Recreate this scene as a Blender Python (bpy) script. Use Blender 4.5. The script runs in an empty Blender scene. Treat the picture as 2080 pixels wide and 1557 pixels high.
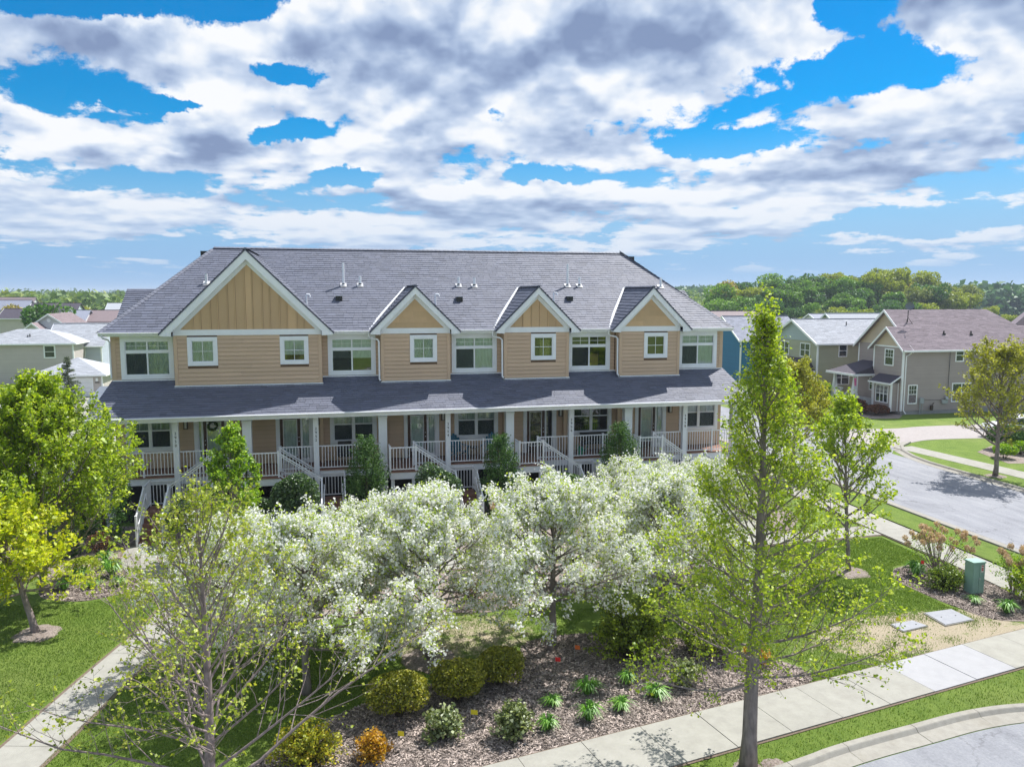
import bpy, bmesh, math, random
import numpy as np
from mathutils import Vector, Matrix, Euler

# ------------------------------------------------------------------ camera, sky, sun, exposure
SC = bpy.context.scene
COL = SC.collection
CAM_H = 9.6
cam_d = bpy.data.cameras.new('camera')
cam_d.sensor_width = 36.0
cam_d.lens = 1586.0 / 2080.0 * 36.0
cam_d.clip_start = 0.3
cam_d.clip_end = 30000.0
cam = bpy.data.objects.new('camera', cam_d)
COL.objects.link(cam)
cam.matrix_world = Matrix.Translation((0, 0, CAM_H)) @ Matrix.Rotation(math.radians(-12.847), 4, 'Z') @ Matrix.Rotation(math.radians(90 - 6.492), 4, 'X') @ Matrix.Rotation(math.radians(0.087), 4, 'Z')
SC.camera = cam

SUN_EL, SUN_AZ = math.radians(56.0), math.radians(59.0)      # azimuth measured from +Y towards +X
SUN_DIR = Vector((math.cos(SUN_EL) * math.sin(SUN_AZ), math.cos(SUN_EL) * math.cos(SUN_AZ), math.sin(SUN_EL)))
SKY_STRENGTH = 0.085
sun_d = bpy.data.lights.new('sun', 'SUN')
sun_d.energy = 4.6
sun_d.angle = math.radians(0.55)
sun_d.color = (1.0, 0.965, 0.915)
sun = bpy.data.objects.new('sun', sun_d)
COL.objects.link(sun)
sun.rotation_euler = (-SUN_DIR).to_track_quat('-Z', 'Y').to_euler()
sun.location = (60, 30, 90)

vs = SC.view_settings
vs.view_transform = 'Standard'
vs.look = 'None'
vs.exposure = 0.60
vs.gamma = 1.0
vs.use_curve_mapping = False

world = bpy.data.worlds.new('World')
SC.world = world
world.use_nodes = True


class NT:
    """small helper to write node trees"""
    def __init__(s, tree):
        s.t = tree
        tree.nodes.clear()

    def n(s, typ, **kw):
        nd = s.t.nodes.new(typ)
        ins = kw.pop('ins', {})
        for k, v in kw.items():
            setattr(nd, k, v)
        for k, v in ins.items():
            s.put(nd.inputs[k], v)
        return nd

    def put(s, sock, v):
        if isinstance(v, bpy.types.NodeSocket):
            s.t.links.new(v, sock)
        else:
            try:
                sock.default_value = v
            except Exception:
                sock.default_value = (v, v, v) if not hasattr(v, '__len__') else tuple(v)[:3]

    def m(s, op, a, b=0.0, c=None, clamp=False):
        nd = s.t.nodes.new('ShaderNodeMath')
        nd.operation = op
        nd.use_clamp = clamp
        s.put(nd.inputs[0], a)
        s.put(nd.inputs[1], b)
        if c is not None:
            s.put(nd.inputs[2], c)
        return nd.outputs[0]

    def vm(s, op, a, b=(0, 0, 0), out=0):
        nd = s.t.nodes.new('ShaderNodeVectorMath')
        nd.operation = op
        s.put(nd.inputs[0], a)
        if op == 'SCALE':
            s.put(nd.inputs['Scale'], b)
        else:
            s.put(nd.inputs[1], b)
        return nd.outputs[out] if op not in ('LENGTH', 'DISTANCE', 'DOT_PRODUCT') else nd.outputs['Value']

    def noise(s, vec, scale, detail=6.0, rough=0.55, dist=0.0, out='Fac', dims='3D', w=0.0):
        nd = s.t.nodes.new('ShaderNodeTexNoise')
        nd.noise_dimensions = dims
        s.put(nd.inputs['Vector'], vec)
        if dims == '4D':
            nd.inputs['W'].default_value = w
        nd.inputs['Scale'].default_value = scale
        nd.inputs['Detail'].default_value = detail
        nd.inputs['Roughness'].default_value = rough
        nd.inputs['Distortion'].default_value = dist
        return nd.outputs[out]

    def mr(s, v, a, b, c=0.0, d=1.0, interp='SMOOTHSTEP'):
        nd = s.t.nodes.new('ShaderNodeMapRange')
        nd.interpolation_type = interp
        for i, q in enumerate((v, a, b, c, d)):
            s.put(nd.inputs[i], q)
        return nd.outputs[0]

    def mix(s, f, a, b, blend='MIX'):
        nd = s.t.nodes.new('ShaderNodeMix')
        nd.data_type = 'RGBA'
        nd.blend_type = blend
        s.put(nd.inputs[0], f)
        for i, q in ((6, a), (7, b)):
            if isinstance(q, bpy.types.NodeSocket):
                s.t.links.new(q, nd.inputs[i])
            else:
                nd.inputs[i].default_value = (*q[:3], 1.0)
        return nd.outputs[2]

    def ramp(s, f, stops):
        nd = s.t.nodes.new('ShaderNodeValToRGB')
        el = nd.color_ramp.elements
        while len(el) < len(stops):
            el.new(0.5)
        for e, (p, c) in zip(el, stops):
            e.position = p
            e.color = (*c[:3], 1.0)
        s.put(nd.inputs[0], f)
        return nd.outputs[0]


def build_world():
    t = NT(world.node_tree)
    geo = t.n('ShaderNodeTexCoord').outputs['Generated']
    d = t.vm('NORMALIZE', geo)
    sep = t.n('ShaderNodeSeparateXYZ', ins={0: d})
    dx, dy, dz = sep.outputs
    sky = t.n('ShaderNodeTexSky', sky_type='NISHITA', sun_disc=False, sun_elevation=SUN_EL,
              sun_rotation=SUN_AZ, altitude=300.0, air_density=1.0, dust_density=0.6, ozone_density=2.2)
    hs = t.n('ShaderNodeHueSaturation', ins={'Color': sky.outputs[0], 'Saturation': 1.85, 'Hue': 0.497, 'Value': 1.0})
    blue = t.mix(1.0, hs.outputs[0], (SKY_STRENGTH,) * 3, 'MULTIPLY')
    # the air near the horizon whitens the sky
    hz = t.mr(dz, 0.0, 0.24, 1.0, 0.0, 'SMOOTHERSTEP')
    pale = t.mix(t.m('MULTIPLY', hz, 0.93), blue, (0.15, 0.31, 0.54))
    # cloud deck: rows of cumulus seen at a low angle, getting smaller towards the horizon
    az = t.m('MULTIPLY', t.m('ARCTAN2', dx, dy), 57.2958)
    el = t.m('MULTIPLY', t.m('ARCSINE', dz), 57.2958)
    elp = t.m('MAXIMUM', el, 0.0)
    wv = t.n('ShaderNodeCombineXYZ', ins={0: az, 1: el, 2: 0.0}).outputs[0]
    warp = t.noise(wv, 0.22, 5.0, 0.65, out='Color')
    wv2 = t.vm('ADD', wv, t.vm('SCALE', t.vm('SUBTRACT', warp, (0.5, 0.5, 0.5)), 3.4))

    def blob(a, e, ra, re, k):
        q = t.vm('MULTIPLY', t.vm('SUBTRACT', wv2, (a, e, 0)), (1.0 / ra, 1.0 / re, 0))
        r = t.vm('LENGTH', q)
        return t.m('MULTIPLY', t.mr(r, 1.35, 0.15), k)
    bias = None
    for b in BLOBS:
        v = blob(*b)
        bias = v if bias is None else t.m('ADD', bias, v)

    def dens(up, fine=1.0):
        """cloud density at this direction, or 'up' (fraction) higher in the sky"""
        z1 = t.m('ADD', t.m('MULTIPLY', t.m('MAXIMUM', dz, 0.0), 1.0 + up), 0.085)
        P = t.n('ShaderNodeCombineXYZ', ins={0: t.m('DIVIDE', dx, z1), 1: t.m('DIVIDE', dy, z1), 2: 0.0}).outputs[0]
        # angular coordinates stretched so that puffs keep their shape but shrink towards the horizon
        lg = t.m('MULTIPLY', t.m('LOGARITHM', t.m('ADD', t.m('MULTIPLY', elp, 1.0 + up), 2.2), 2.71828), 5.2)
        sc = t.m('DIVIDE', 9.0, t.m('ADD', elp, 5.0))
        A = t.n('ShaderNodeCombineXYZ', ins={0: t.m('MULTIPLY', az, 0.20), 1: lg, 2: 0.0}).outputs[0]
        w = t.noise(A, 0.8, 3.0, 0.5, out='Color')
        Aw = t.vm('ADD', A, t.vm('SCALE', t.vm('SUBTRACT', w, (0.5, 0.5, 0.5)), 0.5))
        a = t.noise(P, CL_SCALE, 5.0, 0.55, dims='4D', w=CL_SEED)
        b = t.noise(Aw, 0.80, 8.0 if fine else 3.5, 0.56, dims='4D', w=CL_SEED + 1.7)
        if not fine: return t.m('ADD', t.m('MULTIPLY', a, 0.40), t.m('MULTIPLY', b, 0.60))
        c = t.noise(Aw, 2.6, 6.0, 0.66, dims='4D', w=CL_SEED + 5.1)
        d_ = t.m('ADD', t.m('MULTIPLY', a, 0.38), t.m('ADD', t.m('MULTIPLY', b, 0.42), t.m('MULTIPLY', c, 0.20)))
        return d_
    d0 = dens(0.0)
    s0 = dens(0.0, 0)
    d1 = dens(0.10, 0)
    d2 = dens(0.30, 0)
    lowcl = t.mr(el, 1.2, 5.0, -0.04, 0.022)
    base = t.m('ADD', t.m('ADD', d0, bias), lowcl)
    cover = t.mr(base, 0.478, 0.522)
    core = t.mr(base, 0.50, 0.66)
    # thinner just above: we look at the sunlit shoulder; thicker above: at the shaded base
    edge = t.m('MULTIPLY', t.m('SUBTRACT', s0, d1), CL_E1)
    edge2 = t.m('MULTIPLY', t.m('SUBTRACT', s0, d2), CL_E2)
    puff = t.m('MULTIPLY', t.m('SUBTRACT', d0, s0), 1.6)
    sh = t.m('SUBTRACT', t.m('ADD', t.m('ADD', 0.80, puff), t.m('ADD', edge, edge2)), t.m('MULTIPLY', core, 0.42), clamp=True)
    ccol = t.ramp(sh, [(0.0, (0.155, 0.21, 0.34)), (0.30, (0.24, 0.31, 0.45)), (0.60, (0.38, 0.45, 0.57)), (0.82, (0.54, 0.58, 0.64)), (1.0, (0.64, 0.65, 0.67))])
    # far clouds fade in the air
    fade = t.mr(el, 0.5, 9.0, 0.55, 0.0)
    ccol = t.mix(fade, ccol, (0.27, 0.38, 0.53))
    cov = t.m('MULTIPLY', cover, t.mr(el, 0.8, 3.0, 0.0, 1.0))
    col = t.mix(cov, pale, ccol)
    # below the horizon
    col = t.mix(t.mr(dz, -0.02, 0.0), (0.20, 0.24, 0.22), col)
    bg = t.n('ShaderNodeBackground', ins={'Color': col, 'Strength': 1.0})
    out = t.n('ShaderNodeOutputWorld')
    t.t.links.new(bg.outputs[0], out.inputs[0])


CL_SCALE, CL_SEED = 0.85, 4.0
CL_E1, CL_E2 = 4.5, 2.4
# (azimuth deg, elevation deg, radius az, radius el, strength); negative opens blue sky, positive thickens the deck
BLOBS = [(-15.5, 18.2, 6.5, 2.0, -0.20), (-7.5, 19.0, 6.5, 1.2, -0.16), (0, 20.6, 9, 0.9, -0.14), (-2.8, 14.9, 3.6, 0.75, -0.15),
         (-11.5, 12.4, 5.5, 0.55, -0.13), (-2.6, 10.8, 2.8, 0.8, -0.15), (1.0, 8.2, 2.4, 0.7, -0.14), (35.5, 18.8, 2.6, 2.4, -0.22), (36.5, 14.3, 6.5, 1.5, -0.20),
         (27.5, 10.5, 5.5, 0.8, -0.14), (15.5, 8.3, 3.5, 0.6, -0.13), (11.5, 12.3, 1.3, 0.6, -0.10), (40, 4.6, 8, 1.0, -0.10), (24, 2.4, 20, 1.0, -0.06), (-8, 1.4, 20, 1.0, -0.06),
         (-10, 15.3, 11, 2.0, 0.12), (5, 17.0, 8, 3.0, 0.12), (22, 16.8, 11, 4.2, 0.14), (44.5, 17.0, 6.0, 3.6, 0.14), (-12, 9.6, 9, 1.7, 0.11), (8, 13.0, 9, 2.0, 0.07),
         (35, 7.6, 8, 2.0, 0.12), (18, 10.5, 6, 1.2, 0.06), (-12, 5.2, 13, 1.7, 0.08), (14, 5.6, 10, 1.2, 0.05)]
build_world()
try:
    world.cycles.sampling_method = 'MANUAL'
    world.cycles.sample_map_resolution = 1024
except Exception:
    pass

# ------------------------------------------------------------------ mesh and object helpers
ORG = {}          # world origin of every parent


def link(o, parent=None):
    COL.objects.link(o)
    if parent is not None:
        o.parent = parent
    return o


def tagit(o, label, cat, group=None, kind=None):
    if label: o['label'] = label
    if cat: o['category'] = cat
    if group: o['group'] = group
    if kind: o['kind'] = kind
    return o


def empty(name, loc, label, cat, group=None):
    o = bpy.data.objects.new(name, None)
    o.empty_display_size = 0.3
    o.location = loc
    COL.objects.link(o)
    ORG[o.name] = Vector(loc)
    return tagit(o, label, cat, group)


class MB:
    """collects geometry in world coordinates and links it as one object"""
    def __init__(s):
        s.v, s.f, s.c = [], [], []

    def poly(s, pts, c=0.5):
        i = len(s.v)
        s.v += [tuple(p) for p in pts]
        s.f.append(tuple(range(i, i + len(pts))))
        s.c.append(c)
        return s

    def box(s, x0, y0, z0, x1, y1, z1, c=0.5):
        i = len(s.v)
        s.v += [(x0, y0, z0), (x1, y0, z0), (x1, y1, z0), (x0, y1, z0), (x0, y0, z1), (x1, y0, z1), (x1, y1, z1), (x0, y1, z1)]
        for q in ((0, 3, 2, 1), (4, 5, 6, 7), (0, 1, 5, 4), (1, 2, 6, 5), (2, 3, 7, 6), (3, 0, 4, 7)):
            s.f.append(tuple(i + k for k in q))
            s.c.append(c)
        return s

    def bar(s, p0, p1, w, h, up=(0, 0, 1), c=0.5):
        """box along p0-p1, w across, h along up"""
        p0, p1 = Vector(p0), Vector(p1)
        d = (p1 - p0).normalized()
        side = d.cross(Vector(up))
        if side.length < 1e-4:
            side = d.cross(Vector((1, 0, 0)))
        side.normalize()
        u = side.cross(d).normalized()
        a, b = side * w / 2, u * h / 2
        i = len(s.v)
        for p in (p0, p1):
            s.v += [tuple(p - a - b), tuple(p + a - b), tuple(p + a + b), tuple(p - a + b)]
        for q in ((0, 1, 2, 3), (7, 6, 5, 4), (0, 4, 5, 1), (1, 5, 6, 2), (2, 6, 7, 3), (3, 7, 4, 0)):
            s.f.append(tuple(i + k for k in q))
            s.c.append(c)
        return s

    def tube(s, pts, rs, n=6, cap=True, c=0.5):
        pts = [Vector(p) for p in pts]
        base = len(s.v)
        prev = None
        for k, p in enumerate(pts):
            if k == 0: d = pts[1] - pts[0]
            elif k == len(pts) - 1: d = pts[-1] - pts[-2]
            else: d = pts[k + 1] - pts[k - 1]
            d.normalize()
            if prev is None:
                a = d.orthogonal().normalized()
            else:
                a = (prev - d * prev.dot(d)).normalized()
            prev = a
            b = d.cross(a)
            r = rs[k] if hasattr(rs, '__len__') else rs
            for j in range(n):
                t = 2 * math.pi * j / n
                s.v.append(tuple(p + (a * math.cos(t) + b * math.sin(t)) * r))
        for k in range(len(pts) - 1):
            for j in range(n):
                j2 = (j + 1) % n
                s.f.append((base + k * n + j, base + k * n + j2, base + (k + 1) * n + j2, base + (k + 1) * n + j))
                s.c.append(c)
        if cap:
            s.f.append(tuple(base + j for j in range(n))[::-1])
            s.f.append(tuple(base + (len(pts) - 1) * n + j for j in range(n)))
            s.c += [c, c]
        return s

    def prism(s, poly2, axis, a0, a1, c=0.5):
        """closed 2D outline swept along x ('x': poly is (y,z)) or y ('y': poly is (x,z)) or z"""
        def P(p, a):
            return {'x': (a, p[0], p[1]), 'y': (p[0], a, p[1]), 'z': (p[0], p[1], a)}[axis]
        n = len(poly2)
        i = len(s.v)
        s.v += [P(p, a0) for p in poly2] + [P(p, a1) for p in poly2]
        s.f.append(tuple(i + k for k in range(n)))
        s.f.append(tuple(i + n + k for k in range(n))[::-1])
        s.c += [c, c]
        for k in range(n):
            k2 = (k + 1) % n
            s.f.append((i + k, i + n + k, i + n + k2, i + k2))
            s.c.append(c)
        return s

    def mesh(s, name, origin=(0, 0, 0), smooth=False, fixn=True):
        me = bpy.data.meshes.new(name)
        ox, oy, oz = origin
        me.from_pydata([(x - ox, y - oy, z - oz) for x, y, z in s.v], [], s.f)
        if fixn:
            bm = bmesh.new()
            bm.from_mesh(me)
            bmesh.ops.recalc_face_normals(bm, faces=bm.faces)
            bm.to_mesh(me)
            bm.free()
        at = me.attributes.new('v', 'FLOAT', 'FACE')
        at.data.foreach_set('value', np.array(s.c, dtype=np.float32))
        if smooth:
            me.polygons.foreach_set('use_smooth', [True] * len(me.polygons))
        return me

    def build(s, name, mat, parent=None, origin=None, smooth=False, fixn=True, label=None):
        """origin: world position of the new object (default: parent's origin)"""
        po = ORG[parent.name] if parent is not None else Vector((0, 0, 0))
        o0 = Vector(origin) if origin is not None else Vector(po)
        me = s.mesh(name, o0, smooth, fixn)
        me.materials.append(mat)
        o = bpy.data.objects.new(name, me)
        o.location = o0 - po
        link(o, parent)
        ORG[o.name] = o0
        if label: o['label'] = label
        return o


def place(name, me, loc, parent=None, rz=0.0, scale=None, rot=None):
    """object sharing mesh data, at a world position"""
    po = ORG[parent.name] if parent is not None else Vector((0, 0, 0))
    o = bpy.data.objects.new(name, me)
    o.location = Vector(loc) - po
    if rot is not None: o.rotation_euler = rot
    else: o.rotation_euler = (0, 0, rz)
    if scale is not None: o.scale = scale
    link(o, parent)
    ORG[o.name] = Vector(loc)
    return o


def np_mesh(name, verts, nper, vals, mat, smooth=False):
    """mesh of N separate polygons with nper corners each; verts (N*nper,3); vals one value per polygon"""
    N = len(verts) // nper
    me = bpy.data.meshes.new(name)
    me.vertices.add(N * nper)
    me.vertices.foreach_set('co', np.ascontiguousarray(verts, dtype=np.float32).ravel())
    me.loops.add(N * nper)
    me.loops.foreach_set('vertex_index', np.arange(N * nper, dtype=np.int32))
    me.polygons.add(N)
    me.polygons.foreach_set('loop_start', np.arange(0, N * nper, nper, dtype=np.int32))
    me.update(calc_edges=True)
    at = me.attributes.new('v', 'FLOAT', 'FACE')
    at.data.foreach_set('value', np.asarray(vals, dtype=np.float32))
    me.materials.append(mat)
    return me


# ------------------------------------------------------------------ materials
MATS = {}


def new_mat(name):
    m = bpy.data.materials.new(name)
    m.use_nodes = True
    MATS[name] = m
    return m, NT(m.node_tree)


def finish(t, shader, disp=None):
    out = t.n('ShaderNodeOutputMaterial')
    t.t.links.new(shader, out.inputs['Surface'])


def plain(name, col, rough=0.6, var=0.06, nscale=3.0, attr=0.0, bump=0.0, bscale=30.0, metallic=0.0, spec=0.5, col2=None, stretch=(1, 1, 1), dirt=0.0):
    """paint / wood / metal with broad tone variation, optional per-face variation 'v', grain and bump"""
    m, t = new_mat(name)
    co = t.n('ShaderNodeTexCoord').outputs['Object']
    co = t.vm('MULTIPLY', co, stretch)
    n1 = t.noise(co, nscale, 5.0, 0.6)
    lo = tuple(c * (1 - var) for c in col)
    hi = tuple(min(1, c * (1 + var)) for c in col) if col2 is None else col2
    c = t.mix(t.mr(n1, 0.3, 0.7), lo, hi)
    if attr:
        av = t.n('ShaderNodeAttribute', attribute_name='v').outputs['Fac']
        k = t.mr(av, 0, 1, 1 - attr, 1 + attr, 'LINEAR')
        kk = t.n('ShaderNodeCombineXYZ', ins={0: k, 1: k, 2: k}).outputs[0]
        c = t.mix(1.0, c, kk, 'MULTIPLY')
    if dirt:
        n2 = t.noise(co, nscale * 0.35, 6.0, 0.65)
        c = t.mix(t.m('MULTIPLY', t.mr(n2, 0.5, 0.75), dirt), c, tuple(x * 0.55 for x in col))
    b = t.n('ShaderNodeBsdfPrincipled', ins={'Base Color': c, 'Roughness': rough, 'Metallic': metallic})
    b.inputs['Specular IOR Level'].default_value = spec
    if bump:
        n3 = t.noise(co, bscale, 4.0, 0.6)
        bp = t.n('ShaderNodeBump', ins={'Height': n3, 'Strength': bump, 'Distance': 0.02})
        t.t.links.new(bp.outputs[0], b.inputs['Normal'])
    finish(t, b.outputs[0])
    return m


def leafmat(name, cols, trans=0.45, rough=0.5, gloss=0.04, clump=1.2, tmul=(1.25, 1.3, 0.6)):
    """cols: ramp stops over the per-leaf value"""
    m, t = new_mat(name)
    av = t.n('ShaderNodeAttribute', attribute_name='v').outputs['Fac']
    co = t.n('ShaderNodeTexCoord').outputs['Object']
    n1 = t.noise(co, clump, 3.0, 0.5)
    f = t.m('ADD', t.m('MULTIPLY', av, 0.75), t.m('MULTIPLY', t.m('SUBTRACT', n1, 0.35), 0.55), clamp=True)
    c = t.ramp(f, [(i / (len(cols) - 1), q) for i, q in enumerate(cols)])
    df = t.n('ShaderNodeBsdfDiffuse', ins={'Color': c})
    c2 = t.mix(1.0, c, tmul, 'MULTIPLY')
    tr = t.n('ShaderNodeBsdfTranslucent', ins={'Color': c2})
    mx = t.n('ShaderNodeMixShader', ins={0: trans})
    t.t.links.new(df.outputs[0], mx.inputs[1])
    t.t.links.new(tr.outputs[0], mx.inputs[2])
    gl = t.n('ShaderNodeBsdfGlossy', ins={'Roughness': rough, 'Color': (0.9, 0.95, 0.9, 1)})
    mx2 = t.n('ShaderNodeMixShader', ins={0: gloss})
    t.t.links.new(mx.outputs[0], mx2.inputs[1])
    t.t.links.new(gl.outputs[0], mx2.inputs[2])
    finish(t, mx2.outputs[0])
    return m


def groundmat(name, stops, scale, rough=0.9, detail=8.0, bump=0.4, bscale=25.0, patch=None, pscale=0.3, stretch=(1, 1, 1), plo=0.5, phi=0.65):
    """ground cover: speckle ramp at one scale, bigger patches of another tone"""
    m, t = new_mat(name)
    co = t.n('ShaderNodeNewGeometry').outputs['Position']
    cs = t.vm('MULTIPLY', co, stretch)
    n1 = t.noise(cs, scale, detail, 0.7)
    n0 = t.noise(co, scale * 0.08, 4.0, 0.6)
    f = t.m('ADD', t.m('MULTIPLY', n1, 0.75), t.m('MULTIPLY', n0, 0.25))
    c = t.ramp(f, stops)
    if patch is not None:
        n2 = t.noise(co, pscale, 6.0, 0.65)
        c = t.mix(t.mr(n2, plo, phi), c, patch)
    b = t.n('ShaderNodeBsdfPrincipled', ins={'Base Color': c, 'Roughness': rough})
    b.inputs['Specular IOR Level'].default_value = 0.2
    if bump:
        n3 = t.noise(co, bscale, 6.0, 0.7)
        bp = t.n('ShaderNodeBump', ins={'Height': n3, 'Strength': bump, 'Distance': 0.03})
        t.t.links.new(bp.outputs[0], b.inputs['Normal'])
    finish(t, b.outputs[0])
    return m


WHITE = plain('white_trim', (0.84, 0.86, 0.89), 0.5, 0.03, 2.0, dirt=0.06)
WHITE_METAL = plain('white_rail', (0.86, 0.87, 0.90), 0.35, 0.02)
TAN = plain('tan_siding', (0.60, 0.43, 0.295), 0.65, 0.05, 1.4, attr=0.045, bump=0.15, bscale=60, stretch=(0.3, 1, 1))
GAP_SHADE = plain('gap_shade_backing', (0.16, 0.10, 0.06), 0.9, 0.05)  # backing walls: shade in the gaps between boards put into the dark brown colour
TAN_GABLE = plain('tan_gable', (0.60, 0.405, 0.225), 0.65, 0.05, 1.4, attr=0.10, bump=0.15, bscale=60, stretch=(1, 1, 0.3))
ROOF = plain('roof_shingle', (0.108, 0.120, 0.168), 0.62, 0.12, 26.0, attr=0.15, bump=0.4, bscale=90, spec=0.6)
ROOF_PURPLE = plain('roof_shingle_purple', (0.27, 0.225, 0.25), 0.9, 0.15, 20.0, attr=0.16, bump=0.5, bscale=90, spec=0.25)
ROOF_GREY = plain('roof_shingle_grey', (0.42, 0.44, 0.48), 0.9, 0.15, 20.0, attr=0.14, bump=0.5, bscale=90, spec=0.25)
FLASH = plain('flashing', (0.55, 0.55, 0.56), 0.4, 0.05)
TREAD = plain('composite_deck', (0.27, 0.135, 0.092), 0.55, 0.12, 4.0, attr=0.18, bump=0.2, bscale=50, stretch=(1, 6, 6))
DOORWOOD = plain('door_wood', (0.060, 0.020, 0.012), 0.35, 0.15, 5.0, stretch=(1, 1, 0.2))
DARK = plain('dark_void', (0.010, 0.010, 0.012), 0.9, 0.1)
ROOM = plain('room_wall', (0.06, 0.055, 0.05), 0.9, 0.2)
BLACK_METAL = plain('black_metal', (0.018, 0.017, 0.017), 0.45, 0.1)
BRONZE = plain('lantern_bronze', (0.05, 0.03, 0.02), 0.4, 0.1)
FROST = plain('lantern_glass', (0.70, 0.68, 0.62), 0.3, 0.05)
BLIND = plain('blind_cloth', (0.72, 0.77, 0.75), 0.8, 0.16, 2.2, stretch=(6, 1, 1))
BLIND2 = plain('blind_pale', (0.80, 0.85, 0.84), 0.8, 0.12, 2.2, stretch=(5, 1, 1))
SCREEN = plain('insect_screen', (0.055, 0.065, 0.065), 0.7, 0.1)
CONC = groundmat('concrete', [(0.25, (0.27, 0.262, 0.235)), (0.55, (0.35, 0.342, 0.305)), (0.85, (0.41, 0.40, 0.365))], 3.0, 0.85, bump=0.15, bscale=80, patch=(0.265, 0.25, 0.22), pscale=0.7, plo=0.52, phi=0.8)
CONC_NEW = groundmat('concrete_new', [(0.25, (0.33, 0.33, 0.345)), (0.6, (0.385, 0.385, 0.40)), (0.85, (0.42, 0.42, 0.43))], 3.0, 0.85, bump=0.12, bscale=80)
KERB = groundmat('kerb_concrete', [(0.25, (0.24, 0.225, 0.20)), (0.55, (0.33, 0.315, 0.28)), (0.85, (0.41, 0.395, 0.355))], 5.0, 0.85, bump=0.2, bscale=60, patch=(0.27, 0.25, 0.21), pscale=1.1, plo=0.5, phi=0.8)


def asphaltmat():
    m, t = new_mat('asphalt')
    co = t.n('ShaderNodeNewGeometry').outputs['Position']
    cs = t.vm('MULTIPLY', co, (1, 0.16, 1))
    n1 = t.noise(co, 14.0, 8.0, 0.75)
    n2 = t.noise(cs, 1.6, 6.0, 0.65)
    n3 = t.noise(co, 0.35, 5.0, 0.6)
    f = t.m('ADD', t.m('MULTIPLY', n1, 0.40), t.m('ADD', t.m('MULTIPLY', n2, 0.38), t.m('MULTIPLY', n3, 0.22)))
    c = t.ramp(f, [(0.32, (0.15, 0.155, 0.175)), (0.5, (0.26, 0.268, 0.295)), (0.68, (0.38, 0.385, 0.405))])
    w = t.noise(co, 0.9, 5.0, 0.7, out='Color')
    cw = t.vm('ADD', co, t.vm('SCALE', t.vm('SUBTRACT', w, (0.5, 0.5, 0.5)), 1.1))
    vo = t.n('ShaderNodeTexVoronoi', feature='DISTANCE_TO_EDGE', ins={'Vector': cw, 'Scale': 0.33})
    gate = t.mr(t.noise(co, 0.22, 3.0), 0.42, 0.58)
    crack = t.m('MULTIPLY', t.mr(vo.outputs[0], 0.012, 0.002), gate)
    c = t.mix(t.m('MULTIPLY', crack, 0.75), c, (0.10, 0.10, 0.11))
    b = t.n('ShaderNodeBsdfPrincipled', ins={'Base Color': c, 'Roughness': 0.85})
    b.inputs['Specular IOR Level'].default_value = 0.3
    bp = t.n('ShaderNodeBump', ins={'Height': t.noise(co, 60.0, 6.0, 0.8), 'Strength': 0.5, 'Distance': 0.02})
    t.t.links.new(bp.outputs[0], b.inputs['Normal'])
    finish(t, b.outputs[0])
    return m


ASPHALT = asphaltmat()
MULCH = groundmat('mulch', [(0.2, (0.07, 0.052, 0.044)), (0.42, (0.19, 0.152, 0.132)), (0.56, (0.35, 0.295, 0.265)), (0.8, (0.54, 0.475, 0.44))], 22.0, 0.95, 10.0, 1.0, 40.0, patch=(0.42, 0.365, 0.335), pscale=0.9, plo=0.55, phi=0.8)
BARK = plain('bark_grey', (0.24, 0.205, 0.185), 0.9, 0.3, 9.0, bump=0.9, bscale=22, stretch=(1, 1, 0.3), spec=0.2)
BARK_PALE = plain('bark_pale', (0.27, 0.22, 0.215), 0.9, 0.3, 12.0, bump=0.6, bscale=25, stretch=(1, 1, 0.4), spec=0.2)
BARK_DARK = plain('bark_dark', (0.075, 0.058, 0.048), 0.9, 0.3, 9.0, bump=0.8, bscale=25, spec=0.2)


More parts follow.
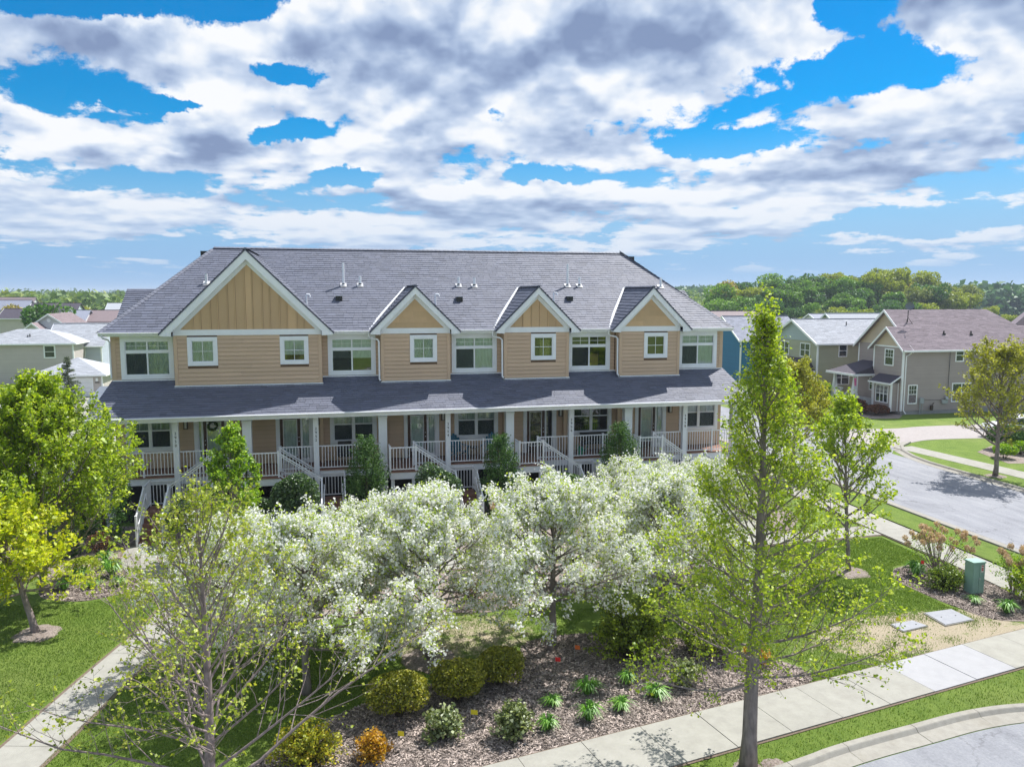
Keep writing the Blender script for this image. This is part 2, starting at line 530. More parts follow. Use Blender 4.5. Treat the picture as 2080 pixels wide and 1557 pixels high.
def grassmat():
    m, t = new_mat('lawn')
    co = t.n('ShaderNodeNewGeometry').outputs['Position']
    n1 = t.noise(co, 30.0, 6.0, 0.8)
    n2 = t.noise(co, 1.3, 5.0, 0.65)
    n3 = t.noise(co, 0.12, 4.0, 0.6)
    n4 = t.noise(t.vm('MULTIPLY', co, (1.0, 0.35, 1)), 5.0, 5.0, 0.7)
    f = t.m('ADD', t.m('MULTIPLY', n1, 0.45), t.m('ADD', t.m('MULTIPLY', n2, 0.25), t.m('MULTIPLY', n4, 0.30)))
    c = t.ramp(f, [(0.30, (0.06, 0.10, 0.018)), (0.44, (0.115, 0.19, 0.030)), (0.56, (0.185, 0.265, 0.048)), (0.72, (0.30, 0.34, 0.10))])
    c = t.mix(t.m('MULTIPLY', t.mr(n3, 0.45, 0.65), 0.35), c, (0.27, 0.30, 0.10))
    # worn sandy patches: by the front walk at the right, and under the crab trees
    sp = t.n('ShaderNodeSeparateXYZ', ins={0: co})

    def worn(cx, cy, rx, ry, k, lo, hi):
        q = t.vm('MULTIPLY', t.vm('SUBTRACT', co, (cx, cy, 0)), (1 / rx, 1 / ry, 0))
        r = t.mr(t.vm('LENGTH', q), 1.2, 0.35)
        nn = t.noise(co, 2.6, 7.0, 0.7)
        return t.m('MULTIPLY', t.mr(t.m('ADD', t.m('MULTIPLY', r, k), nn), lo, hi), 1.0)
    w = t.m('MAXIMUM', worn(16.4, 18.2, 5.2, 2.1, 0.50, 0.78, 0.92), worn(3.2, 20.9, 3.4, 2.2, 0.40, 0.72, 1.0))
    dry = t.ramp(n1, [(0.3, (0.30, 0.24, 0.16)), (0.6, (0.54, 0.47, 0.35)), (0.8, (0.66, 0.60, 0.48))])
    c = t.mix(w, c, dry)
    b = t.n('ShaderNodeBsdfPrincipled', ins={'Base Color': c, 'Roughness': 0.85})
    b.inputs['Specular IOR Level'].default_value = 0.15
    n5 = t.noise(co, 45.0, 5.0, 0.8)
    bp = t.n('ShaderNodeBump', ins={'Height': n5, 'Strength': 0.9, 'Distance': 0.05})
    t.t.links.new(bp.outputs[0], b.inputs['Normal'])
    finish(t, b.outputs[0])
    return m


LAWN = grassmat()


def glassmat(name, tint, alpha):
    """window pane: fresnel reflection over a see-through sheet"""
    m, t = new_mat(name)
    fr = t.n('ShaderNodeFresnel', ins={'IOR': 1.52})
    f = t.m('ADD', t.m('MULTIPLY', fr.outputs[0], 1.0), 0.03, clamp=True)
    tr = t.n('ShaderNodeBsdfTransparent', ins={'Color': (*tint, 1)})
    co = t.n('ShaderNodeTexCoord').outputs['Object']
    bp = t.n('ShaderNodeBump', ins={'Height': t.noise(co, 1.3, 2.0), 'Strength': 0.08, 'Distance': 0.05})
    gl = t.n('ShaderNodeBsdfGlossy', ins={'Roughness': 0.015, 'Color': (1, 1, 1, 1), 'Normal': bp.outputs[0]})
    mx = t.n('ShaderNodeMixShader', ins={0: f})
    t.t.links.new(tr.outputs[0], mx.inputs[1])
    t.t.links.new(gl.outputs[0], mx.inputs[2])
    finish(t, mx.outputs[0])
    return m


GLASS = glassmat('window_glass', (0.90, 0.95, 0.94), 1)
GLASS_FAR = plain('far_window_glass', (0.022, 0.03, 0.045), 0.08, 0.3, spec=0.9)
# ------------------------------------------------------------------ shared building helpers
def wall_cells(mb, u0, u1, z0, z1, holes, axis, a, c=0.5):
    """flat wall at y=a (axis 'y', u is x) or x=a (axis 'x', u is y) with rectangular openings (u0,u1,z0,z1)"""
    us = sorted({u0, u1, *[h[0] for h in holes], *[h[1] for h in holes]})
    zs = sorted({z0, z1, *[h[2] for h in holes], *[h[3] for h in holes]})
    us = [u for u in us if u0 <= u <= u1]
    zs = [z for z in zs if z0 <= z <= z1]
    for i in range(len(us) - 1):
        for j in range(len(zs) - 1):
            um, zm = (us[i] + us[i + 1]) / 2, (zs[j] + zs[j + 1]) / 2
            if any(h[0] < um < h[1] and h[2] < zm < h[3] for h in holes):
                continue
            if axis == 'y':
                mb.poly([(us[i], a, zs[j]), (us[i + 1], a, zs[j]), (us[i + 1], a, zs[j + 1]), (us[i], a, zs[j + 1])], c)
            else:
                mb.poly([(a, us[i], zs[j]), (a, us[i + 1], zs[j]), (a, us[i + 1], zs[j + 1]), (a, us[i], zs[j + 1])], c)


def lap(mb, p0, p1, z0, z1, e, out, rng, holes=(), proud=0.022, top=None):
    """lap siding strips on a wall running p0->p1 (2D), outward normal 'out' (2D), as joined geometry.
    holes in distance along the wall; top: function(distance)->z limit (gables)"""
    L = math.hypot(p1[0] - p0[0], p1[1] - p0[1])
    ux, uy = (p1[0] - p0[0]) / L, (p1[1] - p0[1]) / L
    z = z0
    while z < z1 - 0.01:
        zt = min(z + e, z1)
        segs = [(0.0, L)]
        if top is not None:
            zz = (z + zt) / 2
            xs = [L * i / 200 for i in range(201) if top(L * i / 200) > zz]
            if not xs:
                z = zt
                continue
            segs = [(xs[0], xs[-1])]
        for h in holes:
            if h[2] < zt - 0.02 and h[3] > z + 0.02:
                new = []
                for a, b in segs:
                    if h[1] <= a or h[0] >= b: new.append((a, b))
                    else:
                        if h[0] > a: new.append((a, h[0]))
                        if h[1] < b: new.append((h[1], b))
                segs = new
        for a, b in segs:
            if b - a < 0.02: continue
            def P(s, o, zz): return (p0[0] + ux * s + out[0] * o, p0[1] + uy * s + out[1] * o, zz)
            c = rng.random()
            mb.poly([P(a, proud, z), P(b, proud, z), P(b, 0.004, zt), P(a, 0.004, zt)], c)
            mb.poly([P(a, 0, z), P(b, 0, z), P(b, proud, z), P(a, proud, z)], c)
            mb.poly([P(a, 0, z), P(a, proud, z), P(a, 0.004, zt)], c)
            mb.poly([P(b, 0, z), P(b, 0.004, zt), P(b, proud, z)], c)
        z = zt


def shingle_tabs(O, U, V, poly, e, tab, rng, thick=0.022, lo=0.0):
    """yields (quad top, quad front, tone) for every tab of a slope; poly in (u,v), convex"""
    O, U, V = Vector(O), Vector(U).normalized(), Vector(V).normalized()
    N = U.cross(V).normalized()
    if N.z < 0: N = -N
    vs_ = [p[1] for p in poly]
    v, vmax = min(vs_), max(vs_)

    def span(vv):
        xs = []
        n = len(poly)
        for i in range(n):
            (a, b), (c, d) = poly[i], poly[(i + 1) % n]
            if abs(b - d) < 1e-9:
                if abs(vv - b) < 1e-6: xs += [a, c]
                continue
            if min(b, d) - 1e-9 <= vv <= max(b, d) + 1e-9:
                xs.append(a + (c - a) * (vv - b) / (d - b))
        return (min(xs), max(xs)) if xs else None
    k = 0
    while v < vmax - 0.02:
        vt = min(v + e, vmax)
        s0, s1 = span(v + 1e-5), span(vt - 1e-5)
        if s0 and s1:
            lo_, hi_ = min(s0[0], s1[0]), max(s0[1], s1[1])
            u = lo_ - rng.random() * tab
            while u < hi_:
                w = tab * rng.choice((0.7, 0.85, 1.0, 1.15, 1.35))
                a0, a1 = max(u + 0.004, s0[0]), min(u + w - 0.004, s0[1])
                b0, b1 = max(u + 0.004, s1[0]), min(u + w - 0.004, s1[1])
                u += w
                if a1 <= a0 and b1 <= b0: continue
                if a1 < a0: a0 = a1 = min(max(a0, s0[0]), s0[1])
                if b1 < b0: b0 = b1 = min(max(b0, s1[0]), s1[1])
                th = thick * rng.uniform(0.75, 1.35)
                c = min(1, max(0, rng.gauss(0.5, 0.26)))
                P = lambda uu, vv, h: tuple(O + U * uu + V * vv + N * (h + lo))
                yield ([P(a0, v, th), P(a1, v, th), P(b1, vt, 0.003), P(b0, vt, 0.003)],
                       [P(a0, v, 0.0), P(a1, v, 0.0), P(a1, v, th), P(a0, v, th)], c, v)
        v = vt
        k += 1


def shingles(mb, *a, **k):
    for q, f, c, v in shingle_tabs(*a, **k):
        mb.poly(q, c)
        mb.poly(f, c)


def simple_window(parent, axis, a, out, u0, u1, z0, z1, muntins='dh', trim=0.09, trim_mat=None, glass=None, mull=0, name='window'):
    """window of a neighbouring house: frame, pane and muntins; wall at axis coordinate a, outward sign out"""
    trim_mat = trim_mat or WHITE
    glass = glass or GLASS_FAR
    fr, pn, mt = MB(), MB(), MB()

    def bx(mb, p0, p1, q0, q1, d0, d1):
        if axis == 'y': mb.box(p0, min(a + out * d0, a + out * d1), q0, p1, max(a + out * d0, a + out * d1), q1)
        else: mb.box(min(a + out * d0, a + out * d1), p0, q0, max(a + out * d0, a + out * d1), p1, q1)
    bx(fr, u0 - trim, u0, z0 - trim, z1 + trim, -0.01, 0.06)
    bx(fr, u1, u1 + trim, z0 - trim, z1 + trim, -0.01, 0.06)
    bx(fr, u0, u1, z1, z1 + trim, -0.01, 0.06)
    bx(fr, u0, u1, z0 - trim, z0, -0.01, 0.075)
    bx(pn, u0, u1, z0, z1, 0.0, 0.026)
    t = 0.03
    n = mull + 1
    W = (u1 - u0) / n
    for i in range(1, n):
        bx(mt, u0 + W * i - 0.04, u0 + W * i + 0.04, z0, z1, 0.026, 0.05)
    zm = (z0 + z1) / 2
    bx(mt, u0, u1, zm - 0.025, zm + 0.025, 0.027, 0.045)
    if muntins == 'grid':
        for i in range(n):
            for k in (1, 2):
                uu = u0 + W * i + W * k / 3
                bx(mt, uu - 0.012, uu + 0.012, zm + 0.025, z1, 0.026, 0.036)
        bx(mt, u0, u1, (zm + z1) / 2 - 0.012, (zm + z1) / 2 + 0.012, 0.026, 0.038)
    w = fr.build(name, trim_mat, parent)
    pn.build('pane', glass, w)
    mt.build('muntin', trim_mat, w)
    return w


# ------------------------------------------------------------------ the row house
rng = random.Random(7)
RH = empty('row_house', (4.8, 35.5, 0), 'long tan row house with grey hipped roof, four front gables and a white railed porch', 'building')
YB, YR, YP = 35.0, 35.5, 33.0            # bay wall, recessed wall, porch eave
ZD = 2.14                                # porch deck
BAYS = [(-6.55, -0.54, -3.53, 3.54, 11.47, 'board'), (2.02, 5.10, 3.54, 2.02, 9.97, 'panel'),
        (7.60, 10.70, 9.16, 2.02, 9.97, 'board'), (13.20, 16.28, 14.76, 2.02, 9.97, 'panel')]
XL, XR = -9.08, 18.80
BOT, FRB, FRT, EZ = 5.73, 7.87, 8.11, 8.01
WP = [(-8.74, -6.66), (-0.28, 1.81), (5.25, 7.36), (10.82, 12.91), (16.46, 18.50)]       # upper picture windows (recess)
PZ0, PZ1 = 6.00, 7.80
WS = [(-6.02, -4.82), (-2.28, -1.09), (3.30, 4.51), (8.87, 10.07), (14.45, 15.65)]        # square windows in the bays
SZ0, SZ1 = 6.59, 7.80
GW = [(-8.71, -6.77)] + [(-0.27 + 5.62 * i, 1.80 + 5.62 * i) for i in range(4)]           # ground floor pair windows
GZ0, GZ1 = 2.90, 4.62
DOORS = [(-5.99, -4.56, 1)] + [(-2.60 + 5.62 * i, -0.98 + 5.62 * i, 0) for i in range(4)]
DZ1 = 4.40


def board(x0, x1, z0, z1, Y, parent, mat=TAN, c=None):
    mb = MB()
    g = rng.uniform(-0.002, 0.002)
    mb.prism([(Y, z0 + 0.010), (Y - 0.036 + g, z0 + 0.010), (Y - 0.008, z1 + 0.0), (Y, z1 + 0.0)], 'x', x0 + 0.0015, x1 - 0.0015, rng.random() if c is None else c)
    return mb.build('siding_board', mat, parent, origin=(x0, Y, z0), fixn=False)


def boards_on(x0, x1, z0, z1, Y, holes, parent, e=0.178, joints=0, indiv=True, joined=None):
    z = z0
    n = max(1, round((z1 - z0) / e))
    e = (z1 - z0) / n
    for k in range(n):
        zt = z + e
        segs = [(x0, x1)]
        for h in holes:
            if h[2] < zt - 0.02 and h[3] > z + 0.02:
                new = []
                for a, b in segs:
                    if h[1] <= a or h[0] >= b: new.append((a, b))
                    else:
                        if h[0] > a + 0.01: new.append((a, h[0]))
                        if h[1] < b - 0.01: new.append((h[1], b))
                segs = new
        for a, b in segs:
            cuts = [a, b]
            if joints and b - a > 2.5:
                cuts = [a, a + (b - a) * rng.uniform(0.2, 0.8), b]
            for i in range(len(cuts) - 1):
                if indiv: board(cuts[i], cuts[i + 1], z, zt, Y, parent)
                else:
                    joined.prism([(Y, z + 0.010), (Y - 0.036, z + 0.010), (Y - 0.008, zt), (Y, zt)], 'x', cuts[i], cuts[i + 1], rng.random())
        z = zt


def window_frame(parent, x0, x1, z0, z1, Y, trim, name='window'):
    """white casing of four boards around an opening; returns the part and the inner rectangle"""
    mb = MB()
    d0, d1 = Y - 0.050, Y + 0.05
    mb.box(x0, d0, z0, x0 + trim, d1, z1)
    mb.box(x1 - trim, d0, z0, x1, d1, z1)
    mb.box(x0 + trim, d0, z1 - trim, x1 - trim, d1, z1)
    mb.box(x0 + trim, d0 - 0.012, z0, x1 - trim, d1, z0 + trim)
    # inner vinyl frame, set back
    i0, i1, j0, j1 = x0 + trim, x1 - trim, z0 + trim, z1 - trim
    s = 0.035
    a, b = Y - 0.022, Y + 0.05
    mb.box(i0, a, j0, i0 + s, b, j1)
    mb.box(i1 - s, a, j0, i1, b, j1)
    mb.box(i0 + s, a, j1 - s, i1 - s, b, j1)
    mb.box(i0 + s, a, j0, i1 - s, b, j0 + s)
    return mb.build(name, WHITE, parent), (i0 + s, i1 - s, j0 + s, j1 - s)


def pane(parent, x0, x1, z0, z1, Y, mat=None):
    mb = MB()
    mb.box(x0, Y + 0.012, z0, x1, Y + 0.018, z1)
    return mb.build('pane', mat or GLASS, parent)


def cloth(parent, name, mat, x0, x1, z0, z1, Y, folds=0):
    mb = MB()
    if folds:
        n = folds * 2
        pts = [(x0 + (x1 - x0) * i / n, Y + (0.02 if i % 2 else 0.0)) for i in range(n + 1)]
        for i in range(n):
            mb.poly([(pts[i][0], pts[i][1], z0), (pts[i + 1][0], pts[i + 1][1], z0), (pts[i + 1][0], pts[i + 1][1], z1), (pts[i][0], pts[i][1], z1)], rng.random())
    else:
        mb.box(x0, Y, z0, x1, Y + 0.01, z1)
    return mb.build(name, mat, parent, fixn=False)


def picture_window(x0, x1, style):
    w, (a, b, c, d) = window_frame(RH, x0, x1, PZ0 + 0.02, PZ1, YR, 0.17)
    xm = (a + b) / 2
    zt = c + (d - c) * 0.70
    mt = MB()
    mt.box(a, YR - 0.03, zt - 0.07, b, YR + 0.03, zt + 0.07)
    mt.build('transom_bar', WHITE, w)
    mt = MB()
    mt.box(xm - 0.03, YR - 0.026, c, xm + 0.03, YR + 0.03, zt - 0.07)
    mt.box(xm - 0.03, YR - 0.026, zt + 0.07, xm + 0.03, YR + 0.03, d)
    mt.build('mullion', WHITE, w)
    for p, q in ((a, xm - 0.03), (xm + 0.03, b)):
        pane(w, p, q, c, zt - 0.07, YR)
        pane(w, p, q, zt + 0.07, d, YR)
        g = MB()
        m_ = (p + q) / 2
        zz = (zt + 0.07 + d) / 2
        g.box(m_ - 0.009, YR + 0.004, zt + 0.07, m_ + 0.009, YR + 0.010, d)
        g.box(p, YR + 0.003, zz - 0.009, q, YR + 0.0095, zz + 0.009)
        g.build('muntin', WHITE, w)
    s = MB()
    s.box(a + 0.015, YR - 0.004, c + 0.015, xm - 0.045, YR + 0.001, zt - 0.085)
    s.build('insect_screen', SCREENM, w)
    if style == 'blind': cloth(w, 'blind', BLIND, a - 0.03, b + 0.03, c - 0.02, d + 0.05, YR + 0.045, 22)
    elif style == 'half': cloth(w, 'blind', BLIND2, a - 0.03, b + 0.03, c + 0.55, d + 0.05, YR + 0.045)
    elif style == 'pale': cloth(w, 'blind', BLIND2, a - 0.03, b + 0.03, c - 0.02, d + 0.05, YR + 0.045, 26)
    return w


def square_window(x0, x1, style):
    w, (a, b, c, d) = window_frame(RH, x0, x1, SZ0, SZ1, YB, 0.155)
    pane(w, a, b, c, d, YB)
    g = MB()
    xm, zm = (a + b) / 2, (c + d) / 2
    g.box(xm - 0.011, YB + 0.001, c, xm + 0.011, YB + 0.009, d)
    g.box(a, YB + 0.002, zm - 0.011, b, YB + 0.0085, zm + 0.011)
    g.build('muntin', WHITE, w)
    if style == 'blind': cloth(w, 'blind', BLIND, a - 0.02, b + 0.02, c - 0.02, d + 0.05, YB + 0.045, 10)
    elif style == 'half': cloth(w, 'blind', BLIND2, a - 0.02, b + 0.02, c + 0.22, d + 0.05, YB + 0.045)
    elif style == 'curtain': cloth(w, 'curtain', CURTAIN, xm - 0.12, b - 0.06, c - 0.02, d - 0.10, YB + 0.16, 5)
    return w


def pair_window(x0, x1, dark):
    w, (a, b, c, d) = window_frame(RH, x0, x1, GZ0, GZ1, YR, 0.16)
    xm = (a + b) / 2
    zt = c + (d - c) * 0.53
    mt = MB()
    mt.box(xm - 0.07, YR - 0.035, c, xm + 0.07, YR + 0.04, d)
    mt.build('mullion', WHITE, w)
    for p, q in ((a, xm - 0.07), (xm + 0.07, b)):
        r = MB()
        r.box(p, YR - 0.018, zt - 0.025, q, YR + 0.02, zt + 0.025)
        r.build('meeting_rail', WHITE, w)
        pane(w, p, q, c, zt - 0.025, YR)
        pane(w, p, q, zt + 0.025, d, YR)
        g = MB()
        m_ = (p + q) / 2
        zz = (zt + 0.025 + d) / 2
        g.box(m_ - 0.010, YR + 0.004, zt + 0.025, m_ + 0.010, YR + 0.010, d)
        g.box(p, YR + 0.003, zz - 0.010, q, YR + 0.0095, zz + 0.010)
        g.build('muntin', WHITE, w)
        if not dark:
            s = MB()
            s.box(p + 0.01, YR - 0.006, c + 0.01, q - 0.01, YR, zt - 0.035)
            s.build('insect_screen', SCREENM, w)
    if not dark: cloth(w, 'curtain', BLIND, a - 0.03, b + 0.03, c - 0.02, d + 0.03, YR + 0.12, 26)
    return w


def screenmat():
    m, t = new_mat('window_screen')
    tr = t.n('ShaderNodeBsdfTransparent', ins={'Color': (1, 1, 1, 1)})
    df = t.n('ShaderNodeBsdfDiffuse', ins={'Color': (0.05, 0.06, 0.065, 1)})
    mx = t.n('ShaderNodeMixShader', ins={0: 0.42})
    t.t.links.new(tr.outputs[0], mx.inputs[1])
    t.t.links.new(df.outputs[0], mx.inputs[2])
    finish(t, mx.outputs[0])
    return m


SCREENM = screenmat()
CURTAIN = plain('yellow_curtain', (0.50, 0.40, 0.13), 0.8, 0.1)

# --- backing walls with openings, then the boards
holesU = [(a + 0.1, b - 0.1, PZ0 + 0.1, PZ1 - 0.1) for a, b in WP]
holesG = [(a + 0.1, b - 0.1, GZ0 + 0.1, GZ1 - 0.1) for a, b in GW] + [(a + 0.12, b - 0.12, ZD - 0.04, DZ1 - 0.1) for a, b, _ in DOORS]
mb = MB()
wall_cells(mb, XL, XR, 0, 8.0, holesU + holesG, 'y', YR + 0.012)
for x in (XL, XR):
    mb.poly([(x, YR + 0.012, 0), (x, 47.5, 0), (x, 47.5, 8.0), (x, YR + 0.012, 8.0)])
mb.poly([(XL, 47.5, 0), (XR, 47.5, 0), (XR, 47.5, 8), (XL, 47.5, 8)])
WALL = mb.build('wall', GAP_SHADE, RH, fixn=False)
# rooms behind the glass: dark back wall, floor slabs
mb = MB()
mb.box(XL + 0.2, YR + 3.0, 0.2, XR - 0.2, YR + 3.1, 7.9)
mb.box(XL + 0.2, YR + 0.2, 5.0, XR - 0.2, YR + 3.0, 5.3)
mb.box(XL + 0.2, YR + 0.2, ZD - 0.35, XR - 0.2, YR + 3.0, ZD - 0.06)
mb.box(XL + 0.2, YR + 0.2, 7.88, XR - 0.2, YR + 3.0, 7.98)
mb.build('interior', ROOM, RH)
# things just inside: the cardboard box and lamp seen through the fifth-house windows
mb = MB(); mb.box(11.95, YR + 0.35, 6.0, 12.45, YR + 0.7, 6.75)
mb.build('packing_box', plain('cardboard', (0.42, 0.25, 0.08), 0.8, 0.1), RH)

# recess strips: narrow siding, joined
mb = MB()
segs = [(XL + 0.16, WP[0][0])] + [(WP[i][0] - 0.30, WP[i][0]) for i in range(1, 5)] + [(WP[i][1], WP[i][1] + 0.22) for i in range(4)] + [(WP[4][1], XR - 0.16)]
for a, b in segs:
    boards_on(a, b, 5.96, 7.86, YR, [], None, indiv=False, joined=mb)
for (b0, b1, c, hw, zt, k) in BAYS:       # cheeks of the bays
    for x, o in ((b0, -1), (b1, 1)):
        lap(mb, (x, YB + 0.02), (x, YR), BOT + 0.05, 8.0, 0.178, (o, 0), rng)
s = mb.build('side_siding', TAN, WALL, fixn=False); s['kind'] = 'stuff'
# gable end and right side of the house: joined siding
mb = MB()
lap(mb, (XL, YR + 0.1), (XL, 47.5), 0.6, 7.95, 0.178, (-1, 0), rng)
lap(mb, (XR, YR + 0.1), (XR, 47.5), 0.6, 7.95, 0.178, (1, 0), rng)
s = mb.build('end_siding', TAN, WALL, fixn=False); s['kind'] = 'stuff'

# bays
for bi, (b0, b1, cx, hw, zt, kind) in enumerate(BAYS):
    hs = [(w[0], w[1], SZ0, SZ1) for w in WS if b0 < w[0] < b1]
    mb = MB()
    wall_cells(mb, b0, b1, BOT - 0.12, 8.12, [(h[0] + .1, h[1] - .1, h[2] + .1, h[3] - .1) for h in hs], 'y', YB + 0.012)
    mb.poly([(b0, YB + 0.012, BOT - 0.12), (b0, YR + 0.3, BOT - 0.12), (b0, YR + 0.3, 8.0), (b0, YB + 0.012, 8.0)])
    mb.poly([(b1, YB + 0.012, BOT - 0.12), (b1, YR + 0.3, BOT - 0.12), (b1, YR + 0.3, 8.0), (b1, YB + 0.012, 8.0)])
    bw = mb.build('bay_wall', GAP_SHADE, RH, fixn=False)
    boards_on(b0 + 0.13, b1 - 0.13, BOT + 0.04, FRB, YB, hs, bw, joints=(bi == 0))
    for q0, q1 in ((b0 - 0.005, b0 + 0.13), (b1 - 0.13, b1 + 0.005)):
        MB().box(q0, YB - 0.044, BOT + 0.01, q1, YB + 0.012, FRB).build('corner_board', TAN, bw)
    # gable face
    slope = (zt - 7.95) / hw
    inner = lambda x: zt - 0.36 - abs(x - cx) * slope          # underside of the rake boards on the wall plane
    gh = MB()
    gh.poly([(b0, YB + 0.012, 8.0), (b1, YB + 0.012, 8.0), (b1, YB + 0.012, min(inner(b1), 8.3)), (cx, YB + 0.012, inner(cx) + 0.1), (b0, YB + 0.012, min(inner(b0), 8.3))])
    gw = gh.build('gable_wall', GAP_SHADE, RH, fixn=False)
    if kind == 'board':
        xs = []
        x = b0 + 0.1
        pat = (0.30, 0.40) if bi == 0 else (0.40, 0.40)
        j = 0
        while x < b1 - 0.1:
            w = pat[j % 2]; j += 1
            x2 = min(x + w, b1 - 0.1)
            h0, h1 = inner(x), inner(x2)
            if max(h0, h1) > FRT + 0.03:
                m2 = MB()
                pts = [(x + 0.026, FRT), (x2 - 0.026, FRT), (x2 - 0.026, max(FRT + 0.01, h1))]
                if x < cx < x2: pts.append((cx, inner(cx)))
                pts.append((x + 0.026, max(FRT + 0.01, h0)))
                m2.prism([(p, q) for p, q in pts], 'y', YB - 0.008, YB + 0.010, rng.random())
                m2.build('gable_board', TAN_GABLE, gw, origin=(x, YB, FRT))
            for xb in (x,):
                hh = inner(xb)
                if hh > FRT + 0.05:
                    m2 = MB()
                    m2.box(xb - 0.019, YB - 0.040, FRT, xb + 0.019, YB - 0.0085, hh - 0.01, rng.random())
                    m2.build('batten', TAN_GABLE, gw, origin=(xb, YB, FRT))
            x = x2
    else:
        z = FRT
        while z < inner(cx) - 0.05:
            z2 = min(z + 0.245, inner(cx) - 0.01)
            half0 = (zt - 0.36 - z) / slope
            half1 = max(0.01, (zt - 0.36 - z2) / slope)
            x = cx - half0
            cuts = [cx - half0]
            q = cx - half0 + rng.uniform(0.5, 1.2)
            while q < cx + half0 - 0.4:
                cuts.append(q); q += 1.22
            cuts.append(cx + half0)
            for i in range(len(cuts) - 1):
                l, r = cuts[i], cuts[i + 1]
                tl, tr_ = max(l, cx - half1), min(r, cx + half1)
                if tr_ <= tl: tl = tr_ = (max(l, min(r, cx)))
                m2 = MB()
                c = rng.random()
                A = [(l + .002, YB - 0.026, z), (r - .002, YB - 0.026, z), (tr_ - .002, YB - 0.008, z2), (tl + .002, YB - 0.008, z2)]
                B = [(p[0], YB + 0.008, p[2]) for p in A]
                m2.poly(A, c); m2.poly([B[0], B[1], A[1], A[0]], c); m2.poly([A[0], A[3], B[3], B[0]], c); m2.poly([A[1], B[1], B[2], A[2]], c)
                m2.build('gable_panel', TAN_GABLE, gw, origin=(l, YB, z), fixn=False)
            z = z2
    # frieze board, rake boards, soffits
    m2 = MB()
    m2.box(b0 - 0.01, YB - 0.052, FRB, b1 + 0.01, YB + 0.0, FRT)
    m2.build('frieze_board', WHITE, RH)
    yf = YB - 0.32
    rk = MB()
    sf = MB()
    for sgn in (-1, 1):
        ex = cx + sgn * hw
        T = (cx, zt)
        E0 = (ex, 7.95)
        wv = 0.30 if bi == 0 else 0.25          # board depth measured vertically
        ax = cx + sgn * 0.0
        bx_ = b0 if sgn < 0 else b1
        # rake board with the boxed return at its foot
        foot = [(cx, zt - 0.02), (ex - sgn * 0.02, 7.93), (ex - sgn * 0.06, 7.86), (bx_ + sgn * 0.03, 7.84), (bx_ + sgn * 0.03, 7.93 + (hw - abs(bx_ + sgn * 0.03 - cx)) * slope - wv * 1.35), (cx, zt - 0.02 - wv * 1.35)]
        rk.prism(foot if sgn > 0 else foot[::-1], 'y', yf, yf + 0.035)
        # soffit plane from rake board back to the gable wall
        s0 = zt - 0.02 - wv * 1.30
        sf.poly([(cx, yf + 0.035, s0), (bx_ + sgn * 0.03, yf + 0.035, s0 - abs(bx_ + sgn * 0.03 - cx) * slope), (bx_ + sgn * 0.03, YB, s0 - abs(bx_ + sgn * 0.03 - cx) * slope), (cx, YB, s0)])
        # inner trim board against the gable wall
        tw = 0.24
        rk.prism([(cx, s0 + 0.02), (bx_, s0 + 0.02 - abs(bx_ - cx) * slope), (bx_, s0 + 0.02 - abs(bx_ - cx) * slope - tw), (cx, s0 + 0.02 - tw)] if sgn > 0 else
                 [(cx, s0 + 0.02 - tw), (bx_, s0 + 0.02 - abs(bx_ - cx) * slope - tw), (bx_, s0 + 0.02 - abs(bx_ - cx) * slope), (cx, s0 + 0.02)], 'y', YB - 0.045, YB - 0.001)
        # underside of the box return
        sf.poly([(ex - sgn * 0.06, yf + 0.035, 7.86), (bx_, yf + 0.035, 7.845), (bx_, YR + 0.1, 7.845), (ex - sgn * 0.06, YR + 0.1, 7.86)])
        # side of the box return, facing sideways next to the eave
        sf.poly([(ex - sgn * 0.05, yf + 0.02, 7.86), (ex - sgn * 0.05, YR, 7.86), (ex - sgn * 0.05, YR, 7.95), (ex - sgn * 0.05, yf + 0.02, 7.95)])
    rk.build('rake_board', WHITE, RH)
    sf.build('gable_soffit', WHITE, RH, fixn=False)
    # step flashing under the bay, on the porch roof
    m2 = MB()
    m2.box(b0 - 0.04, YB - 0.055, BOT - 0.03, b1 + 0.04, YB - 0.036, BOT + 0.035)
    m2.box(b0 - 0.04, YB - 0.11, BOT - 0.065, b1 + 0.04, YB - 0.055, BOT - 0.045)
    m2.build('flashing', WHITE, RH)
for a, b in [(XL, BAYS[0][0])] + [(BAYS[i][1], BAYS[i + 1][0]) for i in range(3)] + [(BAYS[3][1], XR)]:
    MB().box(a, YR - 0.075, 5.92, b, YR - 0.03, 6.0).build('flashing', WHITE, RH)
for q0, q1 in ((XL - 0.02, XL + 0.16), (XR - 0.16, XR + 0.02)):
    for z0_, z1_ in ((5.95, 7.86), (ZD, 4.9)):
        MB().box(q0, YR - 0.044, z0_, q1, YR + 0.012, z1_).build('corner_board', TAN, RH)
# head trim above the recessed windows and eave soffit
for a, b in WP: MB().box(a, YR - 0.045, PZ1, b, YR, PZ1 + 0.12).build('head_trim', WHITE, RH)
mb = MB()
mb.box(XL - 0.35, 35.12, 7.86, XR + 0.3, YR + 0.05, 7.885)
mb.build('eave_soffit', WHITE, RH)

styles = ['blind', 'half', 'pale', 'none', 'pale']
for (a, b), st in zip(WP, styles): picture_window(a, b, st)
for (a, b), st in zip(WS, ['blind', 'half', 'blind', 'curtain', 'none']): square_window(a, b, st)
for i, (a, b) in enumerate(GW): pair_window(a, b, i in (3,))

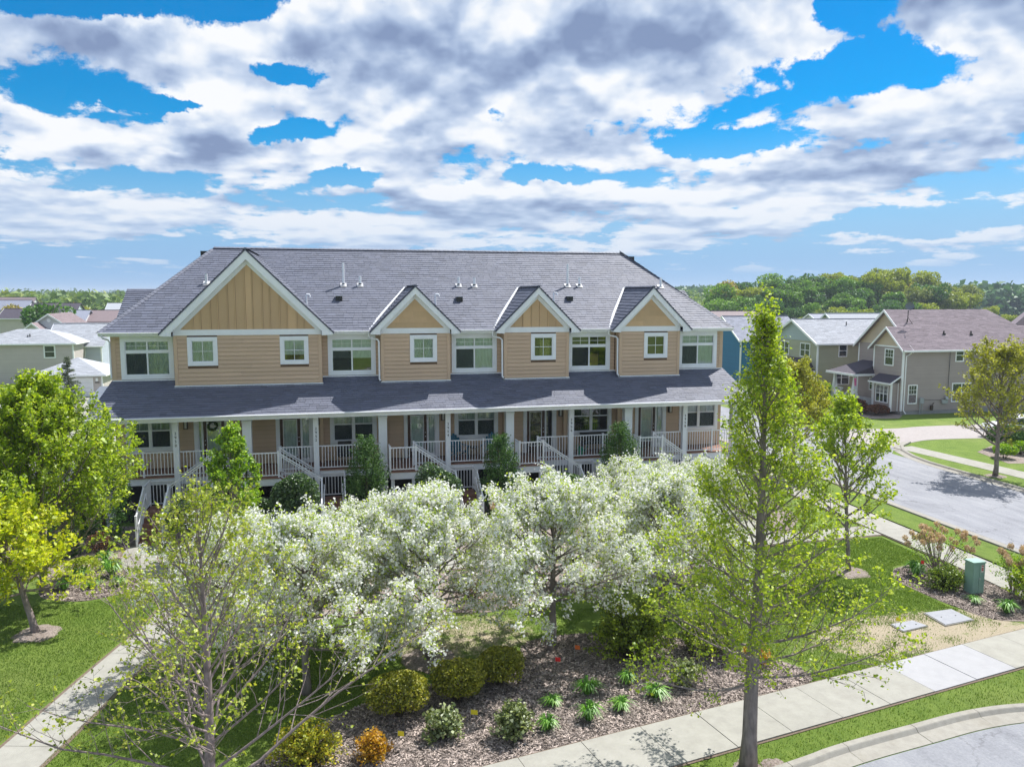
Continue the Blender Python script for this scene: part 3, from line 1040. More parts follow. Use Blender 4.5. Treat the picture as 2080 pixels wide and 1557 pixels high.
# --- ground floor siding between the openings, individual boards
gops = [(a, b, GZ0, GZ1) for a, b in GW] + [(a, b, ZD, DZ1 + 0.02) for a, b, _ in DOORS]
gops.sort()
edges = [XL + 0.16] + [q for g in gops for q in g[:2]] + [XR - 0.16]
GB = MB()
gwall = GB.poly([(XL, YR + 0.011, ZD), (XL + 0.01, YR + 0.011, ZD), (XL + 0.01, YR + 0.011, ZD + 0.01)]).build('porch_wall', GAP_SHADE, RH, fixn=False)
low = MB()
for i in range(0, len(edges) - 1, 2):
    a, b = edges[i], edges[i + 1]
    if b - a > 0.30: boards_on(a, b, ZD + 0.02, 4.8, YR, [], gwall, e=0.19)
    elif b - a > 0.03: boards_on(a, b, ZD + 0.02, 4.8, YR, [], gwall, e=0.19, indiv=False, joined=low)
for a, b in GW:
    boards_on(a, b, ZD + 0.02, GZ0, YR, [], gwall, e=0.19, indiv=False, joined=low)
s = low.build('porch_siding', TAN, RH, fixn=False); s['kind'] = 'stuff'
# tan pilasters beside the party walls on the porch
for x in (-0.62, 5.0, 10.62, 1.62 + 0.5, 7.3 + 0.42, 12.9 + 0.42):
    m2 = MB(); m2.box(x - 0.07, YR - 0.30, ZD, x + 0.07, YR - 0.03, 4.8); m2.build('pilaster', TAN, RH)

# --- doors
DOORG = GLASS
for i, (a, b, mirror) in enumerate(DOORS):
    f = MB()
    t = 0.17
    d0, d1 = YR - 0.055, YR + 0.05
    f.box(a, d0, ZD, a + t, d1, DZ1); f.box(b - t, d0, ZD, b, d1, DZ1); f.box(a + t, d0, DZ1 - t, b - t, d1, DZ1)
    W = b - a - 2 * t
    lw = 0.88
    if mirror: l0, l1, s0, s1 = b - t - lw, b - t, a + t, b - t - lw - 0.05
    else: l0, l1, s0, s1 = a + t, a + t + lw, a + t + lw + 0.05, b - t
    m0, m1 = (s1, l0) if mirror else (l1, s0)
    f.box(m0, d0 + 0.02, ZD, m1, d1, DZ1 - t)
    f.box(s0, d0 + 0.03, ZD, s1, d1, ZD + 0.2)
    f.build('door_frame', WHITE, RH)
    dl = MB()
    st = 0.135
    y0, y1 = YR - 0.02, YR + 0.03
    dl.box(l0, y0, ZD + 0.03, l0 + st, y1, DZ1 - t); dl.box(l1 - st, y0, ZD + 0.03, l1, y1, DZ1 - t)
    dl.box(l0 + st, y0, DZ1 - t - 0.13, l1 - st, y1, DZ1 - t); dl.box(l0 + st, y0, ZD + 0.03, l1 - st, y1, ZD + 0.30)
    door = dl.build('door', DOORWOOD, RH)
    lf = MB()
    g0, g1, h0, h1 = l0 + st, l1 - st, ZD + 0.30, DZ1 - t - 0.13
    lf.box(g0, y0 - 0.008, h0, g0 + 0.03, y1, h1); lf.box(g1 - 0.03, y0 - 0.008, h0, g1, y1, h1)
    lf.box(g0 + .03, y0 - 0.008, h1 - 0.03, g1 - .03, y1, h1); lf.box(g0 + .03, y0 - 0.008, h0, g1 - .03, y1, h0 + 0.03)
    lf.build('light_frame', WHITE, door)
    pane(door, g0 + 0.03, g1 - 0.03, h0 + 0.03, h1 - 0.03, YR - 0.01)
    hx = l0 + 0.07 if mirror else l1 - 0.07
    hb = MB(); hb.tube([(hx, y0 - 0.05, ZD + 0.98), (hx, y0, ZD + 0.98)], [0.028, 0.02], 8); hb.build('handle', FLASH, door)
    hb = MB(); hb.tube([(hx, y0 - 0.02, ZD + 1.15), (hx, y0, ZD + 1.15)], [0.024, 0.024], 8); hb.build('deadbolt', FLASH, door)
    sl = MB(); sl.box(s0, YR - 0.02, ZD + 0.2, s0 + 0.04, YR + .03, DZ1 - t); sl.box(s1 - 0.04, YR - 0.02, ZD + 0.2, s1, YR + .03, DZ1 - t)
    sd = sl.build('sidelight', WHITE, RH)
    pane(sd, s0 + 0.04, s1 - 0.04, ZD + 0.2, DZ1 - t, YR - 0.01)
    if i != 3:
        cloth(door, 'door_curtain', BLIND2, g0, g1, h0, h1, YR + 0.06, 10)
        cloth(sd, 'door_curtain', BLIND2, s0, s1, ZD + 0.2, DZ1 - t, YR + 0.06, 4)
    # wall lantern on the window side of the door
    lx = a - 0.30 if mirror else b + 0.17
    q = MB()
    q.box(lx - 0.07, YR - 0.06, 3.88, lx + 0.07, YR - 0.03, 4.20)
    q.box(lx - 0.10, YR - 0.25, 4.20, lx + 0.10, YR - 0.03, 4.235)
    q.box(lx - 0.085, YR - 0.235, 3.845, lx + 0.085, YR - 0.06, 3.87)
    for sx in (-0.075, 0.06):
        for sy in (-0.235, -0.09):
            q.box(lx + sx, YR + sy, 3.87, lx + sx + 0.018, YR + sy + 0.018, 4.20)
    lan = q.build('wall_lantern', BRONZE, RH)
    q = MB(); q.tube([(lx, YR - 0.155, 3.875), (lx, YR - 0.155, 4.19)], 0.052, 10); q.build('lamp_glass', FROST, lan, smooth=False)

# --- main roof
SL = 0.606
nrm = math.hypot(1, SL)
EY, RY = 35.12, 41.5
RZ = EZ + SL * (RY - EY)
HX0, HX1 = -9.45, 19.15
RX0, RX1 = -5.70, 15.70
mb = MB()
F = lambda x, y: (x, y, EZ + SL * (y - EY) - 0.012)
BY = 2 * RY - EY
Bk = lambda x, y: (x, y, EZ + SL * (BY - y) - 0.012)
mb.poly([F(HX0, EY), F(HX1, EY), F(RX1, RY), F(RX0, RY)])
mb.poly([Bk(HX1, BY), Bk(HX0, BY), (RX0, RY, RZ - .012), (RX1, RY, RZ - .012)])
mb.poly([(HX0, EY, EZ - .012), (RX0, RY, RZ - .012), (HX0, BY, EZ - .012)])
mb.poly([(HX1, EY, EZ - .012), (HX1, BY, EZ - .012), (RX1, RY, RZ - .012)])
MR = mb.build('main_roof', ROOF, RH, fixn=False)
mb = MB()
L = (RY - EY) * nrm
V = (0, 1 / nrm, SL / nrm)
shingles(mb, (0, EY, EZ), (1, 0, 0), V, [(HX0, 0), (HX1, 0), (RX1, L), (RX0, L)], 0.205, 0.34, rng, thick=0.019)
# hip ends
hl = math.hypot(RX0 - HX0, RZ - EZ)
shingles(mb, (HX0, 0, EZ), (0, 1, 0), (RX0 - HX0, 0, RZ - EZ), [(EY, 0), (BY, 0), (RY, hl)], 0.205, 0.34, rng)
shingles(mb, (HX1, 0, EZ), (0, 1, 0), (RX1 - HX1, 0, RZ - EZ), [(EY, 0), (BY, 0), (RY, hl)], 0.205, 0.34, rng)
s = mb.build('shingle_field', ROOF, MR, fixn=False); s['kind'] = 'stuff'
# hip and ridge caps
mb = MB()


def caps(p0, p1, step=0.22, w=0.30):
    p0, p1 = Vector(p0), Vector(p1)
    n = int((p1 - p0).length / step)
    d = (p1 - p0).normalized()
    sd = d.cross(Vector((0, 0, 1))).normalized()
    up = sd.cross(d)
    for i in range(n):
        a = p0 + d * (i * step)
        b = a + d * (step * 1.04)
        h = 0.035
        c = rng.random()
        for sg in (-1, 1):
            mb.poly([a + up * (h + .012), b + up * h, b + sd * sg * w / 2 - up * 0.035, a + sd * sg * w / 2 - up * 0.02], c)
        mb.poly([a + up * (h + .012), a + sd * w / 2 - up * 0.02, a - sd * w / 2 - up * 0.02], c)


caps((HX0, EY, EZ + .01), (RX0, RY, RZ + .01))
caps((HX1, EY, EZ + .01), (RX1, RY, RZ + .01))
caps((RX0, RY, RZ + .01), (RX1, RY, RZ + .01))
s = mb.build('ridge_cap', ROOF, MR, fixn=False); s['kind'] = 'stuff'
# small ridge vents poking over the hips
MB().box(-6.35, 41.6, 11.35, -5.95, 41.9, 11.72).build('ridge_vent', BLACK_METAL, RH)
MB().box(16.1, 41.6, 11.35, 16.5, 41.9, 11.72).build('ridge_vent', BLACK_METAL, RH)

# --- gable (dormer) roofs
for bi, (b0, b1, cx, hw, zt, kind) in enumerate(BAYS):
    slope = (zt - 7.95) / hw
    yf = YB - 0.34
    yb = EY + (zt - EZ) / SL
    ye = EY + (7.95 - EZ) / SL
    dr = MB(); ds = MB(); fl = MB()
    for sgn in (-1, 1):
        ex = cx + sgn * hw
        ye2 = EY + 0.05
        T0, T1, E0, E1 = (cx, yf, zt), (cx, yb, zt), (ex, yf, 7.95), (ex, ye2, 7.95)
        dr.poly([E0, T0, T1, E1])
        dr.poly([(E0[0], yf, 7.89), (cx, yf, zt - 0.06), T0, E0])
        n2 = math.hypot(hw, zt - 7.95)
        shingles(ds, (ex, 0, 7.95), (0, 1, 0), (-sgn * hw, 0, zt - 7.95), [(yf, 0), (ye2, 0), (yb, n2), (yf, n2)], 0.20, 0.34, rng, lo=0.012)
        # valley flashing strip
        a = Vector((ex, ye2, 7.97)); b = Vector((cx, yb, zt + 0.02))
        if bi > 0 and sgn < 0:
            d = (b - a).normalized()
            w = Vector((-sgn * 0.0 - 0.12, 0, 0))
            fl.poly([a + w * 1.2 + Vector((0, 0, .05)), a + Vector((0.02, 0, 0.085)), b + Vector((0.0, 0, 0.085)) - d * 0.15, b + w * 0.9 + Vector((0, 0, .05)) - d * 0.2])
    # drip edge line along the rakes
    rf = dr.build('gable_roof', ROOF, RH, fixn=False)
    s = ds.build('shingle_field', ROOF, rf, fixn=False); s['kind'] = 'stuff'
    if fl.f: fl.build('valley_flashing', WHITE, rf, fixn=False)
    mb = MB()
    caps((cx, yf, zt + 0.02), (cx, yb, zt + 0.02), 0.2, 0.28)
    s = mb.build('ridge_cap', ROOF, rf, fixn=False); s['kind'] = 'stuff'

# --- porch roof
PSL = 0.505
PT = (YR - YP)
mb = MB()
zp = lambda y: BOT + PSL * (y - YB)
X0e, X1e, X0w, X1w = -9.55, 19.25, -9.12, 18.85
pl = [(X0e, YP, zp(YP) - .012), (X1e, YP, zp(YP) - .012), (X1w, YR, zp(YR) - .012), (X0w, YR, zp(YR) - .012)]
mb.poly(pl)
mb.poly([(X0e, YP, zp(YP) - .10), (X1e, YP, zp(YP) - .10), (X1w, YR, zp(YP) - .10), (X0w, YR, zp(YP) - .10)])
mb.poly([(X0e, YP, zp(YP) - .012), (X0e, YP, zp(YP) - .10), (X0w, YR, zp(YP) - .10), (X0w, YR, zp(YR) - .012)])
mb.poly([(X1e, YP, zp(YP) - .012), (X1e, YP, zp(YP) - .10), (X1w, YR, zp(YP) - .10), (X1w, YR, zp(YR) - .012)])
PR = mb.build('porch_roof', ROOF, RH, fixn=False)
pn = math.hypot(1, PSL)
lp = PT * pn
near, far = [], MB()
tabs = list(shingle_tabs((0, YP, zp(YP)), (1, 0, 0), (0, 1 / pn, PSL / pn), [(X0e, 0), (X1e, 0), (X1w, lp), (X0w, lp)], 0.165, 0.34, rng, thick=0.018))
tabs.sort(key=lambda q: q[0][0][0] ** 2 * 0.02 + (q[0][0][1] - 20) ** 2 * 0 + abs(q[0][0][0] + 8.5))
for i, (q, f, c, v) in enumerate(tabs):
    if i < 280:
        m2 = MB(); m2.poly(q, c); m2.poly(f, c)
        m2.build('shingle', ROOF, PR, origin=q[0], fixn=False)
    else:
        far.poly(q, c); far.poly(f, c)
s = far.build('shingle_field', ROOF, PR, fixn=False); s['kind'] = 'stuff'


def gutter(x0, x1, y, z, name='gutter', d=0.13, h=0.12):
    m2 = MB()
    m2.prism([(y, z), (y - d, z), (y - d - 0.012, z - 0.02), (y - d + 0.02, z - h * 0.55), (y - d + 0.055, z - h), (y, z - h)], 'x', x0, x1)
    g = m2.build(name, WHITE, RH)
    return g


gutter(X0e - 0.02, X1e + 0.02, YP + 0.01, zp(YP) + 0.005)
mb = MB()
mb.box(X0e + 0.05, YP + 0.012, zp(YP) - 0.20, X1e - 0.05, YP + 0.05, zp(YP) - 0.02)
mb.build('porch_fascia', WHITE, RH)
mb = MB()
mb.box(-9.2, 33.62, 4.42, 19.0, 33.92, 4.66)
mb.build('porch_beam', WHITE, RH)
for a, b in [(HX0, -7.07)] + [(BAYS[i][2] + BAYS[i][3] - 0.02, BAYS[i + 1][2] - BAYS[i + 1][3] + 0.02) for i in range(3)] + [(BAYS[3][2] + BAYS[3][3], HX1)]:
    gutter(a, b, EY, EZ + 0.0)
    m2 = MB(); m2.box(a, EY + 0.002, 7.84, b, EY + 0.03, EZ - 0.02); m2.build('fascia', WHITE, RH)

# downspouts: elbow from the gutter back to the wall, then down to the porch roof
for bx in (2.02, 7.60, 13.20):
    m2 = MB()
    x0 = bx - 0.52
    m2.tube([(x0, 35.04, 7.93), (x0, 35.06, 7.76), (x0 + 0.10, 35.10, 7.68), (bx - 0.16, 35.02, 7.62), (bx - 0.09, 34.98, 7.54), (bx - 0.09, 34.96, 6.4), (bx - 0.09, 34.93, 5.86), (bx - 0.04, 34.84, 5.79)], 0.038, 6)
    m2.build('downspout', WHITE, RH)
    m2 = MB(); m2.tube([(bx - 0.045, 34.85, 5.792), (bx - 0.03, 34.82, 5.78)], 0.034, 6); m2.build('downspout_mouth', DARK, RH)
m2 = MB()
m2.tube([(-9.32, 35.03, 7.9), (-9.30, 35.10, 7.78), (-9.0 - 0.16, 35.35, 7.70), (-9.13, 35.44, 7.6), (-9.13, 35.44, 6.1)], 0.036, 6)
m2.build('downspout', WHITE, RH)

# roof pipes
for i, (x, y, z, h) in enumerate([(0.5, 38.4, 10.01, 1.08), (1.28, 38.4, 10.01, .45), (6.05, 38.4, 10.01, .44), (6.83, 38.37, 9.99, .44), (11.65, 38.42, 10.02, 1.12),
                                  (12.28, 38.42, 10.02, .46), (16.71, 38.38, 10.0, .48), (-5.67, 38.5, 10.07, .46)]):
    m2 = MB()
    r = 0.055 if h > 1 or i == 7 else 0.062
    m2.tube([(x, y, z - 0.1), (x, y, z + h)], r, 10)
    pp = m2.build('vent_pipe', WHITE, RH)
    m2 = MB()
    m2.poly([(x - .15, y - .15, z - .15 * SL + .04), (x + .15, y - .15, z - .15 * SL + .04), (x + .15, y + .15, z + .15 * SL + .04), (x - .15, y + .15, z + .15 * SL + .04)])
    m2.tube([(x, y, z), (x, y, z + 0.07)], [0.11, 0.07], 10)
    m2.build('pipe_boot', FLASH, pp)
    if i in (0, 1, 4, 5, 2, 3):
        m2 = MB(); m2.tube([(x, y, z + 0.02), (x, y, z + 0.11)], r + 0.012, 10); m2.build('rubber_collar', DARK, pp)
for x, y, z in [(-1.19, 36.94, 9.12), (4.71, 36.97, 9.14), (10.55, 37.10, 9.22)]:
    m2 = MB()
    m2.tube([(x, y, z - .1), (x, y, z + .42), (x + .03, y - .01, z + .47), (x + .14, y - .04, z + .46), (x + .17, y - .05, z + .36)], 0.045, 8)
    m2.build('vent_pipe', WHITE, RH, label='white vent pipe with a bent spout')
for x, y, z in [(0.27, 37.37, 9.39), (5.9, 37.3, 9.35), (11.43, 37.36, 9.38)]:
    m2 = MB()
    m2.box(x - .15, y - .16, z - .10, x + .15, y + .14, z + .13)
    v_ = m2.build('roof_vent', BLACK_METAL, RH)
    m2 = MB(); m2.box(x - .17, y - .2, z + .13, x + .17, y + .16, z + .15); m2.build('vent_hood', FLASH, v_)

# rear wing roof seen over the hips
mb = MB()
mb.poly([(-11.2, 44.4, 7.9), (22.4, 44.4, 7.9), (22.4, 47.6, 9.88), (-11.2, 47.6, 9.88)])
mb.poly([(-11.2, 47.6, 9.88), (22.4, 47.6, 9.88), (22.4, 50.8, 7.9), (-11.2, 50.8, 7.9)])
rw = mb.build('rear_roof', ROOF, RH, fixn=False)
mb = MB()
rl = math.hypot(3.2, 1.98)
shingles(mb, (0, 44.4, 7.9), (1, 0, 0), (0, 3.2, 1.98), [(-11.2, 0), (-5.0, 0), (-5.0, rl), (-11.2, rl)], 0.2, 0.34, rng, thick=0.028)
shingles(mb, (0, 44.4, 7.9), (1, 0, 0), (0, 3.2, 1.98), [(16.0, 0), (22.4, 0), (22.4, rl), (16.0, rl)], 0.2, 0.34, rng, thick=0.028)
s = mb.build('shingle_field', ROOF, rw, fixn=False); s['kind'] = 'stuff'
mb = MB()
mb.box(-10.9, 44.8, 0, 22.1, 50.4, 7.8)
mb.prism([(44.8, 7.8), (50.4, 7.8), (47.6, 9.8)], 'x', -10.9, 22.1)
mb.build('rear_wall', TAN, RH)
m2 = MB(); m2.tube([(-8.5, 46.6, 9.2), (-8.5, 46.6, 9.75)], 0.06, 8); m2.build('vent_pipe', WHITE, RH)

# --- porch: deck, columns, stairs, railings
mb = MB()
k = 0
y = 33.86
while y < YR - 0.05:
    m2 = MB(); m2.box(XL, y, ZD - 0.03, XR, min(y + 0.138, YR - 0.04), ZD, rng.random())
    m2.build('deck_board', TREAD, RH, origin=(XL, y, ZD))
    y += 0.143
m2 = MB(); m2.box(XL - 0.02, 33.80, ZD - 0.045, XR + 0.02, 33.857, ZD + 0.002); m2.build('deck_edge', TREAD, RH)
m2 = MB(); m2.box(XL, 33.85, ZD - 0.33, XR, 33.90, ZD - 0.046); m2.build('rim_board', WHITE, RH)
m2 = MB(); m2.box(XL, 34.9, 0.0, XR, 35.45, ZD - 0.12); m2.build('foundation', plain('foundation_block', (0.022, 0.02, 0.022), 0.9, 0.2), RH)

COLX = [(-9.0, 0.30), (-3.62, 0.36), (1.96, 0.36), (7.58, 0.36), (13.20, 0.36), (18.65, 0.34)]
NUMX = [(-6.40, '2950'), (-0.84, '2952'), (4.80, '2954'), (10.46, '2956'), (16.06, '2958')]
for x, w in COLX:
    m2 = MB(); m2.box(x - w / 2, 33.60, 0.0 if True else ZD, x + w / 2, 33.60 + w, 4.42)
    c_ = m2.build('porch_column', WHITE, RH)
    m2 = MB(); m2.box(x - w / 2 - .02, 33.58, ZD + 0.0, x + w / 2 + .02, 33.62 + w, ZD + 0.12); m2.box(x - w / 2 - .02, 33.58, 4.32, x + w / 2 + .02, 33.62 + w, 4.40); m2.build('column_trim', WHITE, c_)
INK = plain('number_paint', (0.015, 0.015, 0.018), 0.5, 0.0)
for x, num in NUMX:
    w = 0.22
    m2 = MB(); m2.box(x - w / 2, 33.66, 0.0, x + w / 2, 33.88, 4.42)
    post = m2.build('number_post', WHITE, RH)
    for i, ch in enumerate(num):
        cu = bpy.data.curves.new('digit', 'FONT')
        cu.body = ch
        cu.size = 0.155
        cu.extrude = 0.006
        cu.align_x = 'CENTER'
        dg = bpy.data.objects.new('digit', cu)
        COL.objects.link(dg)
        dg.rotation_euler = (math.pi / 2, 0, 0)
        bpy.context.view_layer.update()
        me = bpy.data.meshes.new_from_object(dg.evaluated_get(bpy.context.evaluated_depsgraph_get()))
        bpy.data.objects.remove(dg)
        me.materials.clear()
        me.materials.append(INK)
        o = bpy.data.objects.new('house_number', me)
        o.rotation_euler = (math.pi / 2, 0, 0)
        o.location = Vector((x, 33.652, 3.90 - i * 0.165)) - ORG[RH.name]
        link(o, post)
        o.location = Vector((x, 33.652, 3.90 - i * 0.165)) - ORG[post.name]

BAL_MESH = {}


def bal_mesh(h):
    key = round(h, 3)
    if key not in BAL_MESH:
        m2 = MB(); m2.box(-0.0125, -0.0125, 0, 0.0125, 0.0125, h)
        me = m2.mesh('baluster'); me.materials.append(WHITE_METAL)
        BAL_MESH[key] = me
    return BAL_MESH[key]


def rail(p0, p1, h=1.02, posts=(0, 1), low=0.09, post_drop=0.0, step=0.128, handrail=0.0):
    """guard between two floor points, sloping if they differ in height; balusters are sub-parts"""
    p0, p1 = Vector(p0), Vector(p1)
    m2 = MB()
    up = Vector((0, 0, 1))
    m2.bar(p0 + up * h, p1 + up * h, 0.05, 0.045)
    m2.bar(p0 + up * low, p1 + up * low, 0.04, 0.04)
    if not posts:
        m2.bar(p0 + up * (low - 0.02), p0 + up * (h + 0.02), 0.02, 0.02, up=(1, 0, 0) if abs(p1.y - p0.y) > abs(p1.x - p0.x) else (0, 1, 0))
    if handrail:
        m2.bar(p0 + up * (h - 0.09), p1 + up * (h - 0.09), 0.035, 0.035)
    for k in posts:
        p = p0 if k == 0 else p1
        m2.box(p.x - 0.035, p.y - 0.035, p.z - post_drop, p.x + 0.035, p.y + 0.035, p.z + h + 0.06)
        m2.box(p.x - 0.045, p.y - 0.045, p.z + h + 0.06, p.x + 0.045, p.y + 0.045, p.z + h + 0.075)
    r = m2.build('railing', WHITE_METAL, RH, origin=tuple(p0))
    flat = math.hypot(p1.x - p0.x, p1.y - p0.y)
    n = max(1, int(round(flat / step)))
    hh = h - low - (0.09 if handrail else 0.0)
    me = bal_mesh(hh)
    for i in range(1, n):
        p = p0.lerp(p1, i / n) + up * low
        place('baluster', me, p, r)
    return r


NB = 0
TRN = 0.285


def stairs(xr, sgn, plat_x, walk=True):
    """platform edge xr where the upper flight starts, running towards sgn; plat_x the other end of the platform"""
    yf, yb = 32.75, 33.80
    # platform
    a, b = min(xr, plat_x), max(xr, plat_x)
    for j in range(7):
        m2 = MB(); m2.box(a, yf + 0.03 + j * 0.148, ZD - 0.03, b, yf + 0.03 + j * 0.148 + 0.143, ZD + 0.0005, rng.random()); m2.build('deck_board', TREAD, RH, origin=(a, yf, ZD))
    m2 = MB(); m2.box(a - .02, yf - 0.03, ZD - 0.045, b + .02, yf + 0.028, ZD + 0.002); m2.build('deck_edge', TREAD, RH)
    m2 = MB(); m2.box(a, yf, ZD - 0.34, b, yf + 0.04, ZD - 0.046)
    m2.box(a, yf + 0.04, ZD - 0.34, a + 0.04, yb, ZD - 0.046); m2.box(b - .04, yf + 0.04, ZD - 0.34, b, yb, ZD - 0.046)
    m2.box(a + 0.03, yf + 0.05, 0, a + 0.17, yf + 0.19, ZD - 0.34); m2.box(b - 0.17, yf + 0.05, 0, b - 0.03, yf + 0.19, ZD - 0.34)
    m2.build('stair_platform', WHITE, RH)
    # upper flight
    zl = 0.96
    n = 7
    rise = (ZD - zl) / n
    for k in range(1, n):
        x0 = xr + sgn * (k - 1) * TRN
        x1 = xr + sgn * (k * TRN + 0.02)
        z = ZD - k * rise
        m2 = MB(); m2.box(min(x0, x1), yf + 0.05, z - 0.035, max(x0, x1), yb - 0.0, z, rng.random()); m2.build('tread', TREAD, RH, origin=(x0, yf, z))
        m2 = MB(); m2.box(x0 - 0.006, yf + 0.06, z, x0 + 0.006, yb, z + rise - 0.036, rng.random()); m2.build('riser', TREAD, RH, origin=(x0, yf, z))
    xl = xr + sgn * (n - 1) * TRN                       # start of the landing
    # closed stringers
    for yy in (yf, yb):
        st = MB()
        pts = [(xr, ZD - 0.046), (xr, ZD - 0.34), (xr + sgn * 0.25, ZD - 0.34), (xl + sgn * 0.05, zl - 0.34), (xl + sgn * 0.05, zl + 0.10)]
        st.prism(pts, 'y', yy, yy + 0.045)
        st.build('stringer', WHITE, RH)
    # landing
    xo = xl + sgn * 0.93
    a, b = min(xl, xo), max(xl, xo)
    for j in range(7):
        m2 = MB(); m2.box(a, yf + j * 0.152, zl - 0.035, b, yf + j * 0.152 + 0.147, zl, rng.random()); m2.build('landing_board', TREAD, RH, origin=(a, yf, zl))
    m2 = MB(); m2.box(a, yf + 0.05, zl - 0.30, b, yb, zl - 0.036); m2.box(a, yf + .05, 0, a + .12, yf + .17, zl - .30); m2.box(b - .12, yf + .05, 0, b, yf + .17, zl - .30)
    m2.build('landing_frame', WHITE, RH)
    # lower flight towards the street
    m_ = 6
    r2 = zl / m_
    lf = MB()
    for k in range(1, m_):
        y1 = yf - (k - 1) * TRN
        z = zl - k * r2
        m2 = MB(); m2.box(a + .02, y1 - TRN - 0.02, z - 0.035, b - .02, y1 + 0.0, z, rng.random()); m2.build('tread', TREAD, RH, origin=(a, y1, z))
        m2 = MB(); m2.box(a + .02, y1 - 0.006, z, b - .02, y1 + 0.006, z + r2 - 0.036, rng.random()); m2.build('riser', TREAD, RH, origin=(a, y1, z))
    yfoot = yf - (m_ - 1) * TRN
    m2 = MB(); m2.box(a + .02, yfoot - 0.006, 0.0, b - .02, yfoot + 0.006, r2 - 0.036, rng.random()); m2.build('riser', TREAD, RH, origin=(a, yfoot, 0))
    for xx in (a - 0.025, b - 0.02):
        m2 = MB()
        m2.prism([(yf, zl - 0.02), (yf, zl - 0.32), (yfoot + 0.30, 0.0), (yfoot - 0.02, 0.0), (yfoot - 0.02, r2)], 'x', xx, xx + 0.045)
        m2.build('stringer', WHITE, RH)
    # railings
    rail((plat_x, yf + 0.02, ZD), (xr, yf + 0.02, ZD))
    rail((xr, yf + 0.02, ZD), (xl, yf + 0.02, zl), posts=(1,), handrail=1, post_drop=0.3)
    rail((xr, yb, ZD), (xl, yb, zl), posts=(0,), handrail=1)
    rail((xl, yb, zl), (xo, yb, zl), posts=(1,))
    rail((xo, yb, zl), (xo, yf, zl), posts=(1,))
    for xx in (a, b):
        rail((xx, yf, zl), (xx, yfoot, r2 * 0.9), posts=(1,), step=0.135, post_drop=0.1)
        # separate grab rail with turned-down ends
        ix = 0.09 if xx == a else -0.09
        m2 = MB()
        m2.tube([(xx + ix, yf - 0.05, zl + 0.55), (xx + ix, yf + 0.02, zl + 0.78), (xx + ix, yf - 0.1, zl + 0.80), (xx + ix, yfoot + 0.1, 0.98), (xx + ix, yfoot - 0.02, 0.93), (xx + ix, yfoot + 0.02, 0.70)], 0.019, 6)
        m2.build('grab_rail', WHITE_METAL, RH)
    return xl, xo, yfoot


FOOT = []
for i in range(4):
    o = 5.62 * i
    xr = -2.34 + o
    px0 = -3.42 + o if i else -3.60
    xl, xo, yf_ = stairs(xr, 1, px0)
    FOOT.append(((xl + xo) / 2, yf_))
    # side of the platform
    if i: rail((px0, 33.6, ZD), (px0, 32.84, ZD), posts=())
    # main guard: from the flight to the number post, on to the party column
    rail((xr + 0.02, 33.86, ZD), (NUMX[i + 1][0] - 0.11, 33.86, ZD), posts=(0,))
    gx0 = NUMX[i + 1][0] + 0.11
    gx1 = COLX[i + 2][0] - 0.18
    gm = gx0 + (gx1 - gx0) * 0.60
    rail((gx0, 33.86, ZD), (gm, 33.86, ZD), posts=(1,))
    rail((gm, 33.86, ZD), (gx1, 33.86, ZD), posts=())
xl, xo, yf_ = stairs(-4.86, -1, -3.60)
FOOT.append(((xl + xo) / 2, yf_))
rail((-4.88, 33.86, ZD), (-6.29, 33.86, ZD), posts=(0,))
rail((-6.51, 33.86, ZD), (-7.70, 33.86, ZD), posts=(1,))
rail((-7.70, 33.86, ZD), (-8.95, 33.86, ZD), posts=())
rail((-8.98, 33.95, ZD), (-8.98, 35.4, ZD), posts=())
# ------------------------------------------------------------------ ground, roads, walks
rg = random.Random(21)


def structure(o, name=None):
    o['kind'] = 'structure'
    return o


def catmull(pts, n=6, closed=False):
    out = []
    m = len(pts)
    rngi = range(m) if closed else range(m - 1)
    for i in rngi:
        if closed: p = [pts[(i + k - 1) % m] for k in range(4)]
        else: p = [pts[max(0, i - 1)], pts[i], pts[i + 1], pts[min(m - 1, i + 2)]]
        for j in range(n):
            t = j / n
            out.append(tuple(0.5 * (2 * p[1][k] + (p[2][k] - p[0][k]) * t + (2 * p[0][k] - 5 * p[1][k] + 4 * p[2][k] - p[3][k]) * t * t + (3 * p[1][k] - p[0][k] - 3 * p[2][k] + p[3][k]) * t ** 3) for k in range(2)))
    if not closed: out.append(tuple(pts[-1]))
    return out


def tri_poly(pts, z, name, mat, thick=0.0, parent=None):
    """flat polygon (any outline) with an optional rim"""
    from mathutils.geometry import tessellate_polygon
    me = bpy.data.meshes.new(name)
    tris = tessellate_polygon([[Vector((x, y, 0)) for x, y in pts]])
    fs = []
    for a, b, c in tris:
        ar = (pts[b][0] - pts[a][0]) * (pts[c][1] - pts[a][1]) - (pts[b][1] - pts[a][1]) * (pts[c][0] - pts[a][0])
        if abs(ar) > 1e-9: fs.append((a, b, c) if ar > 0 else (a, c, b))
    me.from_pydata([(x, y, z) for x, y in pts], [], fs)
    me.attributes.new('v', 'FLOAT', 'FACE')
    me.materials.append(mat)
    o = bpy.data.objects.new(name, me)
    link(o, parent)
    ORG[o.name] = Vector((0, 0, 0))
    return o


def offset_line(pts, d):
    out = []
    for i, p in enumerate(pts):
        a = pts[max(0, i - 1)]
        b = pts[min(len(pts) - 1, i + 1)]
        dx, dy = b[0] - a[0], b[1] - a[1]
        L = math.hypot(dx, dy)
        out.append((p[0] - dy / L * d, p[1] + dx / L * d))
    return out


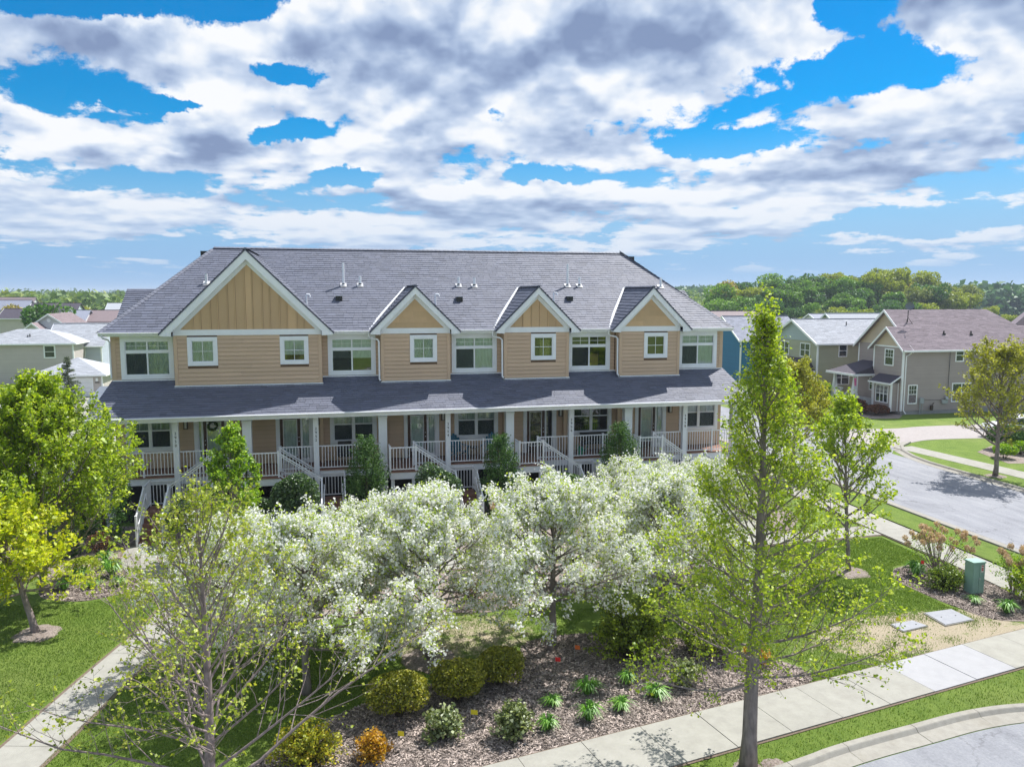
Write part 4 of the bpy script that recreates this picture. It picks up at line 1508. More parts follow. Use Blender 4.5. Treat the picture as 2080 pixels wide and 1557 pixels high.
def profile_sweep(mb, line, prof, c=0.5):
    """prof: list of (offset to the left of the line, z); open strip"""
    rows = [offset_line(line, d) for d, z in prof]
    for i in range(len(line) - 1):
        for j in range(len(prof) - 1):
            mb.poly([(*rows[j][i], prof[j][1]), (*rows[j][i + 1], prof[j][1]), (*rows[j + 1][i + 1], prof[j + 1][1]), (*rows[j + 1][i], prof[j + 1][1])], c)


# base terrain: a wide sheet, gently rolling far away
def terrain_z(x, y):
    r = math.hypot(x, y)
    k = max(0.0, min(1.0, (r - 160) / 500))
    return k * (2.2 * math.sin(x * 0.004 + 1.3) * math.cos(y * 0.0033) - 3.0)


mb = MB()
xs = [-9000, -5000, -3000, -2000, -1400, -1000, -700, -500, -350, -250, -170, -110, -70, -40, -20, 0, 20, 40, 70, 110, 170, 250, 350, 500, 700, 1000, 1400, 2000, 3000, 5000, 9000]
ys = [-3000, -1000, -300, -100, -40, 0, 30, 60, 90, 130, 180, 240, 320, 420, 560, 740, 1000, 1400, 2000, 3000, 5000, 9000, 12000]
for i in range(len(xs) - 1):
    for j in range(len(ys) - 1):
        mb.poly([(x, y, terrain_z(x, y)) for x, y in ((xs[i], ys[j]), (xs[i + 1], ys[j]), (xs[i + 1], ys[j + 1]), (xs[i], ys[j + 1]))])
structure(mb.build('ground', LAWN, fixn=False))

U2 = (0.983, 0.184)
N2 = (-0.184, 0.983)
SW0 = (3.51, 14.80)


def swp(s, t):
    return (SW0[0] + U2[0] * s + N2[0] * t, SW0[1] + U2[1] * s + N2[1] * t)


# mulch beds
front_bed = catmull([(-2.6, 13.75), swp(-4, 0.03), swp(0, 0.03), swp(4, 0.03), swp(7.6, 0.03), (11.6, 17.0), (10.6, 18.3), (8.9, 19.6), (6.9, 20.3), (5.0, 20.1), (4.5, 18.9), (3.1, 18.5), (1.4, 18.2), (-0.4, 17.2), (-1.6, 16.0), (-2.3, 14.9)], 5, True)
structure(tri_poly(front_bed, 0.014, 'mulch_bed', MULCH))
structure(tri_poly(catmull([(-9.9, 28.48), (-9.41, 26.87), (-8.81, 26.31), (-7.92, 26.04), (-7.30, 26.24), (-6.2, 26.9), (-6.7, 28.5), (-7.1, 30.8), (-7.2, 33.9), (-11.5, 34.2), (-13.0, 31.5), (-11.4, 29.2)], 5, True), 0.012, 'mulch_bed', MULCH))
structure(tri_poly([(-6.9, 33.9), (-6.6, 30.8), (-6.0, 28.7), (-5.0, 27.75), (18.0, 27.7), (19.6, 29.5), (20.1, 34.0), (19.2, 35.6), (-7.2, 35.6)], 0.008, 'mulch_bed', MULCH))
structure(tri_poly(catmull([(-3.4, 25.9), (-3.9, 24.0), (-2.5, 22.8), (1.5, 23.2), (4.4, 22.4), (8.0, 23.6), (11.8, 23.4), (13.1, 24.9), (12.2, 26.0), (4, 26.1)], 5, True), 0.010, 'mulch_bed', MULCH))
structure(tri_poly(catmull([(19.06, 22.94), (18.40, 21.98), (18.43, 20.63), (18.60, 19.68), (19.0, 18.6), (20.2, 18.25), (21.25, 19.0), (21.3, 21.5), (21.15, 23.0), (20.1, 23.2)], 5, True), 0.012, 'mulch_bed', MULCH))


def ring(cx, cy, r, mound=0.07):
    mb = MB()
    n = 22
    rr = [r * rg.uniform(0.88, 1.12) for _ in range(n)]
    for i in range(n):
        a, b = 2 * math.pi * i / n, 2 * math.pi * (i + 1) / n
        ra, rb = rr[i], rr[(i + 1) % n]
        o0, o1 = (cx + math.cos(a) * ra, cy + math.sin(a) * ra, 0.010), (cx + math.cos(b) * rb, cy + math.sin(b) * rb, 0.010)
        m0, m1 = (cx + math.cos(a) * ra * .5, cy + math.sin(a) * ra * .5, mound), (cx + math.cos(b) * rb * .5, cy + math.sin(b) * rb * .5, mound)
        mb.poly([o0, o1, m1, m0])
        mb.poly([m0, m1, (cx, cy, mound + 0.02)])
    structure(mb.build('mulch_ring', MULCH, fixn=False))


for q in ((-8.45, 23.72, 0.62), (2.27, 19.69, 0.75), (17.30, 23.04, 0.66), (34.16, 34.02, 0.75), (8.0, 13.5, 0.0)):
    if q[2]: ring(*q)

# front sidewalk: slabs on a dark bed
mb = MB()
mb.poly([(*swp(-12, -1.56), 0.045), (*swp(18.2, -1.56), 0.045), (*swp(18.2, 0.06), 0.045), (*swp(-12, 0.06), 0.045)])
DIRT = groundmat('edge_soil', [(0.25, (0.10, 0.075, 0.055)), (0.55, (0.20, 0.155, 0.12)), (0.85, (0.32, 0.27, 0.22))], 18.0, 0.95, bump=0.6, bscale=50)
walk = structure(mb.build('sidewalk', DIRT, fixn=False))
for k in range(-8, 12):
    s0, s1 = k * 1.485 + 0.008, (k + 1) * 1.485 - 0.008
    j = rg.uniform(-0.004, 0.004)
    top = 0.072 + j
    mb = MB()
    pts = [swp(s0, -1.5), swp(s1, -1.5), swp(s1, 0), swp(s0, 0)]
    mb.prism(pts, 'z', 0.03, top, rg.random())
    newc = k in (7, 8)
    mb.build('slab', CONC_NEW if newc else CONC, walk, label='newer white concrete slab' if newc else None)
# light curved surface of worn soil along the walk
# verge between sidewalk and kerb
KL = catmull([(-9.0, 9.6), (-3.0, 10.9), (3.0, 12.1), (8.83, 13.38), (9.89, 13.64), (10.9, 13.83), (12.31, 14.04), (13.64, 14.24), (14.71, 14.30), (15.6, 14.24), (16.8, 14.05), (18.3, 13.5), (19.8, 12.9), (21.6, 12.9), (23.3, 14.4), (24.3, 17.6), (24.62, 22.0)], 6)
vg = KL + [(24.6, 24.0), (23.15, 24.0), (23.0, 20.0), swp(18.6, -1.6), swp(10, -1.6), swp(0, -1.6), swp(-12, -1.6)]
structure(tri_poly(vg, 0.06, 'grass_verge', LAWN))
# kerb pieces with gutter pan; joints between pieces
kerb = structure(MB().poly([(0, 12.0, -0.02), (0.1, 12.0, -0.02), (0.1, 12.05, -0.02)]).build('kerb', KERB, fixn=False))


def kerb_run(line, parent, side=-1, seg=9, h=0.12):
    i = 0
    while i < len(line) - 1:
        part = line[i:i + seg + 1]
        if len(part) < 2: break
        if len(part) == len(line[i:]): pass
        # small joint gap
        mbk = MB()
        d = side
        prof = [(0, 0.0), (0, h - 0.01), (d * 0.02, h), (d * 0.15, h), (d * 0.17, h - 0.015), (d * 0.23, 0.035), (d * 0.60, 0.014), (d * 0.60, 0.0)]
        p2 = list(part)
        a, b = Vector(p2[-2]), Vector(p2[-1])
        L = (b - a).length
        p2[-1] = tuple(b - (b - a) / L * min(0.012, L * 0.5))
        profile_sweep(mbk, p2, prof)
        mbk.build('kerb_piece', KERB, parent, fixn=True)
        i += seg


kerb_run(KL, kerb)
# near street
gl = offset_line(KL, -0.62)
near = [(-40, -30), (60, -30), (60, 8), (33.0, 10.0), (32.9, 20), (25.3, 22.0)] + gl[::-1] + [(-40, 3.0)]
structure(tri_poly([(x, y) for x, y in near], 0.004, 'street', ASPHALT))
# side street running away at the right
structure(tri_poly([(25.25, 22.0), (32.9, 20.0), (33.0, 40.5), (35.8, 43.5), (35.8, 48.8), (33.0, 52.0), (32.6, 62), (30.0, 74), (22.5, 74), (25.0, 60), (25.2, 40)], 0.008, 'side_street', ASPHALT))
kl2 = structure(MB().poly([(26, 30, -0.02), (26.1, 30, -0.02), (26.1, 30.05, -0.02)]).build('kerb', KERB, fixn=False))
kerb_run([(24.62, 22.0 + i * 1.0) for i in range(36)], kl2, seg=3)
rk2 = [(33.25, 18.0 + i) for i in range(19)] + [(33.3, 37.6), (33.6, 39.2), (34.3, 41.0), (35.2, 42.2), (36.6, 43.2)]
kerb_run(rk2, kl2, side=1, seg=3)
# far kerb's own concrete apron across the alley mouth
structure(tri_poly([(33.0, 42.0), (33.6, 42.2), (33.7, 50.0), (33.1, 50.2)], 0.02, 'apron', KERB))
# verge, walk and lawn on this side of the side street
structure(tri_poly([(23.0, 20), (24.6, 22.0), (24.6, 57), (23.0, 57)], 0.055, 'grass_verge', LAWN))


def slab_path(name, cl, w, pitch, mat=CONC, z=0.03, edge=0.10, gap=0.010):
    """walk of separate slabs following a centre line"""
    pts = [Vector((*p, 0)) for p in cl]
    L = [0]
    for i in range(1, len(pts)): L.append(L[-1] + (pts[i] - pts[i - 1]).length)

    def at(s):
        for i in range(1, len(pts)):
            if s <= L[i] or i == len(pts) - 1:
                t = (s - L[i - 1]) / max(1e-6, L[i] - L[i - 1])
                p = pts[i - 1].lerp(pts[i], t)
                return p
    def frame(s):
        a, b = at(max(0, s - 0.1)), at(min(L[-1], s + 0.1))
        d = (b - a).normalized()
        return at(s), Vector((-d.y, d.x, 0))
    n = max(1, round(L[-1] / pitch))
    base = MB()
    M = n * 4
    for i in range(M):
        p, q = frame(L[-1] * i / M), frame(L[-1] * (i + 1) / M)
        ww = w / 2 + edge
        base.poly([p[0] - p[1] * ww + Vector((0, 0, z * .6)), q[0] - q[1] * ww + Vector((0, 0, z * .6)), q[0] + q[1] * ww + Vector((0, 0, z * .6)), p[0] + p[1] * ww + Vector((0, 0, z * .6))])
    par = structure(base.build(name, DIRT, fixn=False))
    for k in range(n):
        s0, s1 = L[-1] * k / n + gap / 2, L[-1] * (k + 1) / n - gap / 2
        mbk = MB()
        c = rg.random()
        for j in range(4):
            a, b = frame(s0 + (s1 - s0) * j / 4), frame(s0 + (s1 - s0) * (j + 1) / 4)
            zz = Vector((0, 0, z + 0.012))
            mbk.poly([a[0] - a[1] * w / 2 + zz, b[0] - b[1] * w / 2 + zz, b[0] + b[1] * w / 2 + zz, a[0] + a[1] * w / 2 + zz], c)
            for sg in (-1, 1):
                mbk.poly([a[0] + a[1] * sg * w / 2, b[0] + b[1] * sg * w / 2, b[0] + b[1] * sg * w / 2 + zz, a[0] + a[1] * sg * w / 2 + zz], c)
        mbk.build('slab', mat, par, fixn=False)
    return par


slab_path('path', catmull([(-9.8, 8.0), (-7.6, 13.5), (-6.55, 17.3), (-5.9, 20.0), (-5.3, 22.3), (-4.9, 24.0), (-4.72, 26.0)], 5), 1.22, 1.5, z=0.02)
slab_path('path', catmull([(-7.25, 31.3), (-7.22, 30.4), (-6.95, 29.3), (-6.42, 28.25), (-5.7, 27.45), (-4.9, 26.95)], 5), 1.15, 1.2, z=0.026)
slab_path('path', [(-4.9, 26.9), (5, 26.9), (15, 26.9), (19.5, 27.0), (21.9, 27.1)], 1.15, 1.5, z=0.02)
for (fx, fy) in FOOT[:4]:
    slab_path('path', [(fx, fy - 0.02), (fx, 27.5)], 1.05, 1.3, z=0.016)
slab_path('sidewalk', [(21.6, 17.9), (21.95, 20), (22.1, 23), (22.1, 57)], 1.5, 1.5, z=0.056, edge=0.05)
slab_path('sidewalk', [(36.1, 18.0), (36.05, 30), (35.6, 36.0), (35.0, 42.0)], 1.45, 1.5, z=0.05, edge=0.05)
structure(tri_poly([(33.25, 18), (35.35, 18), (35.3, 30), (34.7, 38), (34.35, 41.0), (33.6, 39.2), (33.3, 37.6)], 0.05, 'grass_verge', LAWN))
# alley and driveways at the right
PAVE = groundmat('pavement_pale', [(0.25, (0.30, 0.27, 0.26)), (0.55, (0.38, 0.35, 0.34)), (0.85, (0.46, 0.43, 0.42))], 5.0, 0.85, bump=0.2, bscale=80)
structure(tri_poly(catmull([(33.6, 42.5), (36.4, 43.2), (38.4, 43.85), (41.0, 43.8), (46, 43.2), (60, 41.5), (80, 39.5), (80, 45.5), (60, 47.6), (43.7, 48.6), (39.7, 48.25), (37.5, 48.5), (36.0, 49.5), (34.0, 51.5), (33.6, 50)], 4, True), 0.016, 'alley', PAVE))
# pavement behind, at the left
structure(tri_poly([(-34, 79.6), (-34, 62), (-26, 57), (-19, 56), (-16, 42), (-11.2, 38), (-10.8, 46), (-11.5, 60), (-19, 68), (-19.5, 79.6)], 0.010, 'driveway', CONC))
structure(tri_poly([(-21.5, 60.5), (-15.8, 60), (-15.2, 63.2), (-21.0, 63.8)], 0.02, 'grass_verge', LAWN))

# --- grass blades and wood chips where the camera is close enough to see them
def in_poly(x, y, poly):
    c = np.zeros(len(x), bool)
    n = len(poly)
    for i in range(n):
        (x0, y0), (x1, y1) = poly[i], poly[(i + 1) % n]
        cond = ((y0 > y) != (y1 > y)) & (x < (x1 - x0) * (y - y0) / ((y1 - y0) if y1 != y0 else 1e-9) + x0)
        c ^= cond
    return c


NR = np.random.default_rng(5)
GRASSM = leafmat('grass_blade', [(0.07, 0.12, 0.018), (0.13, 0.22, 0.03), (0.21, 0.31, 0.05), (0.36, 0.40, 0.12)], trans=0.3, clump=2.0)


def blades(name, poly, n, z, hmin=0.035, hmax=0.075, avoid=(), mat=GRASSM, w=0.012, keep=None):
    xs_ = np.array([p[0] for p in poly]); ys_ = np.array([p[1] for p in poly])
    x = NR.uniform(xs_.min(), xs_.max(), n * 2); y = NR.uniform(ys_.min(), ys_.max(), n * 2)
    m = in_poly(x, y, poly)
    for a in avoid: m &= ~in_poly(x, y, a)
    if keep is not None: m &= keep(x, y)
    x, y = x[m][:n], y[m][:n]
    N = len(x)
    h = NR.uniform(hmin, hmax, N)
    a = NR.uniform(0, math.tau, N)
    lean = NR.uniform(0, 0.6, N) * h
    b = NR.uniform(0, math.tau, N)
    dx, dy = np.cos(a) * w * NR.uniform(0.6, 1.6, N), np.sin(a) * w * NR.uniform(0.6, 1.6, N)
    V_ = np.empty((N, 3, 3))
    V_[:, 0] = np.stack([x - dx, y - dy, np.full(N, z)], 1)
    V_[:, 1] = np.stack([x + dx, y + dy, np.full(N, z)], 1)
    V_[:, 2] = np.stack([x + np.cos(b) * lean, y + np.sin(b) * lean, z + h], 1)
    me = np_mesh(name, V_.reshape(-1, 3), 3, NR.random(N), mat)
    o = bpy.data.objects.new(name, me)
    link(o)
    o['kind'] = 'stuff'
    o['label'] = 'short green lawn grass'
    return o


def worn_keep(x, y):
    q = np.exp(-(((x - 16.3) / 4.2) ** 2 + ((y - 18.1) / 1.5) ** 2)) * 1.0 + np.exp(-(((x - 3.2) / 3.0) ** 2 + ((y - 20.9) / 2.0) ** 2)) * 0.6
    nz = 0.35 * (np.sin(x * 3.1 + 1.7 * np.sin(y * 2.3)) * np.cos(y * 3.7 + 1.3 * np.sin(x * 1.9)))
    return NR.random(len(x)) > np.clip(q + nz * (q > 0.1), 0, 0.97)


blades('grass', vg, 70000, 0.06, 0.03, 0.065, w=0.008, keep=lambda x, y: (x > 6.5) & (x < 19))
blades('grass', [(7, 20.3), (9, 19.8), (10.8, 18.5), (11.8, 17.1), swp(8.0, 0.1), swp(14.6, 0.1), (19.0, 18.3), (18.4, 19.7), (18.3, 22), (19.2, 23.2), (21.0, 23.4), (21.1, 26.2), (12.5, 26.2), (13, 24.5), (11, 23.3)], 130000, 0.0, 0.025, 0.055, w=0.008, keep=worn_keep, avoid=[catmull([(19.06, 22.94), (18.40, 21.98), (18.43, 20.63), (18.60, 19.68), (19.0, 18.6), (20.2, 18.25), (21.25, 19.0), (21.3, 21.5), (21.15, 23.0), (20.1, 23.2)], 5, True)])
blades('grass', [(-4.2, 25.5), (-5.0, 21.0), (-6.0, 17.0), (-7.0, 13.2), (-2.8, 13.6), (-1.8, 16.2), (0, 17.6), (3, 18.7), (4.6, 19.6), (6, 20.5), (8, 22), (4, 22.2), (-2.4, 22.6), (-3.9, 24)], 90000, 0.0, 0.025, 0.055, w=0.008, keep=worn_keep)
blades('grass', [(-13, 25), (-10, 26.2), (-8, 25.8), (-6, 26.4), (-5.6, 24.3), (-7.2, 18), (-9, 13), (-14, 15)], 80000, 0.0, 0.025, 0.055, w=0.008)
CHIP = plain('wood_chip', (0.34, 0.285, 0.255), 0.9, 0.25, 4.0, attr=0.75, spec=0.1)


def chips(poly, n, z):
    xs_ = np.array([p[0] for p in poly]); ys_ = np.array([p[1] for p in poly])
    x = NR.uniform(xs_.min(), xs_.max(), n * 2); y = NR.uniform(ys_.min(), ys_.max(), n * 2)
    m = in_poly(x, y, poly)
    x, y = x[m][:n], y[m][:n]
    N = len(x)
    a = NR.uniform(0, math.tau, N)
    l = NR.uniform(0.015, 0.045, N); w = NR.uniform(0.006, 0.014, N)
    t1, t2 = NR.uniform(-0.012, 0.012, N), NR.uniform(-0.008, 0.008, N)
    ca, sa = np.cos(a), np.sin(a)
    zz = z + NR.uniform(0.006, 0.028, N)
    V_ = np.empty((N, 4, 3))
    for i, (s, r) in enumerate(((-1, -1), (1, -1), (1, 1), (-1, 1))):
        V_[:, i] = np.stack([x + s * l * ca - r * w * sa, y + s * l * sa + r * w * ca, zz + s * t1 + r * t2], 1)
    me = np_mesh('wood_chips', V_.reshape(-1, 3), 4, NR.random(N) ** 1.3, CHIP)
    o = bpy.data.objects.new('wood_chips', me)
    link(o); o['kind'] = 'stuff'; o['label'] = 'shredded bark mulch chips'


chips(front_bed, 60000, 0.014)
chips([(19.06, 22.94), (18.43, 21.98), (18.43, 20.63), (18.60, 19.68), (19.0, 18.6), (20.2, 18.25), (21.25, 19.0), (21.3, 21.5), (21.15, 23.0), (20.1, 23.2)], 12000, 0.012)
chips([(-9.9, 28.48), (-9.41, 26.87), (-8.81, 26.31), (-7.92, 26.04), (-7.30, 26.24), (-6.3, 26.9), (-6.8, 28.5), (-7.2, 30.8)], 9000, 0.012)
# ------------------------------------------------------------------ vegetation
def unit(v):
    return v / np.maximum(1e-9, np.linalg.norm(v, axis=-1, keepdims=True))


class Tree:
    """branch skeleton: trunk, limbs, side branches, twigs; crown of separate leaves along the twigs"""
    def __init__(s, seed):
        s.r = np.random.default_rng(seed)
        s.paths = []      # (points, radii) thick members
        s.segs = []       # thin twig segments p0,p1,r0,r1
        s.leafp = []      # (p0,p1,density)

    def curve(s, p, d, L, n, bend, wob=0.08):
        pts = [np.array(p, float)]
        d = np.array(d, float)
        for i in range(n):
            d = unit(d + np.array([0, 0, bend / n]) + s.r.normal(0, wob, 3))
            pts.append(pts[-1] + d * L / n)
        return pts

    def grow(s, H, r0, cb, R, nl, prof, elev, bend, nside=7, ntwig=4, lean=(0, 0), side_len=0.42, twig_len=0.28, trunk_frac=0.94, bare=0.22, tstart=0.35, wob=0.05, twist=None, minlen=0.2, limb_k=0.42, droop=0.0):
        r = s.r
        n = 12
        tp = []
        off = np.zeros(2)
        for i in range(n + 1):
            t = i / n
            off = off + r.normal(0, wob * H / n * 0.5, 2)
            tp.append(np.array([off[0] * (t > 0) + lean[0] * t, off[1] * (t > 0) + lean[1] * t, H * trunk_frac * t]))
        tr = [r0 * (1.25 if i == 0 else 1) * (1 - i / n) ** 0.85 + 0.008 for i in range(n + 1)]
        s.trunk = (tp, tr)

        def at(z):
            f = min(max(z / (H * trunk_frac) * n, 0), n - 1e-6)
            i = int(f)
            return tp[i] + (tp[i + 1] - tp[i]) * (f - i), tr[i] + (tr[i + 1] - tr[i]) * (f - i)
        ga = r.uniform(0, 6.28)
        for k in range(nl):
            t = (k + 0.5) / nl
            z = cb + (H * trunk_frac - cb) * (t ** 0.9)
            p, rr = at(z)
            ga += 2.4 + r.normal(0, 0.35)
            L = max(minlen, R * prof(t) * r.uniform(0.75, 1.15))
            e = elev(t) + r.normal(0, 0.09)
            d = [math.cos(ga) * math.cos(e), math.sin(ga) * math.cos(e), math.sin(e)]
            pts = s.curve(p, d, L, 6, bend, 0.07)
            rl = min(rr * 0.62, r0 * limb_k * (0.25 + L / (R + 1e-6)))
            rad = [rl * (1 - i / 6) ** 0.9 + 0.004 for i in range(7)]
            s.paths.append((pts, rad))
            s.branch(pts, rad, L, nside, ntwig, side_len, twig_len, bare, bend, tstart, droop)
        # leader tip
        s.branch([tp[-3], tp[-2], tp[-1], tp[-1] + np.array([0, 0, H * (1 - trunk_frac)])], [0.02, 0.015, 0.01, 0.004], H * 0.16, nside, ntwig, side_len * 1.4, twig_len, 0.1, bend, 0.1, droop)

    def branch(s, pts, rad, L, nside, ntwig, side_len, twig_len, bare, bend, tstart, droop=0.0):
        r = s.r
        n = len(pts) - 1
        m = max(2, int(round(nside * min(1.6, max(0.35, L / 2.0)))))
        sgn = 1
        for j in range(m):
            t = tstart + (0.98 - tstart) * (j + r.uniform(0.2, 0.8)) / m
            f = min(t * n, n - 1e-6)
            i = int(f)
            p = pts[i] + (pts[i + 1] - pts[i]) * (f - i)
            d0 = unit(pts[i + 1] - pts[i])
            rnd = unit(r.normal(0, 1, 3))
            side = unit(np.cross(d0, rnd))
            d = unit(d0 * 0.75 + side * 0.75 + np.array([0, 0, 0.12 - droop]))
            l = L * side_len * (1.15 - 0.75 * t) * r.uniform(0.7, 1.25) + 0.10
            q = s.curve(p, d, l, 3, bend * 0.6, 0.10)
            rb = max(0.0035, rad[i] * 0.5)
            for a in range(3):
                s.segs.append((q[a], q[a + 1], rb * (1 - a / 3.3), rb * (1 - (a + 1) / 3.3)))
            s.twigs(q, l, ntwig, twig_len, rb, bend, droop)
        s.twigs(pts[-3:], L * 0.5, ntwig + 1, twig_len, rad[-1], bend, droop)

    def twigs(s, q, l, ntwig, twig_len, rb, bend, droop=0.0):
        r = s.r
        n = len(q) - 1
        s.leafp.append((q[-2], q[-1], 1.0))
        for k in range(ntwig):
            t = 0.25 + 0.75 * (k + r.random()) / ntwig
            f = min(t * n, n - 1e-6)
            i = int(f)
            p = q[i] + (q[i + 1] - q[i]) * (f - i)
            d0 = unit(q[i + 1] - q[i])
            d = unit(d0 * 0.7 + unit(r.normal(0, 1, 3)) * 0.8 + np.array([0, 0, 0.15 + bend * 0.15 - droop]))
            tl = twig_len * r.uniform(0.6, 1.3)
            e = p + d * tl
            s.segs.append((p, e, min(rb * 0.5, 0.006), 0.0022))
            s.leafp.append((p, e, 1.0))

    def bark(s, name, mat, thin=1.0):
        mb = MB()
        tp, tr = s.trunk
        mb.tube(tp, tr, 10)
        for pts, rad in s.paths:
            mb.tube(pts, [x * 1.0 for x in rad], 5, cap=False)
        me0 = mb
        A = np.array([x[0] for x in s.segs]); B = np.array([x[1] for x in s.segs])
        ra = np.array([x[2] for x in s.segs]) * thin; rb = np.array([x[3] for x in s.segs]) * thin
        d = unit(B - A)
        ref = np.where(np.abs(d[:, 2:3]) > 0.9, np.array([[1.0, 0, 0]]), np.array([[0, 0, 1.0]]))
        a = unit(np.cross(d, ref)); b = np.cross(d, a)
        base = len(mb.v)
        ring = []
        for k in range(3):
            th = 2 * math.pi * k / 3
            o = a * math.cos(th) + b * math.sin(th)
            ring.append((A + o * ra[:, None], B + o * rb[:, None]))
        V_ = np.empty((len(A), 6, 3))
        for k in range(3):
            V_[:, k] = ring[k][0]; V_[:, 3 + k] = ring[k][1]
        verts = np.concatenate([np.array(mb.v), V_.reshape(-1, 3)])
        me = bpy.data.meshes.new(name)
        idx = base + np.arange(len(A)) * 6
        fs = []
        for k in range(3):
            k2 = (k + 1) % 3
            fs.append(np.stack([idx + k, idx + k2, idx + 3 + k2, idx + 3 + k], 1))
        fq = np.concatenate(fs)
        loops = [i for f in mb.f for i in f]
        tot = [len(f) for f in mb.f]
        allidx = np.concatenate([np.array(loops, dtype=np.int32), fq.ravel().astype(np.int32)])
        tots = np.concatenate([np.array(tot, dtype=np.int32), np.full(len(fq), 4, np.int32)])
        me.vertices.add(len(verts)); me.vertices.foreach_set('co', verts.astype(np.float32).ravel())
        me.loops.add(len(allidx)); me.loops.foreach_set('vertex_index', allidx)
        me.polygons.add(len(tots)); me.polygons.foreach_set('loop_start', np.concatenate([[0], np.cumsum(tots)[:-1]]).astype(np.int32))
        me.update(calc_edges=True)
        me.polygons.foreach_set('use_smooth', [True] * len(me.polygons))
        me.attributes.new('v', 'FLOAT', 'FACE')
        me.materials.append(mat)
        return me

    def leaves(s, name, mat, per, size, spread=0.07, up=0.5, cluster=1, vfun=None, zcut=None, asp=0.8):
        """per leaves along every twig"""
        r = s.r
        P0 = np.array([x[0] for x in s.leafp]); P1 = np.array([x[1] for x in s.leafp])
        n = len(P0)
        cnt = r.poisson(per, n)
        ix = np.repeat(np.arange(n), cnt)
        N = len(ix)
        t = r.random(N) ** 0.7
        c = P0[ix] + (P1[ix] - P0[ix]) * t[:, None] + r.normal(0, spread, (N, 3))
        return leaf_mesh(name, c, mat, size, r, up, vfun, asp)


def leaf_mesh(name, c, mat, size, r, up=0.5, vfun=None, asp=0.8, vals=None):
    N = len(c)
    nrm = unit(r.normal(0, 1, (N, 3)) + np.array([0, 0, up * 2]))
    ref = unit(r.normal(0, 1, (N, 3)))
    u = unit(np.cross(nrm, ref)); v = np.cross(nrm, u)
    sz = size * r.uniform(0.55, 1.35, N)[:, None]
    V_ = np.empty((N, 4, 3))
    V_[:, 0] = c - u * sz * 0.5
    V_[:, 1] = c + v * sz * 0.5 * asp + nrm * sz * 0.12
    V_[:, 2] = c + u * sz * 0.55 - nrm * sz * 0.06
    V_[:, 3] = c - v * sz * 0.5 * asp + nrm * sz * 0.12
    if vals is None: vals = r.random(N) if vfun is None else vfun(c, r)
    return np_mesh(name, V_.reshape(-1, 3), 4, vals, mat)


def plant_tree(name, label, cat, loc, trunk_me, crown_mes, group=None, rz=0.0, scale=1.0):
    e = empty(name, loc, label, cat, group)
    e.rotation_euler = (0, 0, rz)
    e.scale = (scale,) * 3 if not hasattr(scale, '__len__') else scale
    o = bpy.data.objects.new('trunk', trunk_me); link(o, e)
    for nm, me in crown_mes:
        o = bpy.data.objects.new(nm, me); link(o, e)
    return e


# leaf colours
MAPLE = leafmat('maple_leaf', [(0.14, 0.22, 0.012), (0.30, 0.42, 0.016), (0.50, 0.60, 0.025), (0.70, 0.70, 0.08)], trans=0.45)
MAPLE2 = leafmat('maple_leaf_deep', [(0.12, 0.20, 0.012), (0.28, 0.40, 0.016), (0.46, 0.57, 0.025), (0.66, 0.70, 0.05)], trans=0.45)
MAPLE3 = leafmat('maple_leaf_gold', [(0.26, 0.34, 0.012), (0.48, 0.56, 0.015), (0.66, 0.68, 0.025), (0.80, 0.72, 0.07)], trans=0.5)
BUDLEAF = leafmat('young_leaf', [(0.16, 0.22, 0.02), (0.30, 0.39, 0.025), (0.50, 0.56, 0.045), (0.54, 0.42, 0.12)], trans=0.45)
OLIVE = leafmat('olive_leaf', [(0.15, 0.16, 0.02), (0.31, 0.32, 0.03), (0.48, 0.48, 0.045), (0.62, 0.56, 0.07)], trans=0.4)
PEAR = leafmat('fresh_leaf', [(0.08, 0.18, 0.012), (0.20, 0.37, 0.018), (0.36, 0.53, 0.03), (0.54, 0.64, 0.05)], trans=0.4)
BLOSSOM = leafmat('white_blossom', [(0.68, 0.71, 0.62), (0.86, 0.87, 0.82), (0.93, 0.94, 0.92), (0.95, 0.93, 0.92)], trans=0.35, gloss=0.0, tmul=(1.0, 1.0, 0.97))
CRABLEAF = leafmat('crab_leaf', [(0.18, 0.27, 0.03), (0.36, 0.47, 0.045), (0.52, 0.62, 0.07), (0.68, 0.72, 0.12)], trans=0.45)
CEDAR = leafmat('cedar_spray', [(0.025, 0.065, 0.012), (0.055, 0.130, 0.024), (0.10, 0.205, 0.036), (0.20, 0.31, 0.06)], trans=0.2)
DARKLEAF = leafmat('dark_shrub_leaf', [(0.018, 0.045, 0.012), (0.04, 0.10, 0.020), (0.085, 0.17, 0.030), (0.17, 0.27, 0.06)], trans=0.25, gloss=0.09)
HEDGE = leafmat('hedge_leaf', [(0.09, 0.10, 0.014), (0.23, 0.25, 0.022), (0.40, 0.40, 0.035), (0.56, 0.44, 0.09)], trans=0.3)
VARIEG = leafmat('mottled_leaf', [(0.06, 0.09, 0.02), (0.16, 0.21, 0.05), (0.34, 0.40, 0.16), (0.62, 0.60, 0.45)], trans=0.3, gloss=0.07)
ORANGEL = leafmat('orange_leaf', [(0.30, 0.13, 0.01), (0.55, 0.28, 0.015), (0.72, 0.45, 0.03), (0.62, 0.50, 0.07)], trans=0.45)
LILY = leafmat('lily_leaf', [(0.05, 0.16, 0.012), (0.11, 0.29, 0.02), (0.19, 0.42, 0.035), (0.32, 0.54, 0.07)], trans=0.3, gloss=0.06)
DRIED = leafmat('dried_flower', [(0.34, 0.23, 0.17), (0.55, 0.40, 0.31), (0.70, 0.54, 0.43), (0.80, 0.68, 0.57)], trans=0.3, gloss=0.0)
NEEDLE = leafmat('conifer_needle', [(0.035, 0.055, 0.035), (0.08, 0.11, 0.07), (0.15, 0.19, 0.11), (0.24, 0.28, 0.15)], trans=0.2)
